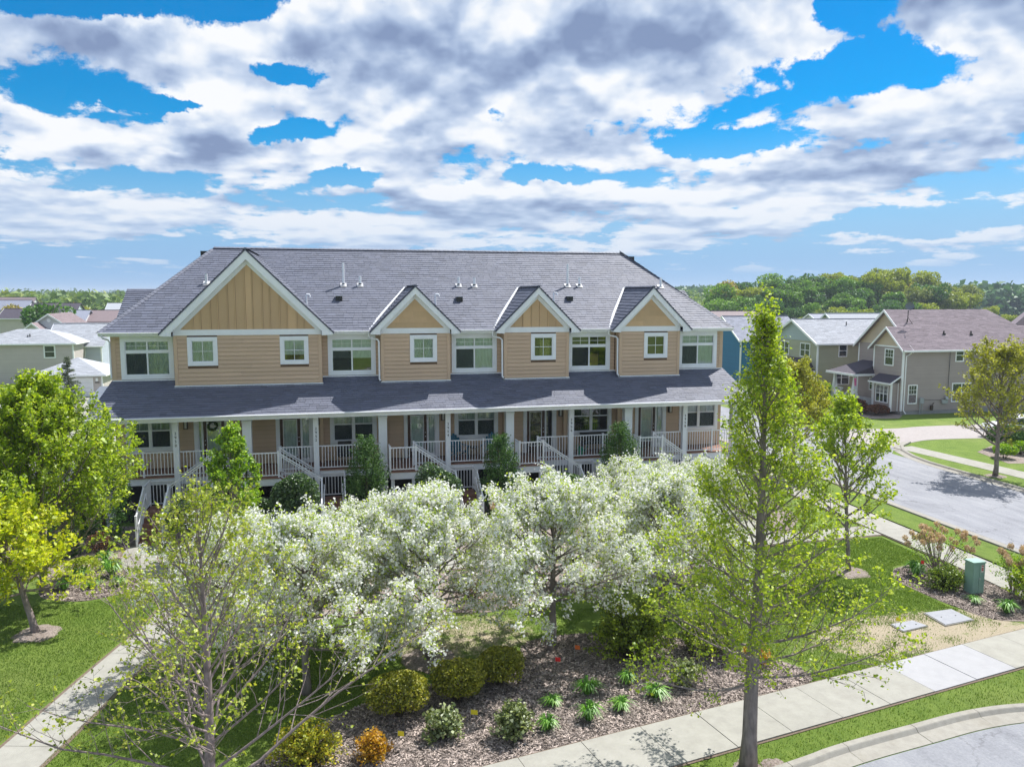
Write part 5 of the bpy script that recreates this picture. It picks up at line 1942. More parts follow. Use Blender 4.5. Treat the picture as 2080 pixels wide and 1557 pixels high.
REDTWIG = leafmat('red_brown_leaf', [(0.06, 0.022, 0.015), (0.14, 0.05, 0.03), (0.22, 0.09, 0.05), (0.28, 0.16, 0.07)], trans=0.3)

# T1: the tall maple by the sidewalk
T = Tree(11)
T.grow(9.45, 0.15, 1.8, 2.85, 92, lambda t: 0.14 + 0.86 * (1 - t) ** 1.15, lambda t: 0.0 + 1.1 * t, 0.66, nside=11, ntwig=5, lean=(-0.05, 0.0), twig_len=0.20, side_len=0.38, tstart=0.16, limb_k=0.15)
plant_tree('maple_tree', 'tall pyramid-shaped maple in fresh yellow-green leaf, thick grey trunk rising at the sidewalk edge', 'tree', (8.0, 13.45, 0.0),
           T.bark('trunk', BARK), [('crown', T.leaves('crown', MAPLE, 4.9, 0.064, 0.045, up=0.6))])
ring(8.0, 13.45, 0.5)
ring(8.55, 13.4, 0.45)

plant_tree('maple_tree', 'maple standing right of the picture, throwing leafy shade on the street corner', 'tree', (19.7, 13.9, 0.06), T.bark('trunk', BARK), [('crown', T.leaves('crown', MAPLE, 4.0, 0.09, 0.04, up=0.6))], rz=1.0, scale=0.85)
# T2: sparse maple front left, mostly bare grey limbs
T = Tree(23)
T.grow(6.0, 0.10, 0.25, 4.0, 52, lambda t: (1.25 - 0.3 * min(1, t * 3)) * (1 - t) ** 0.75 + 0.06, lambda t: 0.50 + 0.68 * t, 0.30, nside=9, ntwig=4, twig_len=0.22, side_len=0.36, tstart=0.22, limb_k=0.22)
plant_tree('maple_tree', 'sparse young-leaved maple nearest the left path, pale grey limbs showing and scattered leaf tufts', 'tree', (-2.45, 14.6, 0.0),
           T.bark('trunk', BARK_PALE, 0.9), [('crown', T.leaves('crown', BUDLEAF, 3.1, 0.062, 0.022, up=0.5))])

# T3: dense upright maple at the left by the porch
T = Tree(31)
T.grow(6.5, 0.12, 0.75, 3.6, 72, lambda t: (1.05 - 0.25 * t) * (1 - t) ** 0.5 + 0.07, lambda t: 0.40 + 0.75 * t, 0.8, limb_k=0.25, nside=9, ntwig=5, twig_len=0.26, side_len=0.42, tstart=0.2)
plant_tree('maple_tree', 'broad yellow-green maple with upright shoots filling the left side in front of the porch end', 'tree', (-9.3, 27.0, 0.0),
           T.bark('trunk', BARK), [('crown', T.leaves('crown', MAPLE2, 7.5, 0.105, 0.05, up=0.5))])
# T3b: front-left tree with golden foliage, cut by the left edge
T = Tree(35)
T.grow(3.3, 0.10, 1.1, 1.45, 40, lambda t: (0.95 + 0.25 * math.sin(t * 3)) * (1 - t) ** 0.4 + 0.05, lambda t: 0.0 + 1.0 * t, 0.5, nside=8, ntwig=5, twig_len=0.25, side_len=0.42, lean=(-0.75, 0.1), tstart=0.12, limb_k=0.25)
plant_tree('maple_tree', 'small bright golden-green maple at the left picture edge above a mulch ring on the lawn', 'tree', (-8.45, 23.72, 0.02),
           T.bark('trunk', BARK_PALE), [('crown', T.leaves('crown', MAPLE3, 6.5, 0.105, 0.06, up=0.5))])
T = Tree(36)
T.grow(10.9, 0.14, 1.2, 2.9, 64, lambda t: (1.0 + 0.1 * math.sin(t * 3)) * (1 - t) ** 0.45 + 0.05, lambda t: 0.35 + 0.8 * t, 0.9, nside=7, ntwig=4, twig_len=0.25, side_len=0.42, tstart=0.2, limb_k=0.25)
plant_tree('maple_tree', 'tall maple standing left of the picture, its yellow-green shoots reaching in at the left edge', 'tree', (-11.7, 24.6, 0.0),
           T.bark('trunk', BARK), [('crown', T.leaves('crown', MAPLE2, 6.0, 0.115, 0.05, up=0.5))])

# T4: fresh green small tree in front of the 2950 stair
T = Tree(41)
T.grow(4.7, 0.07, 0.5, 1.45, 34, lambda t: (0.9 + 0.15 * math.sin(t * 3)) * (1 - t) ** 0.5 + 0.08, lambda t: 0.5 + 0.6 * t, 0.7, nside=8, ntwig=5, twig_len=0.2, side_len=0.42, tstart=0.15)
plant_tree('pear_tree', 'small round fresh-green tree standing before the porch between the two left stairs', 'tree', (-3.75, 29.6, 0.0),
           T.bark('trunk', BARK), [('crown', T.leaves('crown', PEAR, 9.0, 0.10, 0.05, up=0.4))])

# T6: young maple on the right lawn
T = Tree(51)
T.grow(5.9, 0.075, 1.5, 2.2, 36, lambda t: (1.0 + 0.05 * math.sin(t * 3)) * (1 - t) ** 0.5 + 0.08, lambda t: 0.45 + 0.75 * t, 0.9, nside=7, ntwig=4, twig_len=0.24, side_len=0.40, tstart=0.22, lean=(-0.45, 0))
plant_tree('maple_tree', 'slender young maple with upturned shoots in a mulch ring on the right lawn', 'tree', (17.30, 23.04, 0.02),
           T.bark('trunk', BARK), [('crown', T.leaves('crown', MAPLE2, 5.6, 0.10, 0.045, up=0.5))])

# T7: olive-leaved tree across the side street
T = Tree(61)
T.grow(6.5, 0.12, 1.55, 3.1, 42, lambda t: (0.95 + 0.2 * math.sin(t * 3)) * (1 - t) ** 0.5 + 0.06, lambda t: 0.25 + 0.85 * t, 0.8, nside=8, ntwig=5, twig_len=0.28, side_len=0.42, tstart=0.25)
plant_tree('street_tree', 'olive-leaved tree on the verge across the side street, casting shade on the asphalt', 'tree', (34.16, 34.02, 0.05),
           T.bark('trunk', BARK), [('crown', T.leaves('crown', OLIVE, 3.6, 0.125, 0.06, up=0.5))])
T7b, T7c = T.bark('trunk', BARK), T.leaves('crown', OLIVE, 5.0, 0.14, 0.07, up=0.5)
plant_tree('street_tree', 'yellowish budding tree behind the tall maple beside the side street verge', 'tree', (24.0, 37.0, 0.05),
           T7b, [('crown', T7c)], rz=1.9, scale=(0.8, 0.8, 0.85))

# crab apples in blossom
CR = []
for sd in (71, 72, 73):
    T = Tree(sd)
    T.grow(3.7, 0.095, 1.0, 2.15, 46, lambda t: (1.05 + 0.1 * math.sin(t * 3)) * (1 - t) ** 0.72 + 0.14, lambda t: -0.05 + 1.1 * t, 0.55, limb_k=0.22, nside=8, ntwig=5, twig_len=0.22, side_len=0.42, tstart=0.12, droop=0.10)
    CR.append((T.bark('trunk', BARK), T.leaves('crown', BLOSSOM, 14.0, 0.058, 0.050, up=0.2, asp=0.95), T.leaves('foliage', CRABLEAF, 6.5, 0.055, 0.06, up=0.3)))
crabs = [((2.27, 19.69, 0.02), 0, 0.3, 1.13, 'white-blossoming crabapple in the middle of the front row, trunk clear above its mulch ring'),
         ((5.58, 19.55, 0.02), 1, 2.0, 1.14, 'white-blossoming crabapple right of centre, lowest boughs hanging over the mulch near the red flag'),
         ((-0.85, 18.6, 0.0), 2, 4.0, 1.08, 'white-blossoming crabapple left of centre, overlapping the sparse maple'),
         ((9.2, 20.6, 0.0), 0, 1.4, 1.1, 'white-blossoming crabapple half hidden behind the tall sidewalk maple'),
         ((9.6, 23.4, 0.0), 1, 5.1, 1.02, 'back white-blossoming crabapple before the fourth stair, tops of its boughs against the porch'),
         ((0.6, 21.4, 0.0), 1, 4.4, 0.92, 'white-blossoming crabapple behind and between the two left front ones'),
         ((-2.7, 20.6, 0.0), 1, 3.2, 0.95, 'small white-blossoming crabapple at the left, beside the curving path'),
         ((12.6, 24.6, 0.0), 2, 2.6, 0.95, 'rightmost white-blossoming crabapple, seen through the tall maple')]
for loc, k, rz, sc_, lab in crabs:
    plant_tree('crabapple_tree', lab, 'tree', loc, CR[k][0], [('crown', CR[k][1]), ('foliage', CR[k][2])], group='blossoming crabapple trees', rz=rz, scale=sc_)


# ---- shrubs and evergreens: leaves spread over a lumpy volume, stems inside
def lumpy(r, N, rx, ry, h, base=0.0, power=2.3, nl=9, shell=0.55, cone=0.0, flat=0.0):
    """points in the outer shell of an uneven crown"""
    d = unit(r.normal(0, 1, (N, 3)))
    d[:, 2] = np.where(d[:, 2] < -0.55, -d[:, 2], d[:, 2])
    lobes = unit(r.normal(0, 1, (nl, 3)) + np.array([0, 0, 0.3]))
    amp = r.uniform(0.05, 0.22, nl)
    k = np.ones(N) * 0.88
    for a, l in zip(amp, lobes):
        k += a * np.exp(-((1 - d @ l) * 9))
    for _ in range(30):
        l = unit(r.normal(0, 1, 3)); k += r.uniform(-0.20, 0.15) * np.exp(-((1 - d @ l) * 60))
    rad = k * (shell + (1 - shell) * r.random(N) ** 0.45)
    p = d * rad[:, None]
    if flat: p[:, 2] = np.clip(p[:, 2], -1, flat)
    z = (p[:, 2] + 1) * 0.5
    w = 1 - cone * z
    return np.stack([p[:, 0] * rx * w, p[:, 1] * ry * w, base + z * h], 1)


def stems_mesh(r, n, rx, ry, h, mat, rad=0.012):
    mb = MB()
    for i in range(n):
        a = r.uniform(0, 6.28)
        q = r.uniform(0.3, 0.9)
        e = (math.cos(a) * rx * q, math.sin(a) * ry * q, h * r.uniform(0.6, 0.95))
        mb.tube([(math.cos(a) * .06, math.sin(a) * .06, 0), (e[0] * .45, e[1] * .45, e[2] * .5), e], [rad * 1.3, rad, rad * .4], 4, cap=False)
    me = mb.mesh('stems'); me.materials.append(mat)
    return me


def shrub(name, label, cat, loc, rx, ry, h, N, size, mat, seed, cone=0.0, base=0.06, stems=7, bark=BARK_DARK, group=None, shell=0.5, extra=None, flat=0.0, up=0.4):
    r = np.random.default_rng(seed)
    e = empty(name, loc, label, cat, group)
    me = leaf_mesh('foliage', lumpy(r, N, rx, ry, h, base, cone=cone, shell=shell, flat=flat), mat, size, r, up)
    o = bpy.data.objects.new('foliage', me); link(o, e)
    o = bpy.data.objects.new('stems', stems_mesh(r, stems, rx * .8, ry * .8, h, bark)); link(o, e)
    if extra is not None:
        nm, m2, N2, s2, k = extra
        c = lumpy(r, N2, rx * k, ry * k, h * k, base, shell=0.85)
        c = c[c[:, 2] > h * 0.35]
        o = bpy.data.objects.new(nm, leaf_mesh(nm, c, m2, s2, r, 0.2)); link(o, e)
    return e


def spray_shrub(name, label, cat, loc, rx, ry, h, n, per, size, mat, seed, bark=BARK_DARK, group=None, up=0.4, rad=0.006, jit=0.035):
    """open shrub: arching stems carrying leaves along their upper part"""
    r = np.random.default_rng(seed)
    e = empty(name, loc, label, cat, group)
    mb = MB(); cs = []
    for i in range(n):
        a = r.uniform(0, 6.28); q = math.sqrt(r.random()) * r.uniform(0.7, 1.12)
        ex, ey = math.cos(a) * rx * q, math.sin(a) * ry * q
        ez = h * math.sqrt(max(0.05, 1 - min(0.95, q) ** 2)) * r.uniform(0.65, 1.12)
        b = (ex * .12, ey * .12, 0.0)
        m_ = (ex * .5 + r.normal(0, .03), ey * .5 + r.normal(0, .03), ez * .68)
        mb.tube([b, m_, (ex, ey, ez)], [rad * 1.6, rad, rad * .4], 3, cap=False)
        k = r.poisson(per)
        t = 1 - 0.75 * r.random(k) ** 1.4
        t2 = t[:, None]
        p = (1 - t2) ** 2 * np.array(b) + 2 * t2 * (1 - t2) * np.array([m_[0], m_[1], m_[2] * 1.15]) + t2 ** 2 * np.array([ex, ey, ez])
        cs.append(p + r.normal(0, jit, p.shape))
    me = mb.mesh('stems'); me.materials.append(bark); link(bpy.data.objects.new('stems', me), e)
    c = np.concatenate(cs); c[:, 2] = np.maximum(c[:, 2], 0.03)
    link(bpy.data.objects.new('foliage', leaf_mesh('foliage', c, mat, size, r, up)), e)
    return e


def cedar(label, loc, rx, h, seed, N=11000, name='arborvitae'):
    r = np.random.default_rng(seed)
    e = empty(name, loc, label, 'evergreen', 'arborvitae along the porch')
    # many upright sprays
    n = 420
    t = r.random(n) ** 0.8
    z = t * h * 0.96
    w = rx * np.minimum(1, 0.45 + 1.6 * t) * np.clip(1 - t ** 2.4, 0.02, 1) ** 0.6
    a = r.uniform(0, 6.28, n)
    rr = w * r.uniform(0.55, 1.08, n)
    c = np.stack([np.cos(a) * rr, np.sin(a) * rr, z], 1)
    d = unit(np.stack([np.cos(a) * 0.55, np.sin(a) * 0.55, np.ones(n)], 1))
    per = N // n
    ix = np.repeat(np.arange(n), per)
    tt = r.uniform(-0.2, 0.35, len(ix))
    P = c[ix] + d[ix] * tt[:, None] + r.normal(0, 0.055, (len(ix), 3)) * (1.2 - tt[:, None])
    P[:, 2] = np.clip(P[:, 2], 0.02, h * 1.04)
    sv = r.random(n)[ix] * 0.6 + r.random(len(ix)) * 0.4
    o = bpy.data.objects.new('foliage', leaf_mesh('foliage', P, CEDAR, 0.085, r, 0.1, vals=sv, asp=0.45)); link(o, e)
    mb = MB(); mb.tube([(0, 0, 0), (0, 0, h * .5), (0, 0, h * .9)], [.07, .045, .015], 6)
    me = mb.mesh('trunk'); me.materials.append(BARK_DARK); o = bpy.data.objects.new('trunk', me); link(o, e)


cedar('very dark evergreen at the left end of the porch beside the 2950 stair', (-8.75, 31.8, 0), 1.0, 3.7, 101, 12000)
cedar('bushy arborvitae rising in front of the 2952 porch window', (1.18, 32.05, 0), 0.88, 3.75, 102)
cedar('bushy arborvitae rising in front of the blue chairs of the 2954 porch', (6.80, 32.0, 0), 0.85, 3.6, 103)
cedar('tall arborvitae in front of the 2956 porch window', (12.2, 32.0, 0), 0.92, 3.95, 104)
cedar('low dark evergreen in front of the porch end, behind the broad maple', (-9.9, 30.9, 0), 0.9, 2.6, 105, 8000)

shrub('viburnum_shrub', 'dark glossy shrub under the sloping rail of the stair right of the round green tree', 'shrub', (-1.65, 31.3, 0), 1.05, 0.8, 2.45, 9000, 0.085, DARKLEAF, 201, group='glossy shrubs under the stairs')
shrub('viburnum_shrub', 'dark glossy shrub under the sloping rail of the stair before the blue chairs', 'shrub', (3.9, 31.4, 0), 1.15, 0.8, 2.35, 9000, 0.085, DARKLEAF, 202, group='glossy shrubs under the stairs')
shrub('viburnum_shrub', 'dark glossy shrub under the third long stair from the left arborvitae, mostly hidden by blossom', 'shrub', (9.5, 31.4, 0), 1.1, 0.8, 2.1, 7000, 0.085, DARKLEAF, 203, group='glossy shrubs under the stairs')
shrub('viburnum_shrub', 'dark glossy shrub at the foot of the rightmost porch platform', 'shrub', (13.9, 32.0, 0), 0.9, 0.7, 2.0, 6000, 0.085, DARKLEAF, 204, group='glossy shrubs under the stairs')
shrub('viburnum_shrub', 'dark glossy shrub under the leftmost stair behind the round green tree', 'shrub', (-5.6, 31.3, 0), 1.0, 0.7, 1.8, 6000, 0.085, DARKLEAF, 205, group='glossy shrubs under the stairs')
shrub('green_shrub', 'large bright-green shrub between the 2956 and 2958 stairs', 'shrub', (14.2, 29.3, 0), 1.5, 1.1, 2.3, 8000, 0.10, PEAR, 206)
shrub('green_shrub', 'light-green shrub left of the 2952 stair, below its platform', 'shrub', (-3.0, 31.7, 0), 0.6, 0.5, 1.6, 3500, 0.08, DARKLEAF, 207)
shrub('boxwood_hedge', 'clipped olive hedge shrub, leftmost of the three by the front walk', 'shrub', (1.25, 17.05, 0), 0.74, 0.66, 1.05, 7500, 0.055, HEDGE, 211, flat=0.80, shell=0.35, stems=26, group='clipped olive shrubs in the front bed')
shrub('boxwood_hedge', 'clipped olive hedge shrub, middle of the three by the front walk', 'shrub', (2.68, 17.35, 0), 0.68, 0.6, 1.0, 6500, 0.055, HEDGE, 212, flat=0.80, shell=0.35, stems=26, group='clipped olive shrubs in the front bed')
shrub('boxwood_hedge', 'clipped olive hedge shrub, rightmost of the three by the front walk', 'shrub', (3.78, 17.95, 0), 0.66, 0.58, 0.95, 6500, 0.055, HEDGE, 213, flat=0.80, shell=0.35, stems=26, group='clipped olive shrubs in the front bed')
spray_shrub('mottled_shrub', 'cream-mottled leafy shrub in front of the middle clipped hedge', 'shrub', (2.12, 15.98, 0), 0.55, 0.46, 0.66, 90, 13, 0.085, VARIEG, 214, group='cream-mottled shrubs')
spray_shrub('mottled_shrub', 'cream-mottled round shrub right of the yellow flag', 'shrub', (3.62, 15.62, 0), 0.54, 0.48, 0.80, 120, 16, 0.085, VARIEG, 215, group='cream-mottled shrubs')
spray_shrub('orange_spirea', 'small bright orange-leaved shrub at the bottom edge of the mulch', 'shrub', (0.56, 15.5, 0), 0.42, 0.38, 0.62, 130, 20, 0.05, ORANGEL, 216)
spray_shrub('yellow_shrub', 'yellow-green and orange shrub at the bottom of the bed beneath the sparse maple', 'shrub', (-0.75, 15.6, 0), 0.8, 0.62, 0.95, 200, 24, 0.055, leafmat('gold_leaf', [(0.18, 0.22, 0.02), (0.38, 0.42, 0.03), (0.60, 0.54, 0.04), (0.72, 0.38, 0.03)], trans=0.4), 217)
spray_shrub('lilac_shrub', 'large dark yellow-green shrub behind the lilies and left of the tall maple', 'shrub', (7.5, 18.7, 0), 1.25, 1.0, 1.5, 300, 30, 0.07, leafmat('lilac_leaf', [(0.06, 0.09, 0.01), (0.18, 0.24, 0.02), (0.33, 0.42, 0.03), (0.50, 0.52, 0.06)], trans=0.35), 218)
spray_shrub('mottled_shrub', 'small cream-mottled shrub right of the lilies, at the big maple', 'shrub', (8.25, 16.9, 0), 0.55, 0.5, 0.66, 90, 14, 0.08, VARIEG, 219, group='cream-mottled shrubs')
spray_shrub('orange_spirea', 'orange-tinged low shrub right of the tall maple trunk', 'shrub', (10.5, 17.5, 0), 0.5, 0.42, 0.6, 90, 16, 0.055, ORANGEL, 220)
shrub('lilac_shrub', 'low yellow-green shrub behind the orange-tinged one, right of the tall maple', 'shrub', (9.7, 18.4, 0), 0.9, 0.7, 0.9, 4000, 0.07, MATS['lilac_leaf'], 221)
spray_shrub('green_shrub', 'rounded green shrub left of the utility pedestal under the dried flowers', 'shrub', (19.45, 21.0, 0), 0.80, 0.66, 0.78, 190, 20, 0.062, leafmat('rose_leaf', [(0.06, 0.09, 0.015), (0.15, 0.23, 0.025), (0.27, 0.37, 0.04), (0.42, 0.44, 0.07)], trans=0.3), 222)
spray_shrub('yellow_shrub', 'spreading yellow-green shrub at the right edge beside the pedestal', 'shrub', (21.15, 19.3, 0), 1.0, 0.85, 1.4, 150, 26, 0.07, MAPLE2, 223)
shrub('barberry_shrub', 'purple-grey twiggy shrub between the two middle crabapples', 'shrub', (3.9, 22.9, 0), 0.55, 0.5, 0.8, 1200, 0.05, REDTWIG, 224, stems=30, shell=0.3)
shrub('barberry_shrub', 'small red-brown budding shrub near the left lilies', 'shrub', (-8.6, 28.6, 0), 0.6, 0.5, 0.6, 1500, 0.06, BUDLEAF, 225, stems=24, shell=0.3)
shrub('barberry_shrub', 'dark bare shrub beside the 2950 stair foot', 'shrub', (-8.6, 30.4, 0), 0.5, 0.5, 0.9, 800, 0.05, REDTWIG, 226, stems=30, shell=0.3)


def hydrangea(label, loc, rx, h, seed, nheads, leaf=True):
    r = np.random.default_rng(seed)
    e = empty('hydrangea', loc, label, 'shrub', 'hydrangeas with dried flower heads')
    mb = MB(); heads = []
    for i in range(nheads):
        a = r.uniform(0, 6.28); q = r.uniform(0.15, 1.0) ** 0.7
        x, y = math.cos(a) * rx * q, math.sin(a) * rx * q * 0.85
        z = h * r.uniform(0.62, 1.0) * (1.05 - 0.25 * q)
        mb.tube([(x * .1, y * .1, 0), (x * .55, y * .55, z * .5), (x, y, z)], [.012, .008, .005], 4, cap=False)
        heads.append((x, y, z))
    me = mb.mesh('stems'); me.materials.append(BARK_PALE); o = bpy.data.objects.new('stems', me); link(o, e)
    hp = np.array(heads)
    ix = np.repeat(np.arange(len(hp)), 170)
    c = hp[ix] + unit(r.normal(0, 1, (len(ix), 3))) * r.uniform(0.05, 0.115, (len(ix), 1))
    o = bpy.data.objects.new('flower_heads', leaf_mesh('flower_heads', c, DRIED, 0.045, r, 0.1)); link(o, e)
    if leaf:
        c = lumpy(r, 1100, rx * .95, rx * .8, h * .85, 0.05, shell=0.2)
        o = bpy.data.objects.new('foliage', leaf_mesh('foliage', c, PEAR, 0.055, r, 0.4)); link(o, e)


hydrangea('tall hydrangea with many dried tan flower heads left of the pedestal', (20.35, 22.4, 0), 1.25, 1.75, 301, 46)
hydrangea('hydrangea with dried heads at the right edge beyond the pedestal', (21.3, 20.2, 0), 0.8, 1.6, 302, 22)
hydrangea('hydrangea with dried heads at the foot of the arborvitae by the 2952 stair', (1.3, 30.9, 0), 0.8, 1.35, 303, 14)
hydrangea('hydrangea with dried heads right of the 2954 stair foot', (6.9, 30.6, 0), 0.9, 1.6, 304, 18)
hydrangea('hydrangea with dried heads left of the 2954 stair below the platform', (3.2, 30.4, 0), 0.8, 1.5, 305, 12)
hydrangea('hydrangea with dried heads beside the 2956 stair', (11.0, 30.2, 0), 0.7, 1.3, 306, 8)


def lily_mesh(seed):
    r = np.random.default_rng(seed)
    N = 130
    a = r.uniform(0, 6.28, N); L = r.uniform(0.18, 0.34, N)
    out = r.uniform(0.25, 0.95, N)
    V_ = np.empty((N * 2, 4, 3)); vals = np.empty(N * 2)
    for i in range(N):
        ca, sa = math.cos(a[i]), math.sin(a[i])
        w = 0.011
        b = np.array([ca * .05 * r.random(), sa * .05 * r.random(), 0])
        m_ = b + np.array([ca * out[i] * L[i] * .5, sa * out[i] * L[i] * .5, L[i] * .85])
        t = b + np.array([ca * out[i] * L[i] * 1.1, sa * out[i] * L[i] * 1.1, L[i] * (1.0 - out[i] * .55)])
        s_ = np.array([-sa, ca, 0]) * w
        V_[2 * i] = [b - s_, b + s_, m_ + s_, m_ - s_]
        V_[2 * i + 1] = [m_ - s_, m_ + s_, t + s_ * .2, t - s_ * .2]
        vals[2 * i] = vals[2 * i + 1] = r.random()
    return np_mesh('lily_clump', V_.reshape(-1, 3), 4, vals, LILY)


LM = [lily_mesh(s_) for s_ in (401, 402, 403)]
LL = [(4.81, 16.75, 'lily clump left of the red flag, back row in the front bed'), (5.76, 17.05, 'lily clump in the back row, just behind the middle of the front bed lilies'),
      (5.43, 15.93, 'lily clump in the front row near the walk, second from the left'), (6.31, 16.2, 'lily clump in the front row left of the small mottled shrub'),
      (4.43, 15.78, 'lily clump nearest the round mottled shrub, leftmost of the front row'), (6.89, 17.3, 'lily clump at the foot of the big yellow-green shrub'),
      (7.31, 16.55, 'lily clump beside the small mottled shrub, rightmost of the front bed'),
      (-8.77, 27.2, 'lily clump at the left end of the left bed'), (-8.5, 27.9, 'lily clump in the left bed just behind the leftmost one'), (-7.93, 27.2, 'lily clump at the front middle of the left bed'),
      (-7.13, 27.2, 'lily clump of the left bed nearest the curving path'), (-7.6, 28.2, 'lily clump in the left bed, fourth up the path side'), (-7.95, 29.1, 'lily clump in the left bed halfway to the stair'),
      (-8.25, 29.9, 'lily clump in the left bed closest to the stair'), (19.3, 22.15, 'large dark-green lily clump left of the pedestal shrub'), (19.4, 19.75, 'small lily clump in front of the pedestal'),
      (19.75, 18.9, 'lily clump at the right edge in front of the pedestal bed')]
for i, (x, y, lab) in enumerate(LL):
    sc_ = 1.3 if y < 20 else 1.45
    if i == 14: sc_ = 1.9
    sc_ *= (0.82, 1.0, 0.9, 1.12, 0.95)[(i * 3) % 5]
    o = place('lily_clump', LM[i % 3], (x, y, 0.012), rz=i * 1.3, scale=(sc_, sc_, sc_ * (0.75 + 0.35 * ((i * 7) % 3) / 2)))
    tagit(o, lab, 'perennial', 'daylily clumps in the beds')


# ---- conifer by the garage
r = np.random.default_rng(77)
e = empty('spruce_tree', (-21.6, 71.0, 0), 'thin pale-green spruce in front of the white garage door', 'tree')
mb = MB(); mb.tube([(0, 0, 0), (0, 0, 2.4), (0.02, 0, 4.5)], [.07, .045, .01], 6)
cs = []
for k in range(44):
    t = k / 44
    z = 0.5 + 3.9 * t
    for j in range(4):
        a = r.uniform(0, 6.28); L = 1.25 * (1 - t) ** 0.8 * r.uniform(0.7, 1.1) + 0.08
        p = [(0, 0, z), (math.cos(a) * L * .5, math.sin(a) * L * .5, z - 0.03), (math.cos(a) * L, math.sin(a) * L, z + 0.06)]
        mb.tube(p, [.012, .008, .004], 3, cap=False)
        nn = int(20 + 45 * L)
        q = r.random(nn) ** 0.7
        cs.append(np.stack([math.cos(a) * L * q, math.sin(a) * L * q, z + 0.02 + 0.04 * q], 1) + r.normal(0, 0.045, (nn, 3)) * [1, 1, .5])
me = mb.mesh('trunk'); me.materials.append(BARK_DARK); link(bpy.data.objects.new('trunk', me), e)
link(bpy.data.objects.new('foliage', leaf_mesh('foliage', np.concatenate(cs), NEEDLE, 0.09, r, 0.3, asp=0.5)), e)


# ---- distant trees: crowns made of leaf clumps, several kinds sharing mesh data
def far_crown(seed, mat, N=2600, size=0.6, upf=0.5, lobes=16, open_=0.0):
    r = np.random.default_rng(seed)
    cen = []
    for i in range(lobes):
        a = r.uniform(0, 6.28); q = math.sqrt(r.random()) * 0.68; z = r.uniform(0.30, 0.86)
        q *= 1.15 * math.sqrt(max(0.06, 1 - ((z - 0.5) / 0.52) ** 2))
        cen.append((math.cos(a) * q * 4.2, math.sin(a) * q * 4.2, z * 9.0, r.uniform(1.1, 2.0)))
    pts = []
    per = N // lobes
    for cx, cy, cz, cr in cen:
        d = unit(r.normal(0, 1, (per, 3)))
        rad = cr * r.uniform(0.72, 1.06, (per, 1))
        p = d * rad * [1.15, 1.15, 0.85] + [cx, cy, cz]
        pts.append(p)
    c = np.concatenate(pts)
    return leaf_mesh('crown', c, mat, size, r, upf, vals=np.clip(r.normal(0.5, 0.22, len(c)), 0, 1))


def far_trunk(seed):
    r = np.random.default_rng(seed)
    mb = MB()
    mb.tube([(0, 0, -1.5), (0.1, 0, 2.5), (0.05, 0.1, 5.5), (0, 0, 8)], [.3, .22, .14, .05], 6)
    for i in range(9):
        a = r.uniform(0, 6.28); z = r.uniform(2, 6)
        mb.tube([(0, 0, z), (math.cos(a) * 1.6, math.sin(a) * 1.6, z + 1.4), (math.cos(a) * 3.2, math.sin(a) * 3.2, z + 2.6)], [.12, .07, .02], 4, cap=False)
    me = mb.mesh('trunk'); me.materials.append(BARK)
    return me


WOOD = [leafmat('wood_green', [(0.03, 0.085, 0.012), (0.10, 0.21, 0.02), (0.20, 0.37, 0.03), (0.36, 0.52, 0.05)], trans=0.3, clump=0.35),
        leafmat('wood_deep', [(0.02, 0.065, 0.02), (0.06, 0.15, 0.03), (0.12, 0.25, 0.04), (0.24, 0.38, 0.06)], trans=0.3, clump=0.35),
        leafmat('wood_yellow', [(0.12, 0.15, 0.012), (0.27, 0.32, 0.02), (0.42, 0.47, 0.03), (0.58, 0.58, 0.06)], trans=0.35, clump=0.35),
        leafmat('wood_gold', [(0.14, 0.12, 0.03), (0.32, 0.26, 0.05), (0.48, 0.40, 0.08), (0.60, 0.50, 0.14)], trans=0.35, clump=0.35),
        leafmat('wood_olive', [(0.07, 0.09, 0.025), (0.17, 0.21, 0.045), (0.29, 0.33, 0.06), (0.40, 0.43, 0.10)], trans=0.3, clump=0.35)]
FC = [(far_crown(500 + i, m, 3000, 0.55), m) for i, m in enumerate(WOOD)] + [(far_crown(520 + i, m, 3000, 0.5, lobes=11), m) for i, m in enumerate(WOOD[:3])]
FT = [far_trunk(540), far_trunk(541)]
ADJ = {0: 'fresh green', 1: 'deep green', 2: 'yellow-green', 3: 'golden brown', 4: 'olive', 5: 'fresh green', 6: 'deep green', 7: 'yellow-green'}


def far_tree(x, y, z, s, kind, rz, label, group, sz=None):
    e = empty('far_tree', (x, y, z), label, 'tree', group)
    e.rotation_euler = (0, 0, rz)
    e.scale = (s, s, s if sz is None else sz)
    o = bpy.data.objects.new('trunk', FT[int(rz * 10) % 2]); link(o, e)
    o = bpy.data.objects.new('crown', FC[kind][0]); link(o, e)
    return e


rw_ = random.Random(99)
ORD = ['first', 'second', 'third', 'fourth', 'fifth', 'sixth', 'seventh', 'eighth', 'ninth', 'tenth', 'eleventh', 'twelfth', 'thirteenth', 'fourteenth', 'fifteenth', 'sixteenth', 'seventeenth', 'eighteenth', 'nineteenth', 'twentieth', 'twenty-first', 'twenty-second', 'twenty-third', 'twenty-fourth', 'twenty-fifth', 'twenty-sixth', 'twenty-seventh', 'twenty-eighth', 'twenty-ninth', 'thirtieth', 'thirty-first', 'thirty-second', 'thirty-third', 'thirty-fourth']
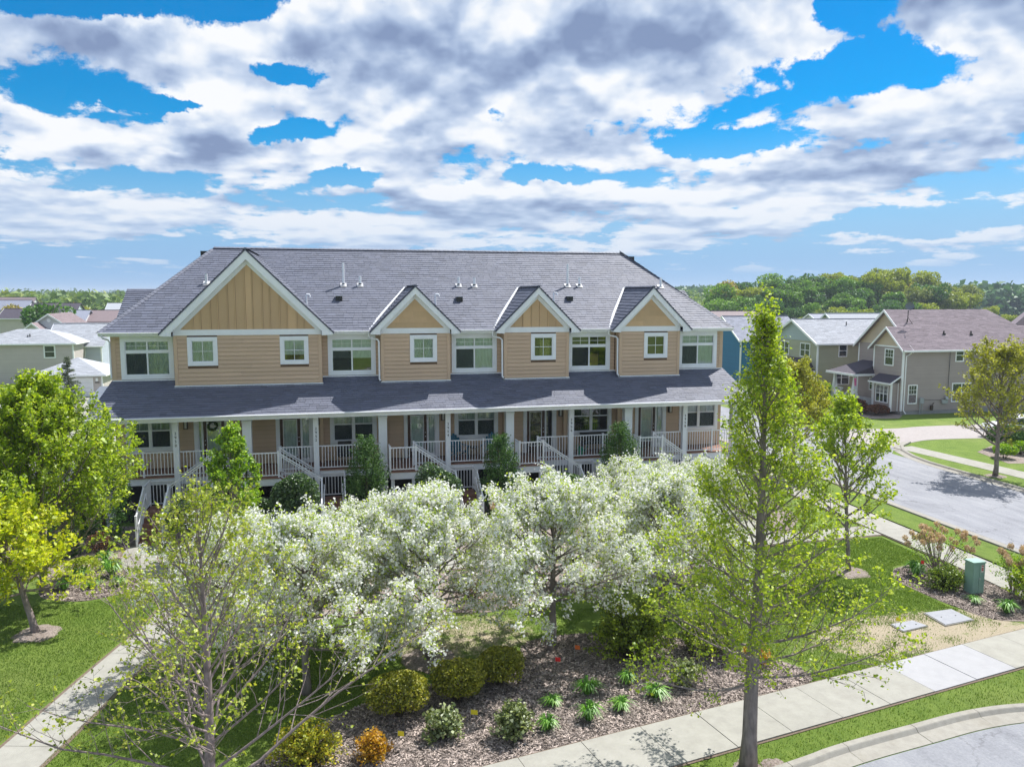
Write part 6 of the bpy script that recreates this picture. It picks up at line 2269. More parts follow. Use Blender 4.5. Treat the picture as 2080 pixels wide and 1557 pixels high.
# wooded rise at the right: height of the canopy over the azimuth range, ~220 m away
mb = MB()
hx = [(96, 0), (108, 1.5), (120, 4.5), (135, 7.5), (155, 8.6), (175, 7.8), (195, 5.8), (212, 1.0), (225, 0)]
for i in range(len(hx) - 1):
    for (y0, k0), (y1, k1) in (((188, 0.0), (206, 0.55)), ((206, 0.55), (222, 1.0)), ((222, 1.0), (245, 1.0)), ((245, 1.0), (280, 0.0))):
        mb.poly([(hx[i][0], y0, hx[i][1] * k0 - .2), (hx[i + 1][0], y0, hx[i + 1][1] * k0 - .2), (hx[i + 1][0], y1, hx[i + 1][1] * k1 - .2), (hx[i][0], y1, hx[i][1] * k1 - .2)])
structure(mb.build('hill', LAWN, fixn=False))


def hill_z(x, y):
    for i in range(len(hx) - 1):
        if hx[i][0] <= x <= hx[i + 1][0]:
            t = (x - hx[i][0]) / (hx[i + 1][0] - hx[i][0])
            zz = hx[i][1] + (hx[i + 1][1] - hx[i][1]) * t
            break
    else:
        zz = 0
    k = 0 if y < 188 else min(1, (y - 188) / 30)
    return zz * k


GW_ = 'trees of the wooded rise beyond the houses'
rows = [(224, 1.12, 20), (212, 1.05, 20), (203, 0.95, 20), (194, 0.8, 18)]
for ri, (yy, s0, n) in enumerate(rows):
    for i in range(n):
        x = 112 + (204 - 112) * (i + rw_.uniform(0.2, 0.8)) / n - ri * 5
        y = yy + rw_.uniform(-4, 4)
        s = s0 * rw_.uniform(0.85, 1.2)
        left = x < 122
        k = rw_.choice([0, 0, 1, 5, 5, 6, 2, 0]) if x < 165 else rw_.choice([4, 2, 3, 4, 7, 1, 4])
        if i == 1 and ri < 2: k = 3
        far_tree(x, y, hill_z(x, y) - 1.0, s, k, rw_.uniform(0, 6.2), ADJ[k] + ' tree, ' + ORD[i] + ' from the left in the ' + ['back', 'third', 'second', 'front'][ri] + ' row of the wooded rise', GW_, s * rw_.uniform(0.9, 1.12))
# lower yellow-green trees along its foot
for i in range(20):
    x = 84 + 118 * (i + rw_.uniform(0.1, 0.9)) / 20
    y = 178 + rw_.uniform(-10, 6)
    s = rw_.uniform(0.55, 0.8)
    k = rw_.choice([2, 2, 7, 4, 0])
    far_tree(x, y, -0.5, s, k, rw_.uniform(0, 6.2), 'low ' + ADJ[k] + ' tree, ' + ORD[i] + ' from the left along the foot of the wooded rise', 'low trees at the foot of the rise')
# right of the rise, nearer yellow-green trees
for (x, y, s, k, lab) in [(176, 150, .95, 2, 'tall yellow-green tree right of the taupe house roof'), (186, 158, 1.0, 7, 'yellow-green tree at the right picture edge beyond the taupe house'), (160, 150, .62, 2, 'lime tree just above the ridge of the taupe house'),
                          (168, 160, .7, 7, 'lime tree right of the one above the taupe ridge'), (198, 165, 1.1, 4, 'olive tree at the far right edge')]:
    far_tree(x, y, 0, s, k, s * 7, lab, None)
# gap between row house and rise
for (x, y, s, k, lab) in [(66, 118, .50, 2, 'yellow-green tree just right of the row house roof'), (60, 112, .42, 7, 'small yellow-green tree beside the right hip of the row house'), (78, 128, .5, 3, 'golden tree between the row house and the wooded rise')]:
    far_tree(x, y, 0, s, k, s * 9, lab, None)
# the large dark tree at the left among the roofs
far_tree(-44.8, 140, 0, 0.92, 6, 1.0, 'big round dark-green tree among the roofs at the left', None, 1.0)
far_tree(-36.0, 118, 0, 0.34, 7, 2.0, 'small leafy tree by the white gabled house at the left', None)
# rows of separate trees over the left roofs
sub = sorted([(math.radians(rw_.uniform(-25.5, -14.0)), rw_.uniform(175, 330)) for _ in range(34)])
for i, (a, y) in enumerate(sub):
    k = rw_.choice([2, 4, 0, 4, 7, 3, 1])
    s = rw_.uniform(0.55, 0.95)
    far_tree(y * math.tan(a), y, -0.8, s, k, rw_.uniform(0, 6.2), ADJ[k] + ' tree, ' + ORD[i] + ' from the left in the suburb beyond the left roofs', 'suburban trees beyond the left roofs')
# far woodland that reads as one mass
def far_mass(name, label, az0, az1, y0, y1, n, s0, s1, mat, zoff=-2.5, seed=1, hmul=1.0, per=130):
    r = np.random.default_rng(seed)
    P, vals = [], []
    for i in range(n):
        y = r.uniform(y0, y1); a = math.radians(r.uniform(az0, az1)); x = y * math.tan(a)
        s = r.uniform(s0, s1)
        d = unit(r.normal(0, 1, (per, 3)))
        d[:, 2] = np.abs(d[:, 2])
        p = d * r.uniform(0.75, 1.05, (per, 1)) * [s * 0.62, s * 0.62, s * hmul] + [x, y, zoff]
        P.append(p); vals.append(np.clip(r.random() * 0.75 + r.normal(0.1, 0.12, per), 0, 1))
    c = np.concatenate(P); v = np.concatenate(vals)
    me = leaf_mesh(name, c, mat, (s0 + s1) / 2 * 0.22, r, 0.6, vals=v)
    o = bpy.data.objects.new(name, me); link(o); o['kind'] = 'stuff'; o['label'] = label
    return o


MASSM = leafmat('far_wood', [(0.05, 0.11, 0.025), (0.14, 0.23, 0.04), (0.26, 0.34, 0.07), (0.40, 0.38, 0.12)], trans=0.25, clump=0.02)
MASSD = leafmat('far_wood_dark', [(0.03, 0.09, 0.04), (0.07, 0.16, 0.06), (0.12, 0.23, 0.08), (0.20, 0.28, 0.10)], trans=0.25, clump=0.02)
far_mass('far_woodland', 'wooded suburb receding to the horizon', -34, -10, 330, 1100, 1100, 9, 14, MASSM, seed=3, per=100)
far_mass('far_woodland', 'wooded land beyond the right-hand houses', 14, 62, 330, 1000, 900, 9, 15, MASSM, seed=4, per=90)
far_mass('far_woodland', 'dark forest behind the gap beside the row house', 22, 30, 560, 760, 260, 15, 20, MASSD, seed=5, per=140, zoff=-3)
far_mass('far_woodland', 'forest beyond the wooded rise at the right edge', 42, 56, 330, 460, 220, 14, 19, MASSD, seed=6, per=140)
far_mass('far_woodland', 'distant tree line under the sky', -40, 62, 1300, 3200, 1500, 14, 24, MASSD, seed=7, per=60, zoff=-4)
# blue hills far off
for (name, az0, az1, dist, h, sd) in (('far_hill', -22, -8, 5200, 26, 1), ('far_hill', -40, -20, 4600, 16, 2), ('far_hill', 18, 60, 4300, 22, 3)):
    r = random.Random(sd)
    mb = MB()
    n = 26
    zs = [h * (0.45 + 0.55 * math.sin(math.pi * i / n)) * r.uniform(0.75, 1.15) for i in range(n + 1)]
    for i in range(n):
        a, b = math.radians(az0 + (az1 - az0) * i / n), math.radians(az0 + (az1 - az0) * (i + 1) / n)
        P = lambda q, d, z: (math.sin(q) * d, math.cos(q) * d, z)
        mb.poly([P(a, dist - 500, -6), P(b, dist - 500, -6), P(b, dist, zs[i + 1] + CAM_H * 0.3), P(a, dist, zs[i] + CAM_H * 0.3)])
        mb.poly([P(a, dist, zs[i] + CAM_H * 0.3), P(b, dist, zs[i + 1] + CAM_H * 0.3), P(b, dist + 600, -6), P(a, dist + 600, -6)])
    structure(mb.build(name, MASSD, fixn=False))
# ------------------------------------------------------------------ neighbouring houses
rh = random.Random(55)


def sidingmat(name, col, var=0.03):
    return plain(name, col, 0.6, var, 1.0, attr=0.035)


TAUPE = sidingmat('taupe_siding', (0.36, 0.305, 0.29))
BEIGEG = sidingmat('beige_gable_siding', (0.55, 0.45, 0.33))
GREENG = sidingmat('grey_green_siding', (0.37, 0.37, 0.27))
BLUEG = sidingmat('pale_blue_siding', (0.40, 0.47, 0.50))
BLUE = sidingmat('bright_blue_siding', (0.02, 0.16, 0.33))
GREYB = sidingmat('grey_blue_siding', (0.45, 0.50, 0.57))
BEIGE = sidingmat('beige_siding', (0.52, 0.47, 0.45))
PALEW = sidingmat('pale_siding', (0.62, 0.63, 0.66))
ROOF_BLUE = plain('roof_blue_grey', (0.24, 0.26, 0.33), 0.75, 0.15, 6.0, attr=0.2, bump=0.4, bscale=30, stretch=(1, 1, 4))
ROOF_BROWN = plain('roof_brown', (0.22, 0.17, 0.18), 0.75, 0.15, 6.0, attr=0.2, bump=0.4, bscale=30, stretch=(1, 1, 4))
ROOF_DARK = plain('roof_dark', (0.06, 0.05, 0.07), 0.75, 0.15, 6.0, attr=0.2, bump=0.4, bscale=30, stretch=(1, 1, 4))
BLOCK = plain('foundation_grey', (0.30, 0.30, 0.31), 0.85, 0.08)


def slope_part(name, parent, mat, pts, detail=True, e=0.16, tab=0.45):
    """roof slope: outline starting with the eave a-b, then up and round; courses of shingle tabs joined in one part"""
    V3 = [Vector(q) for q in pts]
    V3 = [v for i, v in enumerate(V3) if (v - V3[i - 1]).length > 1e-4]
    a, b, d = V3[0], V3[1], V3[-1]
    mb = MB()
    n = (b - a).cross(d - a).normalized()
    if n.z < 0: n = -n
    mb.poly(V3)
    mb.poly([p - n * 0.10 for p in V3])
    for i in range(len(V3)):
        p, q = V3[i - 1], V3[i]
        mb.poly([p, q, q - n * .1, p - n * .1])
    o = mb.build(name, mat, parent, fixn=False)
    if detail:
        U = (b - a).normalized()
        V = n.cross(U)
        if V.z < 0: V = -V
        poly = [((p - a).dot(U), (p - a).dot(V)) for p in V3]
        m2 = MB()
        shingles(m2, a, U, V, poly, e, tab, rh, thick=0.02, lo=0.003)
        s = m2.build('shingle_field', mat, o, fixn=False)
        s['kind'] = 'stuff'
    return o


def walls(parent, mat, x0, x1, y0, y1, z0, z1, faces='wnes', e=0.11, gable=None, gmat=None, holes=None, detail=True, name='wall', corners='abc'):
    """four walls with lap siding; gable: (axis, apex) fills triangles ('x': ridge runs along x, gables on the x ends)"""
    holes = holes or {}
    mb = MB()
    z = z0 + 0.02
    mb.poly([(x0, y0, z), (x1, y0, z), (x1, y0, z1), (x0, y0, z1)]); mb.poly([(x0, y1, z), (x1, y1, z), (x1, y1, z1), (x0, y1, z1)])
    mb.poly([(x0, y0, z), (x0, y1, z), (x0, y1, z1), (x0, y0, z1)]); mb.poly([(x1, y0, z), (x1, y1, z), (x1, y1, z1), (x1, y0, z1)])
    if gable:
        ax, ap = gable
        if ax == 'x':
            for x in (x0, x1): mb.poly([(x, y0, z1), (x, y1, z1), (x, (y0 + y1) / 2, ap)])
        else:
            for y in (y0, y1): mb.poly([(x0, y, z1), (x1, y, z1), ((x0 + x1) / 2, y, ap)])
    w = mb.build(name, mat, parent, fixn=False)
    if detail:
        m2, m3 = MB(), MB()
        for f in faces:
            p0, p1, o = {'s': ((x0, y0), (x1, y0), (0, -1)), 'w': ((x0, y0), (x0, y1), (-1, 0)), 'e': ((x1, y0), (x1, y1), (1, 0)), 'n': ((x0, y1), (x1, y1), (0, 1))}[f]
            lap(m2, p0, p1, z0, z1, e, o, rh, holes.get(f, ()), proud=0.02)
            if gable and ((gable[0] == 'x' and f in 'we') or (gable[0] == 'y' and f in 'sn')):
                L = math.hypot(p1[0] - p0[0], p1[1] - p0[1])
                ap = gable[1]
                lap(m3, p0, p1, z1, ap, e, o, rh, proud=0.02, top=lambda s, L=L, ap=ap: z1 + (ap - z1) * (1 - abs(s - L / 2) / (L / 2)))
        s = m2.build('siding', mat, w, fixn=False); s['kind'] = 'stuff'
        if m3.f:
            s = m3.build('gable_siding', gmat or mat, w, fixn=False); s['kind'] = 'stuff'
    cb = MB()
    for (cx, cy) in [c_ for k_, c_ in zip('abc', ((x0, y0), (x1, y0), (x0, y1))) if k_ in corners]:
        cb = MB(); cb.box(cx - 0.035 if cx == x0 else cx - .1, cy - 0.035 if cy == y0 else cy - .1, z0, cx + .1 if cx == x0 else cx + .035, cy + .1 if cy == y0 else cy + .035, z1)
        cb.build('corner_board', WHITE, parent)
    return w


def rakes(parent, axis, a, c, hw, z0, ap, over, d=0.2, t=0.05, sgn=-1):
    """white rake boards on a gable end; plane coordinate a, centre c, eave half width hw"""
    mb = MB()
    s = (ap - z0) / hw
    for k in (-1, 1):
        p = [(c, ap + 0.02), (c + k * hw, z0 + 0.02), (c + k * hw, z0 - d * 0.9), (c, ap - d)]
        if k < 0: p = p[::-1]
        if axis == 'x': mb.prism(p, 'x', a - t, a)
        else: mb.prism(p, 'y', a - t, a)
    mb.build('rake_board', WHITE, parent)


def gable_house(label, name, x0, x1, y0, y1, ez, rz_, axis, wall, roof, over=0.35, detail=True, gmat=None, holes=None, z0=0.0, faces='wse', e=0.12):
    h = empty(name, ((x0 + x1) / 2, (y0 + y1) / 2, z0), label, 'house')
    walls(h, wall, x0, x1, y0, y1, z0, ez, faces, e, (axis, rz_), gmat, holes, detail)
    if axis == 'x':
        cy = (y0 + y1) / 2; hw = (y1 - y0) / 2
        s = (rz_ - ez) / hw
        zz = ez - s * over
        slope_part('roof', h, roof, [(x0 - over, y0 - over, zz), (x1 + over, y0 - over, zz), (x1 + over, cy, rz_ + .03), (x0 - over, cy, rz_ + .03)], detail)
        slope_part('roof', h, roof, [(x0 - over, y1 + over, zz), (x1 + over, y1 + over, zz), (x1 + over, cy, rz_ + .03), (x0 - over, cy, rz_ + .03)], False)
        rakes(h, 'x', x0 - over, cy, hw + over, zz, rz_ + .03, over)
        m = MB(); m.box(x0 - over, y0 - over - 0.09, zz - .13, x1 + over, y0 - over, zz + .01); m.build('gutter', WHITE, h)
        m = MB(); m.bar((x0 - over, cy, rz_ + .05), (x1 + over, cy, rz_ + .05), .25, .05); m.build('ridge_cap', roof, h)
    else:
        cx = (x0 + x1) / 2; hw = (x1 - x0) / 2
        s = (rz_ - ez) / hw
        zz = ez - s * over
        for k in (-1, 1):
            slope_part('roof', h, roof, [(cx + k * (hw + over), y0 - over, zz), (cx + k * (hw + over), y1 + over, zz), (cx, y1 + over, rz_ + .03), (cx, y0 - over, rz_ + .03)], detail)
        rakes(h, 'y', y0 - over, cx, hw + over, zz, rz_ + .03, over)
        m = MB(); m.box(x1 + over, y0 - over, zz - .13, x1 + over + .09, y1 + over, zz + .01); m.build('gutter', WHITE, h)
    return h


def hip_roof(h, roof, x0, x1, y0, y1, ez, rz_, over=0.4, detail=True):
    hw = (y1 - y0) / 2 + over
    cy = (y0 + y1) / 2
    A, B, C, D = (x0 - over, y0 - over, ez), (x1 + over, y0 - over, ez), (x1 + over, y1 + over, ez), (x0 - over, y1 + over, ez)
    r0, r1 = (x0 - over + hw, cy, rz_), (x1 + over - hw, cy, rz_)
    if r0[0] > r1[0]: r0 = r1 = ((x0 + x1) / 2, cy, rz_)
    slope_part('roof', h, roof, [A, B, r1, r0], detail)
    slope_part('roof', h, roof, [D, C, r1, r0], False)
    slope_part('roof', h, roof, [A, D, r0, r0], False)
    slope_part('roof', h, roof, [B, C, r1, r1], False)
    for p, q in ((A, B), (B, C), (A, D)):
        m = MB(); m.bar((p[0], p[1], ez - .06), (q[0], q[1], ez - .06), .09, .14); m.build('gutter', WHITE, h)


# --- taupe house across the side street
TH = empty('house', (50, 57, 0), 'taupe two-storey house with beige gables and purple-grey roof carrying a satellite dish', 'house')
walls(TH, TAUPE, 45.4, 60.0, 53.8, 60.6, 0.3, 5.5, 'ws', 0.105, ('x', 8.36), BEIGEG, corners='c')
# front bay block
walls(TH, TAUPE, 44.4, 45.4, 53.795, 57.3, 0.3, 5.5, 'ws', 0.105, None, None, None, corners='ac')
mb = MB(); mb.box(44.42, 53.83, 0, 60, 60.5, 0.32); mb.build('foundation', BLOCK, TH)
cyb = 55.55
m = MB()
lap(m, (44.4, 53.8), (44.4, 57.3), 5.5, 7.0, 0.11, (-1, 0), rh, proud=0.02, top=lambda s: 5.5 + 1.5 * (1 - abs(s - 1.75) / 1.75))
m.poly([(44.4, 53.8, 5.5), (44.4, 57.3, 5.5), (44.4, cyb, 7.0)])
s = m.build('gable_siding', BEIGEG, TH, fixn=False); s['kind'] = 'stuff'
sl_ = 1.5 / 1.75
ov = 0.35
slope_part('roof', TH, ROOF_PURPLE, [(45.4 - ov, 53.8 - ov, 5.5 - ov * .84), (57.0, 53.8 - ov, 5.5 - ov * .84), (57.0, 55.6, 7.03), (55.2, 57.2, 8.40), (45.4 - ov, 57.2, 8.40)], True, 0.14)
slope_part('roof', TH, ROOF_PURPLE, [(45.4 - ov, 60.6 + ov, 5.5 - ov * .84), (57.5, 60.6 + ov, 5.5 - ov * .84), (55.2, 57.2, 8.40), (45.4 - ov, 57.2, 8.40)], False)
slope_part('roof', TH, ROOF_PURPLE, [(57.0, 55.65, 7.0), (57.0, 58.8, 7.0), (55.2, 57.2, 8.37)], False)
slope_part('roof', TH, ROOF_PURPLE, [(44.4 - ov, 53.8 - ov - .005, 5.5 - ov * sl_), (46.2, 53.8 - ov - .005, 5.5 - ov * sl_), (47.4, cyb, 7.03), (44.4 - ov, cyb, 7.03)], True, 0.14)
slope_part('roof', TH, ROOF_PURPLE, [(44.4 - ov, 57.3 + ov, 5.5 - ov * sl_), (45.4, 57.3 + ov, 5.5 - ov * sl_), (47.4, cyb, 7.03), (44.4 - ov, cyb, 7.03)], False)
# lower wing going right
slope_part('roof', TH, ROOF_PURPLE, [(57.0, 53.8 - ov, 5.206), (80, 53.8 - ov, 5.206), (80, 55.6, 7.03), (57.0, 55.6, 7.03)], True, 0.14)
slope_part('roof', TH, ROOF_PURPLE, [(57, 58.4, 5.0), (80, 58.4, 5.0), (80, 55.6, 7.03), (57.0, 55.6, 7.03)], False)
walls(TH, TAUPE, 60.0, 79.6, 53.8, 58.0, 0.3, 5.2, 's', 0.105, corners='')
rakes(TH, 'x', 45.4 - ov, 57.2, 3.4 + ov, 5.5 - ov * .84, 8.40, ov)
rakes(TH, 'x', 44.4 - ov, cyb, 1.75 + ov, 5.5 - ov * sl_, 7.03, ov, 0.17)
for q in (((44.4, 53.8, 5.45), (44.4, 57.3, 5.45)),):
    m = MB(); m.box(44.34, 53.76, 5.38, 44.385, 57.34, 5.5); m.build('band_board', WHITE, TH)
m = MB(); m.box(44.1, 53.8 - ov - .1, 5.08, 79.5, 53.8 - ov, 5.22); m.build('gutter', WHITE, TH)
m = MB(); m.tube([(44.95, 53.5, 5.1), (44.9, 53.7, 4.9), (44.62, 53.74, 4.75), (44.62, 53.74, 0.35), (44.75, 53.6, 0.1)], .05, 6); m.build('downspout', WHITE, TH)
simple_window(TH, 'x', 44.4, -1, 54.95, 55.85, 3.95, 5.15, 'grid', 0.10)
simple_window(TH, 'x', 45.4, -1, 57.75, 58.35, 3.9, 5.1, 'dh', 0.08)
simple_window(TH, 'y', 53.8, -1, 45.05, 45.75, 0.95, 2.35, 'grid', 0.09)
simple_window(TH, 'y', 53.8, -1, 49.35, 50.0, 4.3, 5.2, 'dh', 0.09)
simple_window(TH, 'y', 53.8, -1, 52.6, 53.4, 3.75, 5.15, 'dh', 0.10)
simple_window(TH, 'y', 53.8, -1, 49.2, 50.9, 1.0, 2.4, 'dh', 0.09, mull=1)
# box bay with its shed roof
walls(TH, TAUPE, 43.7, 44.4, 54.15, 56.25, 0.25, 2.55, 'ws', 0.105, name='bay_wall')
simple_window(TH, 'x', 43.7, -1, 54.5, 55.85, 0.95, 2.25, 'grid', 0.08, mull=2)
slope_part('bay_roof', TH, ROOF_DARK, [(43.4, 53.95, 2.55), (43.4, 56.5, 2.55), (44.39, 56.5, 3.15), (44.39, 53.95, 3.15)], False)
m = MB(); m.box(43.33, 53.9, 2.42, 43.4, 56.55, 2.56); m.prism([(43.4, 2.42), (44.38, 3.02), (44.38, 3.14), (43.4, 2.54)], 'y', 53.90, 53.95); m.build('bay_fascia', WHITE, TH)
# porch
m = MB(); m.box(42.7, 57.4, 0, 45.3, 60.4, 0.75); m.build('porch_base', WHITE, TH)
slope_part('porch_roof', TH, ROOF_DARK, [(42.35, 57.1, 3.0), (42.35, 60.7, 3.0), (45.35, 60.0, 3.95), (45.35, 57.35, 3.95)], False)
slope_part('porch_roof', TH, ROOF_DARK, [(42.35, 57.1, 3.0), (45.35, 57.1, 3.0), (45.35, 57.38, 3.95), (45.35, 57.38, 3.95)], False)
m = MB(); m.box(42.28, 57.03, 2.84, 42.36, 60.77, 3.02); m.box(42.36, 57.03, 2.84, 44.38, 57.1, 3.02); m.build('porch_fascia', WHITE, TH)
for yy in (57.55, 60.2):
    m = MB()
    m.box(42.62, yy - .22, 0, 43.06, yy + .22, 1.35)
    i0 = len(m.v)
    m.v += [(42.66, yy - .18, 1.35), (43.02, yy - .18, 1.35), (43.02, yy + .18, 1.35), (42.66, yy + .18, 1.35), (42.76, yy - .08, 2.86), (42.92, yy - .08, 2.86), (42.92, yy + .08, 2.86), (42.76, yy + .08, 2.86)]
    for q in ((0, 1, 5, 4), (1, 2, 6, 5), (2, 3, 7, 6), (3, 0, 4, 7)): m.f.append(tuple(i0 + k for k in q)); m.c.append(.5)
    m.build('porch_column', WHITE, TH)
for (p, q) in (((42.84, 59.9, .75), (42.84, 59.0, .75)), ((42.84, 59.0, .75), (41.9, 59.0, 0.0)), ((42.84, 58.1, .75), (41.9, 58.1, 0.0)), ((42.84, 58.1, .75), (42.84, 57.8, .75))):
    m = MB()
    P, Q = Vector(p), Vector(q)
    m.bar(P + Vector((0, 0, .9)), Q + Vector((0, 0, .9)), .05, .05); m.bar(P + Vector((0, 0, .12)), Q + Vector((0, 0, .12)), .04, .04)
    n = max(2, int((P - Q).length / .16))
    for k in range(n + 1):
        a = P.lerp(Q, k / n); m.box(a.x - .015, a.y - .015, a.z + .1, a.x + .015, a.y + .015, a.z + .9)
    m.build('railing', WHITE, TH)
for k in range(4):
    m = MB(); m.box(42.7 - .26 * (k + 1), 58.1, 0, 42.7 - .26 * k, 59.0, .75 - .17 * (k + 1)); m.build('step', CONC, TH)
simple_window(TH, 'x', 45.4, -1, 58.3, 58.9, 1.5, 2.4, 'dh', 0.08)
# meters and cables
MET = plain('meter_grey', (0.35, 0.38, 0.40), 0.5, 0.05)
m = MB(); m.box(46.05, 53.6, .9, 46.4, 53.77, 1.35); m.tube([(46.12, 53.68, 0), (46.12, 53.68, .9)], .035, 6); m.tube([(46.33, 53.68, 0.1), (46.33, 53.68, .9)], .03, 6); m.build('electric_meter', MET, TH)
m = MB(); m.box(48.15, 53.6, .85, 48.65, 53.77, 1.15); m.build('junction_box', MET, TH)
m = MB(); m.tube([(48.55, 53.68, 1.22), (48.55, 53.55, 1.3)], .14, 10); m.build('meter_dial', MET, TH)
m = MB(); m.tube([(47.1, 53.55, .35), (47.1, 53.55, .75)], .13, 8); m.tube([(47.1, 53.55, .75), (47.3, 53.55, .9), (47.35, 53.7, .9)], .03, 6); m.build('gas_meter', BRONZE, TH)
m = MB(); m.tube([(48.7, 53.72, 1.2), (48.72, 53.72, 5.2)], .02, 5); m.tube([(46.4, 53.72, 1.2), (48.15, 53.72, 1.1)], .012, 5); m.build('cable', BLACK_METAL, TH)
# roof vents
for (x, z) in ((49.0, 6.4), (51.6, 6.35)):
    yv = 53.45 + (z - 5.2) / .84
    m = MB(); m.tube([(x, yv, z - .1), (x, yv, z + .3)], .06, 8); m.box(x - .1, yv - .12, z - .05, x + .1, yv + .1, z + .08); m.build('roof_vent', BLACK_METAL, TH)
# satellite dish
sd_ = empty('satellite_dish', (46.4, 56.0, 7.45), 'grey satellite dish on a tripod at the ridge of the taupe house', 'satellite dish')
m = MB(); m.tube([(46.4, 56.0, 7.3), (46.42, 56.0, 8.35)], .035, 6); m.tube([(46.1, 55.8, 7.2), (46.4, 56.0, 7.8)], .02, 5); m.tube([(46.75, 55.8, 7.2), (46.4, 56.0, 7.8)], .02, 5); m.build('mast', BLACK_METAL, sd_)
m = MB()
cx, cy, cz = 46.35, 55.85, 8.7
for k in range(16):
    a, b = math.tau * k / 16, math.tau * (k + 1) / 16
    P = lambda t, r, d: (cx + math.cos(t) * r * .44, cy - d + math.sin(t) * r * .06, cz + math.sin(t) * r * .33)
    m.poly([P(a, 1, .1), P(b, 1, .1), P(b, .5, .02), P(a, .5, .02)]); m.poly([P(a, .5, .02), P(b, .5, .02), (cx, cy, cz)])
    m.poly([P(a, 1, .08), P(b, 1, .08), (cx, cy + .04, cz)])
m.build('reflector', plain('dish_grey', (0.13, 0.15, 0.18), .5, .05), sd_, fixn=False)
m = MB(); m.tube([(cx, cy, cz - .3), (cx + .05, cy - .45, cz - .22)], .02, 5); m.box(cx, cy - .52, cz - .26, cx + .1, cy - .44, cz - .16); m.build('feed_arm', BLACK_METAL, sd_)
fl = empty('flag', (42.9, 57.2, 2.2), 'small pink flag hanging at the porch of the taupe house', 'flag')
m = MB(); m.tube([(42.95, 57.5, 2.35), (42.5, 56.9, 2.75)], .015, 5); m.build('flag_pole', WHITE, fl)
m = MB()
for k in range(5):
    m.poly([(42.55 + .03 * (k % 2), 56.95 + .07 * k, 2.7), (42.55 + .03 * ((k + 1) % 2), 57.02 + .07 * k, 2.66), (42.6 + .04 * ((k + 1) % 2), 57.02 + .07 * k, 2.05), (42.6 + .04 * (k % 2), 56.95 + .07 * k, 2.0)])
m.build('flag_cloth', plain('pink_cloth', (0.62, 0.14, 0.36), .7, .15), fl, fixn=False)

# --- grey-green house behind
H2 = gable_house('grey-green two-storey house with a pale blue gable left of the taupe house', 'house', 42.7, 60.0, 62.7, 70.3, 5.4, 7.3, 'x', GREENG, ROOF_GREY, gmat=BLUEG, faces='ws', e=0.125)
simple_window(H2, 'y', 62.7, -1, 44.9, 45.65, 4.05, 5.05, 'dh', 0.07)
simple_window(H2, 'y', 62.7, -1, 44.5, 46.0, 1.5, 2.7, 'dh', 0.07, mull=1)
simple_window(H2, 'x', 42.7, -1, 63.9, 65.3, 3.95, 5.1, 'dh', 0.08, mull=1)
simple_window(H2, 'x', 42.7, -1, 67.3, 68.7, 3.95, 5.1, 'dh', 0.08, mull=1)
slope_part('porch_roof', H2, ROOF_DARK, [(40.8, 62.9, 2.75), (40.8, 67.5, 2.75), (42.68, 67.5, 3.75), (42.68, 63.9, 3.75)], False)
slope_part('porch_roof', H2, ROOF_DARK, [(40.8, 62.9, 2.75), (42.68, 62.9, 2.75), (42.68, 63.9, 3.75), (42.68, 63.9, 3.75)], False)
m = MB(); m.box(40.73, 62.83, 2.60, 40.81, 67.5, 2.77); m.box(40.81, 62.83, 2.60, 42.6, 62.9, 2.77); m.build('porch_fascia', WHITE, H2)
for yy in (63.1, 65.3, 67.3):
    m = MB(); m.box(40.9, yy - .09, 0, 41.08, yy + .09, 2.6); m.build('porch_column', WHITE, H2)
m = MB(); m.box(42.62, 65.6, .3, 42.68, 66.6, 2.4); m.build('door', WHITE, H2)
for x, y_, z in ((47.4, 65.3, 6.75), (49.2, 64.2, 6.2), (48.9, 63.8, 6.0)):
    m = MB(); m.tube([(x, y_, z - .1), (x, y_, z + .35)], .05, 6); m.build('vent_pipe', BLACK_METAL, H2)

H3 = gable_house('bright blue house mostly hidden behind the tall maple', 'house', 43.0, 50.5, 77.0, 84.5, 4.9, 7.2, 'x', BLUE, ROOF_BLUE, e=0.13)
simple_window(H3, 'y', 77.0, -1, 44.5, 45.6, 3.4, 4.5, 'dh', 0.1)
simple_window(H3, 'y', 77.0, -1, 46.8, 48.2, 1.1, 2.4, 'dh', 0.1, mull=1)
H4 = gable_house('brown-roofed house between the row house hip and the tall maple', 'house', 56.5, 66.0, 108, 116, 5.0, 7.1, 'x', BEIGE, ROOF_BROWN, detail=False)
H5 = gable_house('pale house with a blue-grey roof below the wooded rise', 'house', 75.0, 86.5, 108, 117, 4.4, 6.6, 'x', PALEW, ROOF_BLUE, detail=False)
H6 = gable_house('small grey-roofed house far behind the gap beside the row house', 'house', 46, 54, 96, 104, 4.6, 6.3, 'x', GREYB, ROOF_GREY, detail=False)
H7 = gable_house('white-gabled house at the right edge behind the taupe house', 'house', 82.0, 90.0, 72, 82, 5.3, 8.0, 'y', PALEW, ROOF_PURPLE, detail=False)
H8 = gable_house('long low grey-roofed house just above the grey-green house ridge', 'house', 62.5, 78.0, 86, 94, 4.6, 7.25, 'x', GREENG, ROOF_GREY, detail=False)

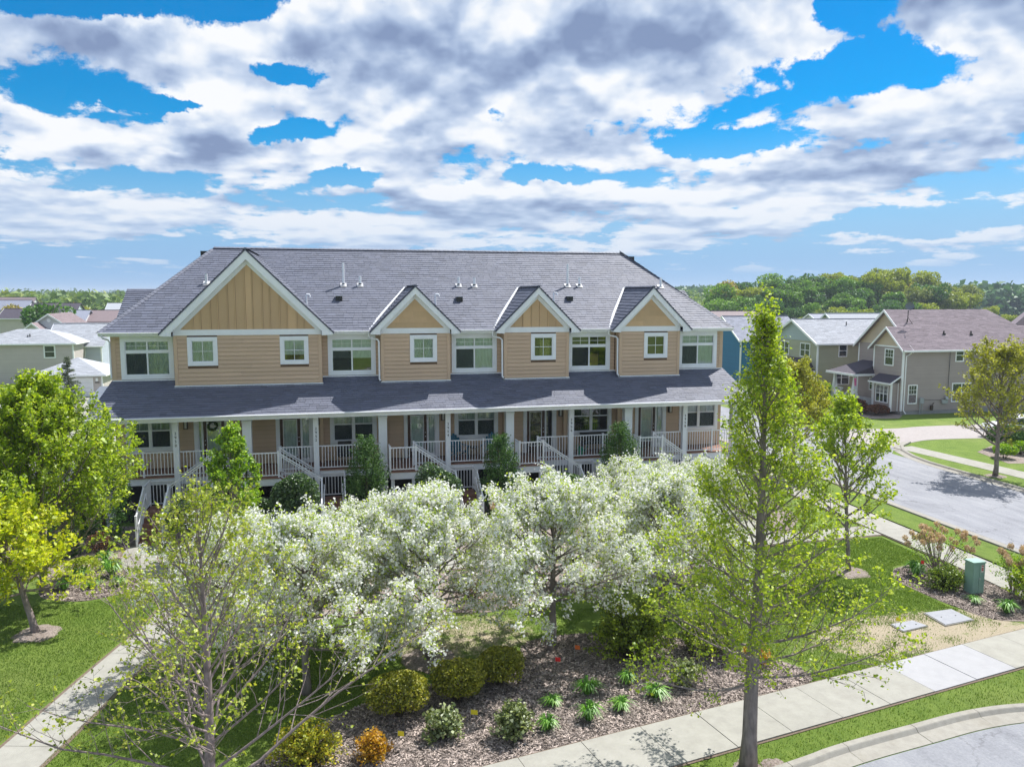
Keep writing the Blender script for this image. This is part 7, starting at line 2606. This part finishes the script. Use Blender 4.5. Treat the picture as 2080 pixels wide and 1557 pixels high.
# --- houses at the left
GA = empty('garage', (-24.4, 83, 0), 'tan garage with hipped pale-grey roof and wide white door', 'garage')
walls(GA, BEIGE, -27.4, -21.4, 80.0, 87.0, 0, 2.0, 'se', 0.12, holes={'s': [(0.75, 5.15, 0, 1.72)]})
hip_roof(GA, ROOF_GREY, -27.4, -21.4, 80.0, 87.0, 2.05, 3.45)
m = MB(); m.box(-26.6, 79.95, 0, -22.3, 80.0, 1.68)
gd = m.build('garage_door', plain('door_white', (0.78, 0.79, 0.82), 0.5, 0.02), GA)
for k in range(1, 4):
    m = MB(); m.box(-26.6, 79.93, k * .42 - .006, -22.3, 79.948, k * .42 + .006); m.build('door_panel', FLASH, gd)
m = MB(); m.box(-26.7, 79.94, 0, -26.6, 80.0, 1.78); m.box(-22.3, 79.94, 0, -22.2, 80.0, 1.78); m.box(-26.6, 79.94, 1.68, -22.3, 80.0, 1.78); m.build('door_frame', WHITE, GA)
for x in (-26.95, -21.85):
    m = MB(); m.box(x - .1, 79.85, 1.45, x + .1, 80.0, 1.75); m.build('wall_lamp', WHITE, GA)
m = MB(); m.box(-22.05, 79.94, 1.28, -21.65, 79.98, 1.36); m.build('number_plate', DARK, GA)
BH = empty('house', (-31.5, 96, 0), 'beige two-storey house with pale hipped roof behind the garage', 'house')
walls(BH, BEIGE, -37.5, -27.3, 92.0, 99.5, 0, 4.3, 'se', 0.13)
hip_roof(BH, ROOF_GREY, -37.5, -27.3, 92.0, 99.5, 4.35, 5.75)
simple_window(BH, 'y', 92.0, -1, -30.05, -29.15, 2.9, 4.05, 'dh', 0.13)
for x, z in ((-31.9, 5.0), (-32.1, 4.9)):
    m = MB(); m.tube([(x, 93.5, z - .2), (x, 93.5, z + .3)], .07, 6); m.build('vent_pipe', BLACK_METAL, BH)
GH = gable_house('grey-blue house whose sunlit end wall looks bright blue, next to the row house roof', 'house', -31.0, -25.6, 96.0, 103.0, 4.0, 6.2, 'x', GREYB, ROOF_GREY, e=0.13)
simple_window(GH, 'y', 96.0, -1, -27.75, -27.35, 2.55, 3.95, 'dh', 0.1)
simple_window(GH, 'y', 96.0, -1, -27.6, -27.2, .6, 1.1, 'dh', 0.08)
simple_window(GH, 'y', 96.0, -1, -29.1, -28.8, .8, 1.2, 'dh', 0.08)
gable_house('low grey-blue side wing behind the grey-blue house', 'house', -25.2, -23.0, 99.0, 103.0, 0.9, 1.5, 'x', PALEW, ROOF_BROWN, detail=False)
AH = gable_house('white-grey gabled house with brown roof and round gable vent at the left', 'house', -40.0, -33.7, 115.0, 124.0, 4.75, 6.95, 'y', PALEW, ROOF_BROWN, e=0.14)
simple_window(AH, 'y', 115.0, -1, -36.05, -35.2, 3.3, 4.5, 'dh', 0.12)
m = MB(); m.tube([(-36.85, 114.9, 6.1), (-36.85, 114.97, 6.1)], .24, 14); m.build('gable_vent', WHITE, AH)
m = MB(); m.box(-39.5, 114.6, 4.6, -33.5, 114.95, 4.75); m.build('band_board', WHITE, AH)
A2 = gable_house('small white gabled wing in front of the round-vented house', 'house', -39.8, -36.3, 112.6, 114.6, 4.4, 5.85, 'y', PALEW, ROOF_BROWN, detail=False)
for i, (x0, x1, y0, ez, rz_, rf, wl, lab) in enumerate([(-45.4, -42.2, 148, 4.9, 6.75, ROOF_BLUE, PALEW, 'blue-grey roofed house left of the purple-brown roof in the left suburb'),
                                                        (-42.1, -34.8, 150, 4.7, 6.7, ROOF_BROWN, PALEW, 'long purple-brown roof in the left suburb next to the row house roof'),
                                                        (-62.5, -56.8, 168, 5.0, 6.7, ROOF_DARK, BEIGE, 'dark-roofed house at the left behind the maple top'),
                                                        (-38.9, -34.0, 128, 4.0, 5.3, ROOF_BROWN, PALEW, 'reddish-brown low roof between the grey house and the long purple roof'),
                                                        (-45.5, -40.4, 136, 3.9, 5.2, ROOF_BLUE, PALEW, 'low blue-grey roof behind the round-vented house'),
                                                        (-86, -74, 215, 5.5, 8.0, ROOF_BLUE, PALEW, 'blue roof far left among the trees'),
                                                        (-70, -60, 205, 5.2, 7.4, ROOF_DARK, GREYB, 'dark blue roof far left just before the woodland'),
                                                        (-52, -42, 240, 5.4, 7.8, ROOF_DARK, PALEW, 'dark purple roof at the wood edge above the row house eave'),
                                                        (-98, -88, 260, 5.6, 8.6, ROOF_BROWN, PALEW, 'brown roof at the left picture edge below the woodland'),
                                                        (-68, -61, 262, 4.6, 6.8, ROOF_GREY, PALEW, 'small pale house front among the far left trees')]):
    gable_house(lab, 'house', x0, x1, y0, y0 + 8, ez, rz_, 'x', wl, rf, detail=False)
# wooden stair tower and pale canopy behind the left end of the row house
WT = empty('carport', (-12.0, 44.5, 0), 'orange timber posts under a small pale canopy behind the left end of the row house', 'shelter')
ORW = plain('orange_timber', (0.55, 0.22, 0.03), 0.6, 0.2, 3.0, stretch=(4, 4, .5))
for x in (-12.35, -11.95):
    m = MB(); m.box(x - .13, 44.0, 0, x + .13, 44.25, 3.95); m.build('post', ORW, WT)
m = MB(); m.box(-12.5, 43.8, 3.95, -10.4, 46.2, 4.1); m.poly([(-12.5, 43.8, 4.1), (-10.4, 43.8, 4.1), (-10.4, 46.2, 4.6), (-12.5, 46.2, 4.6)]); m.build('canopy', WHITE, WT, fixn=False)
m = MB(); m.bar((-12.6, 43.9, 2.2), (-11.7, 43.9, 2.0), .12, .18); m.build('brace', FLASH, WT)
# ------------------------------------------------------------------ small things
# adirondack chairs on the 2954 porch
CH = plain('blue_chair_paint', (0.012, 0.13, 0.21), 0.45, 0.08, attr=0.1)


def adirondack():
    """parts in local coordinates, chair faces -Y"""
    parts = []
    def pt(nm, fn):
        mb = MB(); fn(mb); me = mb.mesh(nm); me.materials.append(CH); parts.append((nm, me))
    import_ = None
    for i in range(5):
        x = -0.22 + 0.11 * i
        top = 1.10 - 0.09 * abs(i - 2) ** 1.4 * 0.8
        pt('back_slat', lambda m, x=x, top=top: m.prism([(0.18, 0.30), (0.205, 0.30), (0.205 + (top - .3) * .38, top), (0.18 + (top - .3) * .38, top)], 'x', x - 0.048, x + 0.048, 0.5))
    for i in range(5):
        y = -0.32 + 0.10 * i
        z = 0.40 - 0.022 * i
        pt('seat_slat', lambda m, y=y, z=z: m.box(-0.27, y, z, 0.27, y + 0.085, z + 0.02))
    for sx in (-1, 1):
        pt('armrest', lambda m, sx=sx: m.box(sx * 0.34 - 0.07, -0.38, 0.60, sx * 0.34 + 0.07, 0.34, 0.625))
        pt('leg', lambda m, sx=sx: m.box(sx * 0.30 - 0.02, -0.36, 0.0, sx * 0.30 + 0.02, -0.26, 0.60))
        pt('leg', lambda m, sx=sx: m.prism([(0.5, 0.0), (0.62, 0.0), (-0.24, 0.42), (-0.34, 0.36)], 'x', sx * 0.27 - 0.015, sx * 0.27 + 0.015))
    pt('back_rail', lambda m: m.box(-0.30, 0.30, 0.62, 0.30, 0.33, 0.70))
    return parts


AP = adirondack()
for (x, y, rz, lab) in ((5.42, 34.75, 0.35, 'blue slatted garden chair beside the 2954 number post'), (6.92, 34.75, -0.30, 'blue slatted garden chair nearer the thick column, right of the other')):
    e = empty('garden_chair', (x, y, ZD), lab, 'chair', 'blue garden chairs on the 2954 porch')
    e.rotation_euler = (0, 0, rz)
    for nm, me in AP:
        link(bpy.data.objects.new(nm, me), e)
# small round table between them
e = empty('side_table', (6.15, 34.9, ZD), 'small dark table between the two blue chairs', 'table')
m = MB(); m.tube([(6.15, 34.9, ZD + .48), (6.15, 34.9, ZD + .51)], .24, 14); m.build('table_top', BLACK_METAL, e)
for k in range(3):
    a = k * 2.09
    m = MB(); m.tube([(6.15 + math.cos(a) * .2, 34.9 + math.sin(a) * .2, ZD), (6.15 + math.cos(a) * .08, 34.9 + math.sin(a) * .08, ZD + .48)], .014, 5); m.build('leg', BLACK_METAL, e)
# dark wicker chair on the 2952 porch
e = empty('patio_chair', (0.35, 34.7, ZD), 'black patio chair with arms on the 2952 porch, behind the rail', 'chair')
bx_ = lambda nm, *a: MB().box(*a).build(nm, BLACK_METAL, e)
bx_('seat', 0.05, 34.45, ZD + .38, 0.65, 35.0, ZD + .46); bx_('backrest', 0.05, 34.96, ZD + .46, 0.65, 35.03, ZD + .98)
bx_('armrest', 0.0, 34.42, ZD + .60, 0.06, 35.0, ZD + .65); bx_('armrest', .64, 34.42, ZD + .60, .70, 35.0, ZD + .65)
for x in (0.02, .66):
    for y in (34.45, 34.96): bx_('leg', x, y, ZD, x + .03, y + .03, ZD + .62)
# green bin and dark bench on the 2956 porch
e = empty('watering_can', (11.1, 34.3, ZD), 'green plastic watering can on the 2956 porch deck', 'watering can')
GP = plain('green_plastic', (0.01, 0.26, 0.14), .4, .05)
m = MB(); m.tube([(11.1, 34.3, ZD), (11.1, 34.3, ZD + .36), (11.1, 34.3, ZD + .42)], [.15, .14, .09], 12); m.build('body', GP, e)
m = MB(); m.tube([(11.2, 34.28, ZD + .1), (11.42, 34.2, ZD + .42), (11.45, 34.19, ZD + .44)], [.03, .018, .04], 6); m.build('spout', GP, e)
m = MB(); m.tube([(11.08, 34.3, ZD + .4), (11.0, 34.32, ZD + .56), (10.9, 34.33, ZD + .45), (10.97, 34.32, ZD + .2)], .016, 6); m.build('handle', GP, e)
e = empty('bench', (12.0, 35.0, ZD), 'dark bench under the 2956 porch window', 'bench')
m = MB(); m.box(11.35, 34.75, ZD + .42, 12.75, 35.2, ZD + .48); m.build('seat', BLACK_METAL, e)
m = MB(); m.box(11.35, 35.18, ZD + .48, 12.75, 35.23, ZD + .92); m.build('backrest', BLACK_METAL, e)
for x in (11.4, 12.65):
    m = MB(); m.box(x, 34.78, ZD, x + .05, 35.15, ZD + .42); m.build('leg', BLACK_METAL, e)
# wreath on the 2950 door
r = np.random.default_rng(9)
e = empty('wreath', (-5.22, YR - 0.06, 3.93), 'dark green wreath with a pale ribbon hanging on the 2950 door', 'wreath')
a = r.uniform(0, 6.28, 420)
c = np.stack([np.cos(a) * .17, r.normal(0, .02, 420), np.sin(a) * .17], 1) + r.normal(0, .028, (420, 3))
link(bpy.data.objects.new('leaves', leaf_mesh('leaves', c, CEDAR, .06, r, 0.0)), e)
m = MB(); m.box(-0.10, -.05, -.03, .16, -.03, .03); me = m.mesh('ribbon'); me.materials.append(FROST); link(bpy.data.objects.new('ribbon', me), e)

# utility pedestal
PG = plain('pedestal_green', (0.27, 0.43, 0.37), .45, .06, 3.0, dirt=.15)
e = empty('utility_pedestal', (20.08, 20.52, 0), 'sea-green metal utility cabinet with a warning sticker in the right mulch bed', 'utility cabinet')
x0, x1, y0, y1, h = 19.86, 20.30, 20.35, 20.70, 1.08
m = MB(); m.box(x0, y0, 0, x1, y1, h - .05); m.build('body', PG, e)
m = MB(); m.box(x0 - .02, y0 - .02, h - .05, x1 + .02, y1 + .02, h); m.build('lid', PG, e)
m = MB(); m.box(x0 + .225, y0 - .016, .06, x1 - .01, y0 - .001, h - .1); m.box(x0 + .01, y0 - .016, .06, x0 + .215, y0 - .001, h - .1); m.build('door', PG, e)
m = MB(); m.box(x0 + .235, y0 - .035, .50, x0 + .265, y0 - .016, .56); m.build('handle', FLASH, e)
m = MB(); m.box(x0 + .28, y0 - .020, .74, x0 + .38, y0 - .0165, .98)
st = m.build('warning_sticker', plain('sticker_white', (0.7, 0.62, 0.6), .5, .02), e)
for k, (zz, hh) in enumerate(((.93, .035), (.86, .03), (.80, .045))):
    m = MB(); m.box(x0 + .295, y0 - .0225, zz, x0 + .365, y0 - .0205, zz + hh); m.build('sticker_print', plain('sticker_red', (0.45, 0.03, 0.03), .5, .02) if k == 0 else MATS['sticker_red'], st)
# covers in the worn lawn
GC = groundmat('cover_grey', [(0.3, (0.27, 0.28, 0.31)), (0.6, (0.34, 0.35, 0.38)), (0.8, (0.39, 0.40, 0.43))], 9.0, .7, bump=.15, bscale=70)
for (pts, lab) in (([(15.71, 18.90), (16.51, 18.99), (16.66, 18.58), (15.72, 18.41)], 'small square grey utility cover beside the yellow flag'), ([(17.27, 19.39), (18.27, 19.45), (18.31, 18.66), (17.23, 18.51)], 'larger rectangular grey utility cover nearer the pedestal bed')):
    cx = sum(p[0] for p in pts) / 4; cy = sum(p[1] for p in pts) / 4
    e = empty('utility_cover', (cx, cy, 0), lab, 'utility cover', 'utility covers set in the lawn')
    m = MB(); m.prism(pts, 'z', 0.0, 0.045); m.build('lid', GC, e)
    q = [(cx + (p[0] - cx) * 1.07, cy + (p[1] - cy) * 1.07) for p in pts]
    m = MB()
    for i in range(4):
        j = (i + 1) % 4
        m.poly([(*q[i], .03), (*q[j], .03), (*[cx + (pts[j][0] - cx) * 1.015, cy + (pts[j][1] - cy) * 1.015], .03), (*[cx + (pts[i][0] - cx) * 1.015, cy + (pts[i][1] - cy) * 1.015], .03)])
        m.poly([(*q[i], 0), (*q[j], 0), (*q[j], .03), (*q[i], .03)])
    m.build('rim', KERB, e, fixn=False)
    for sx in (-.25, .25):
        m = MB(); m.tube([(cx + sx, cy, .045), (cx + sx, cy, .05)], .022, 8); m.build('bolt', DARK, e)
# marker flags
YF = plain('yellow_flag', (0.80, 0.66, 0.02), .6, .05); RF = plain('red_flag', (0.75, 0.02, 0.015), .6, .05); OF = plain('orange_flag', (0.80, 0.16, 0.02), .6, .05)
for (x, y, mt, lab, w) in ((2.79, 16.40, YF, 'yellow marker flag between the two mottled shrubs', .15), (1.12, 15.90, YF, 'yellow marker flag right of the orange shrub', .13), (15.68, 18.70, YF, 'yellow marker flag at the small utility cover', .14),
                           (5.35, 18.45, RF, 'red marker flag on the mulch below the right-centre crabapple', .13), (6.05, 19.0, OF, 'orange marker flag right of the red one', .13), (18.95, 21.6, RF, 'small red flag in the shrub by the pedestal', .10), (10.9, 17.9, YF, 'yellow marker flag near the orange-tinged shrub', .10)):
    e = empty('marker_flag', (x, y, 0.01), lab, 'flag')
    hh = .34 if x != 18.95 else .8
    m = MB(); m.tube([(x, y, 0), (x + .01, y, hh)], .004, 4); m.build('wire', FLASH, e)
    m = MB(); m.poly([(x + .01, y, hh), (x + .01 + w, y - .03, hh - .02), (x + .01 + w, y - .05, hh - .12), (x + .01, y - .01, hh - .11)]); m.poly([(x + .01, y + .004, hh), (x + .01 + w, y - .026, hh - .02), (x + .01 + w, y - .046, hh - .12), (x + .01, y - .006, hh - .11)]); m.build('flag_sheet', mt, e, fixn=False)

# white car parked in the drive at the right edge
CP = plain('car_white', (0.75, 0.77, 0.80), .25, .02, spec=.6)
GLS = plain('car_glass', (0.02, 0.03, 0.04), .05, .05, spec=.9)
TY = plain('tyre', (0.02, 0.02, 0.02), .8, .1)
cxx, cyy = 45.3, 43.6
car = empty('parked_car', (cxx, cyy, 0.02), 'white car parked on the drive behind the olive-leaved tree at the right edge', 'car')
prof = [(-2.15, .35), (-2.2, .75), (-1.95, .92), (-1.15, 1.0), (-0.55, 1.42), (0.85, 1.45), (1.6, 1.05), (2.1, .95), (2.2, .6), (2.15, .33)]
m = MB(); m.prism([(cxx + a, b * 1.0 if b < 1.02 else 1.0) for a, b in prof], 'y', cyy - .88, cyy + .88); b_ = m.build('body', CP, car)
m = MB(); m.prism([(cxx - 1.1, .99), (cxx - .58, 1.38), (cxx + .82, 1.41), (cxx + 1.5, .99)], 'y', cyy - .78, cyy + .78); m.build('window_band', GLS, car)
m = MB(); m.prism([(cxx - .62, 1.38), (cxx - .5, 1.46), (cxx + .8, 1.48), (cxx + .95, 1.38)], 'y', cyy - .76, cyy + .76); m.build('roof', CP, car)
for sx in (-1.35, 1.35):
    for sy in (-.86, .86):
        m = MB(); m.tube([(cxx + sx, cyy + sy - .1, .33), (cxx + sx, cyy + sy + .1, .33)], .33, 14); w_ = m.build('wheel', TY, car)
        m = MB(); m.tube([(cxx + sx, cyy + sy - .115, .33), (cxx + sx, cyy + sy + .115, .33)], .19, 10); m.build('rim', FLASH, w_)
for sy in (-.7, .7):
    m = MB(); m.box(cxx - 2.22, cyy + sy - .15, .62, cxx - 2.12, cyy + sy + .15, .76); m.build('headlight', FROST, car)
# shrubs in front of the taupe house and at the right lawn
shrub('dark_shrub', 'dark red-brown shrub before the porch steps of the taupe house', 'shrub', (41.6, 56.0, 0), 1.3, 1.2, 1.0, 3000, .12, REDTWIG, 601)
shrub('dark_shrub', 'dark brown shrub below the bay window of the taupe house', 'shrub', (42.6, 54.3, 0), 1.2, 1.0, .8, 2500, .12, REDTWIG, 602)
shrub('green_shrub', 'green shrub beside the grey-green house wall, left of the taupe porch', 'shrub', (42.2, 61.2, 0), 1.1, 1.0, 2.0, 2500, .16, PEAR, 603)
shrub('rust_shrub', 'rust-coloured shrub left of the taupe porch', 'shrub', (39.8, 60.0, 0), 1.5, 1.3, 2.2, 3500, .16, leafmat('rust_leaf', [(0.12, 0.05, 0.02), (0.26, 0.10, 0.04), (0.36, 0.20, 0.05), (0.38, 0.32, 0.06)], trans=.3), 604)
shrub('yellow_shrub', 'yellow-green budding shrub behind the tall maple, by the side street', 'shrub', (36.5, 57.0, 0), 2.0, 1.8, 3.0, 5000, .17, MAPLE2, 605)
shrub('green_shrub', 'low green shrub at the right edge behind the olive-leaved tree', 'shrub', (38.6, 37.9, 0), .7, .7, .8, 1800, .10, PEAR, 606)
shrub('green_shrub', 'second low green shrub at the right edge behind the olive-leaved tree', 'shrub', (40.5, 38.6, 0), .7, .7, .8, 1800, .10, PEAR, 607)
shrub('dark_shrub', 'dark evergreen shrub at the right edge near the white car', 'shrub', (41.0, 40.0, 0), 1.3, 1.1, 1.6, 3500, .12, CEDAR, 608)
structure(tri_poly([(37.6, 36.6), (39.5, 36.2), (43, 36.8), (44, 40.5), (41, 41.3), (38.5, 39.8)], 0.012, 'mulch_bed', MULCH))
structure(tri_poly([(40.6, 52.6), (43, 52.2), (44.4, 53.5), (44.4, 57), (42.5, 57.5), (40.5, 57.2)], 0.012, 'mulch_bed', MULCH))

# ------------------------------------------------------------------ air
hz_m = bpy.data.materials.new('haze_air')
hz_m.use_nodes = True
ht = NT(hz_m.node_tree)
vol = ht.n('ShaderNodeVolumePrincipled', ins={'Color': (0.72, 0.84, 1.0, 1.0), 'Density': 0.00030, 'Anisotropy': 0.2})
ho = ht.n('ShaderNodeOutputMaterial')
ht.t.links.new(vol.outputs[0], ho.inputs['Volume'])
hb_ = MB().box(-8800, -400, -8.0, 8800, 8800, 42.0).build('haze', hz_m)
hb_['kind'] = 'stuff'
hb_['label'] = 'thin blue air haze over the land'

SC.cycles.max_bounces = 6
SC.cycles.diffuse_bounces = 3
SC.cycles.glossy_bounces = 3
SC.cycles.transmission_bounces = 4
SC.cycles.transparent_max_bounces = 12
SC.cycles.volume_bounces = 0
SC.cycles.sample_clamp_indirect = 6.0
SC.cycles.use_denoising = True
SC.cycles.caustics_reflective = False
SC.cycles.caustics_refractive = False
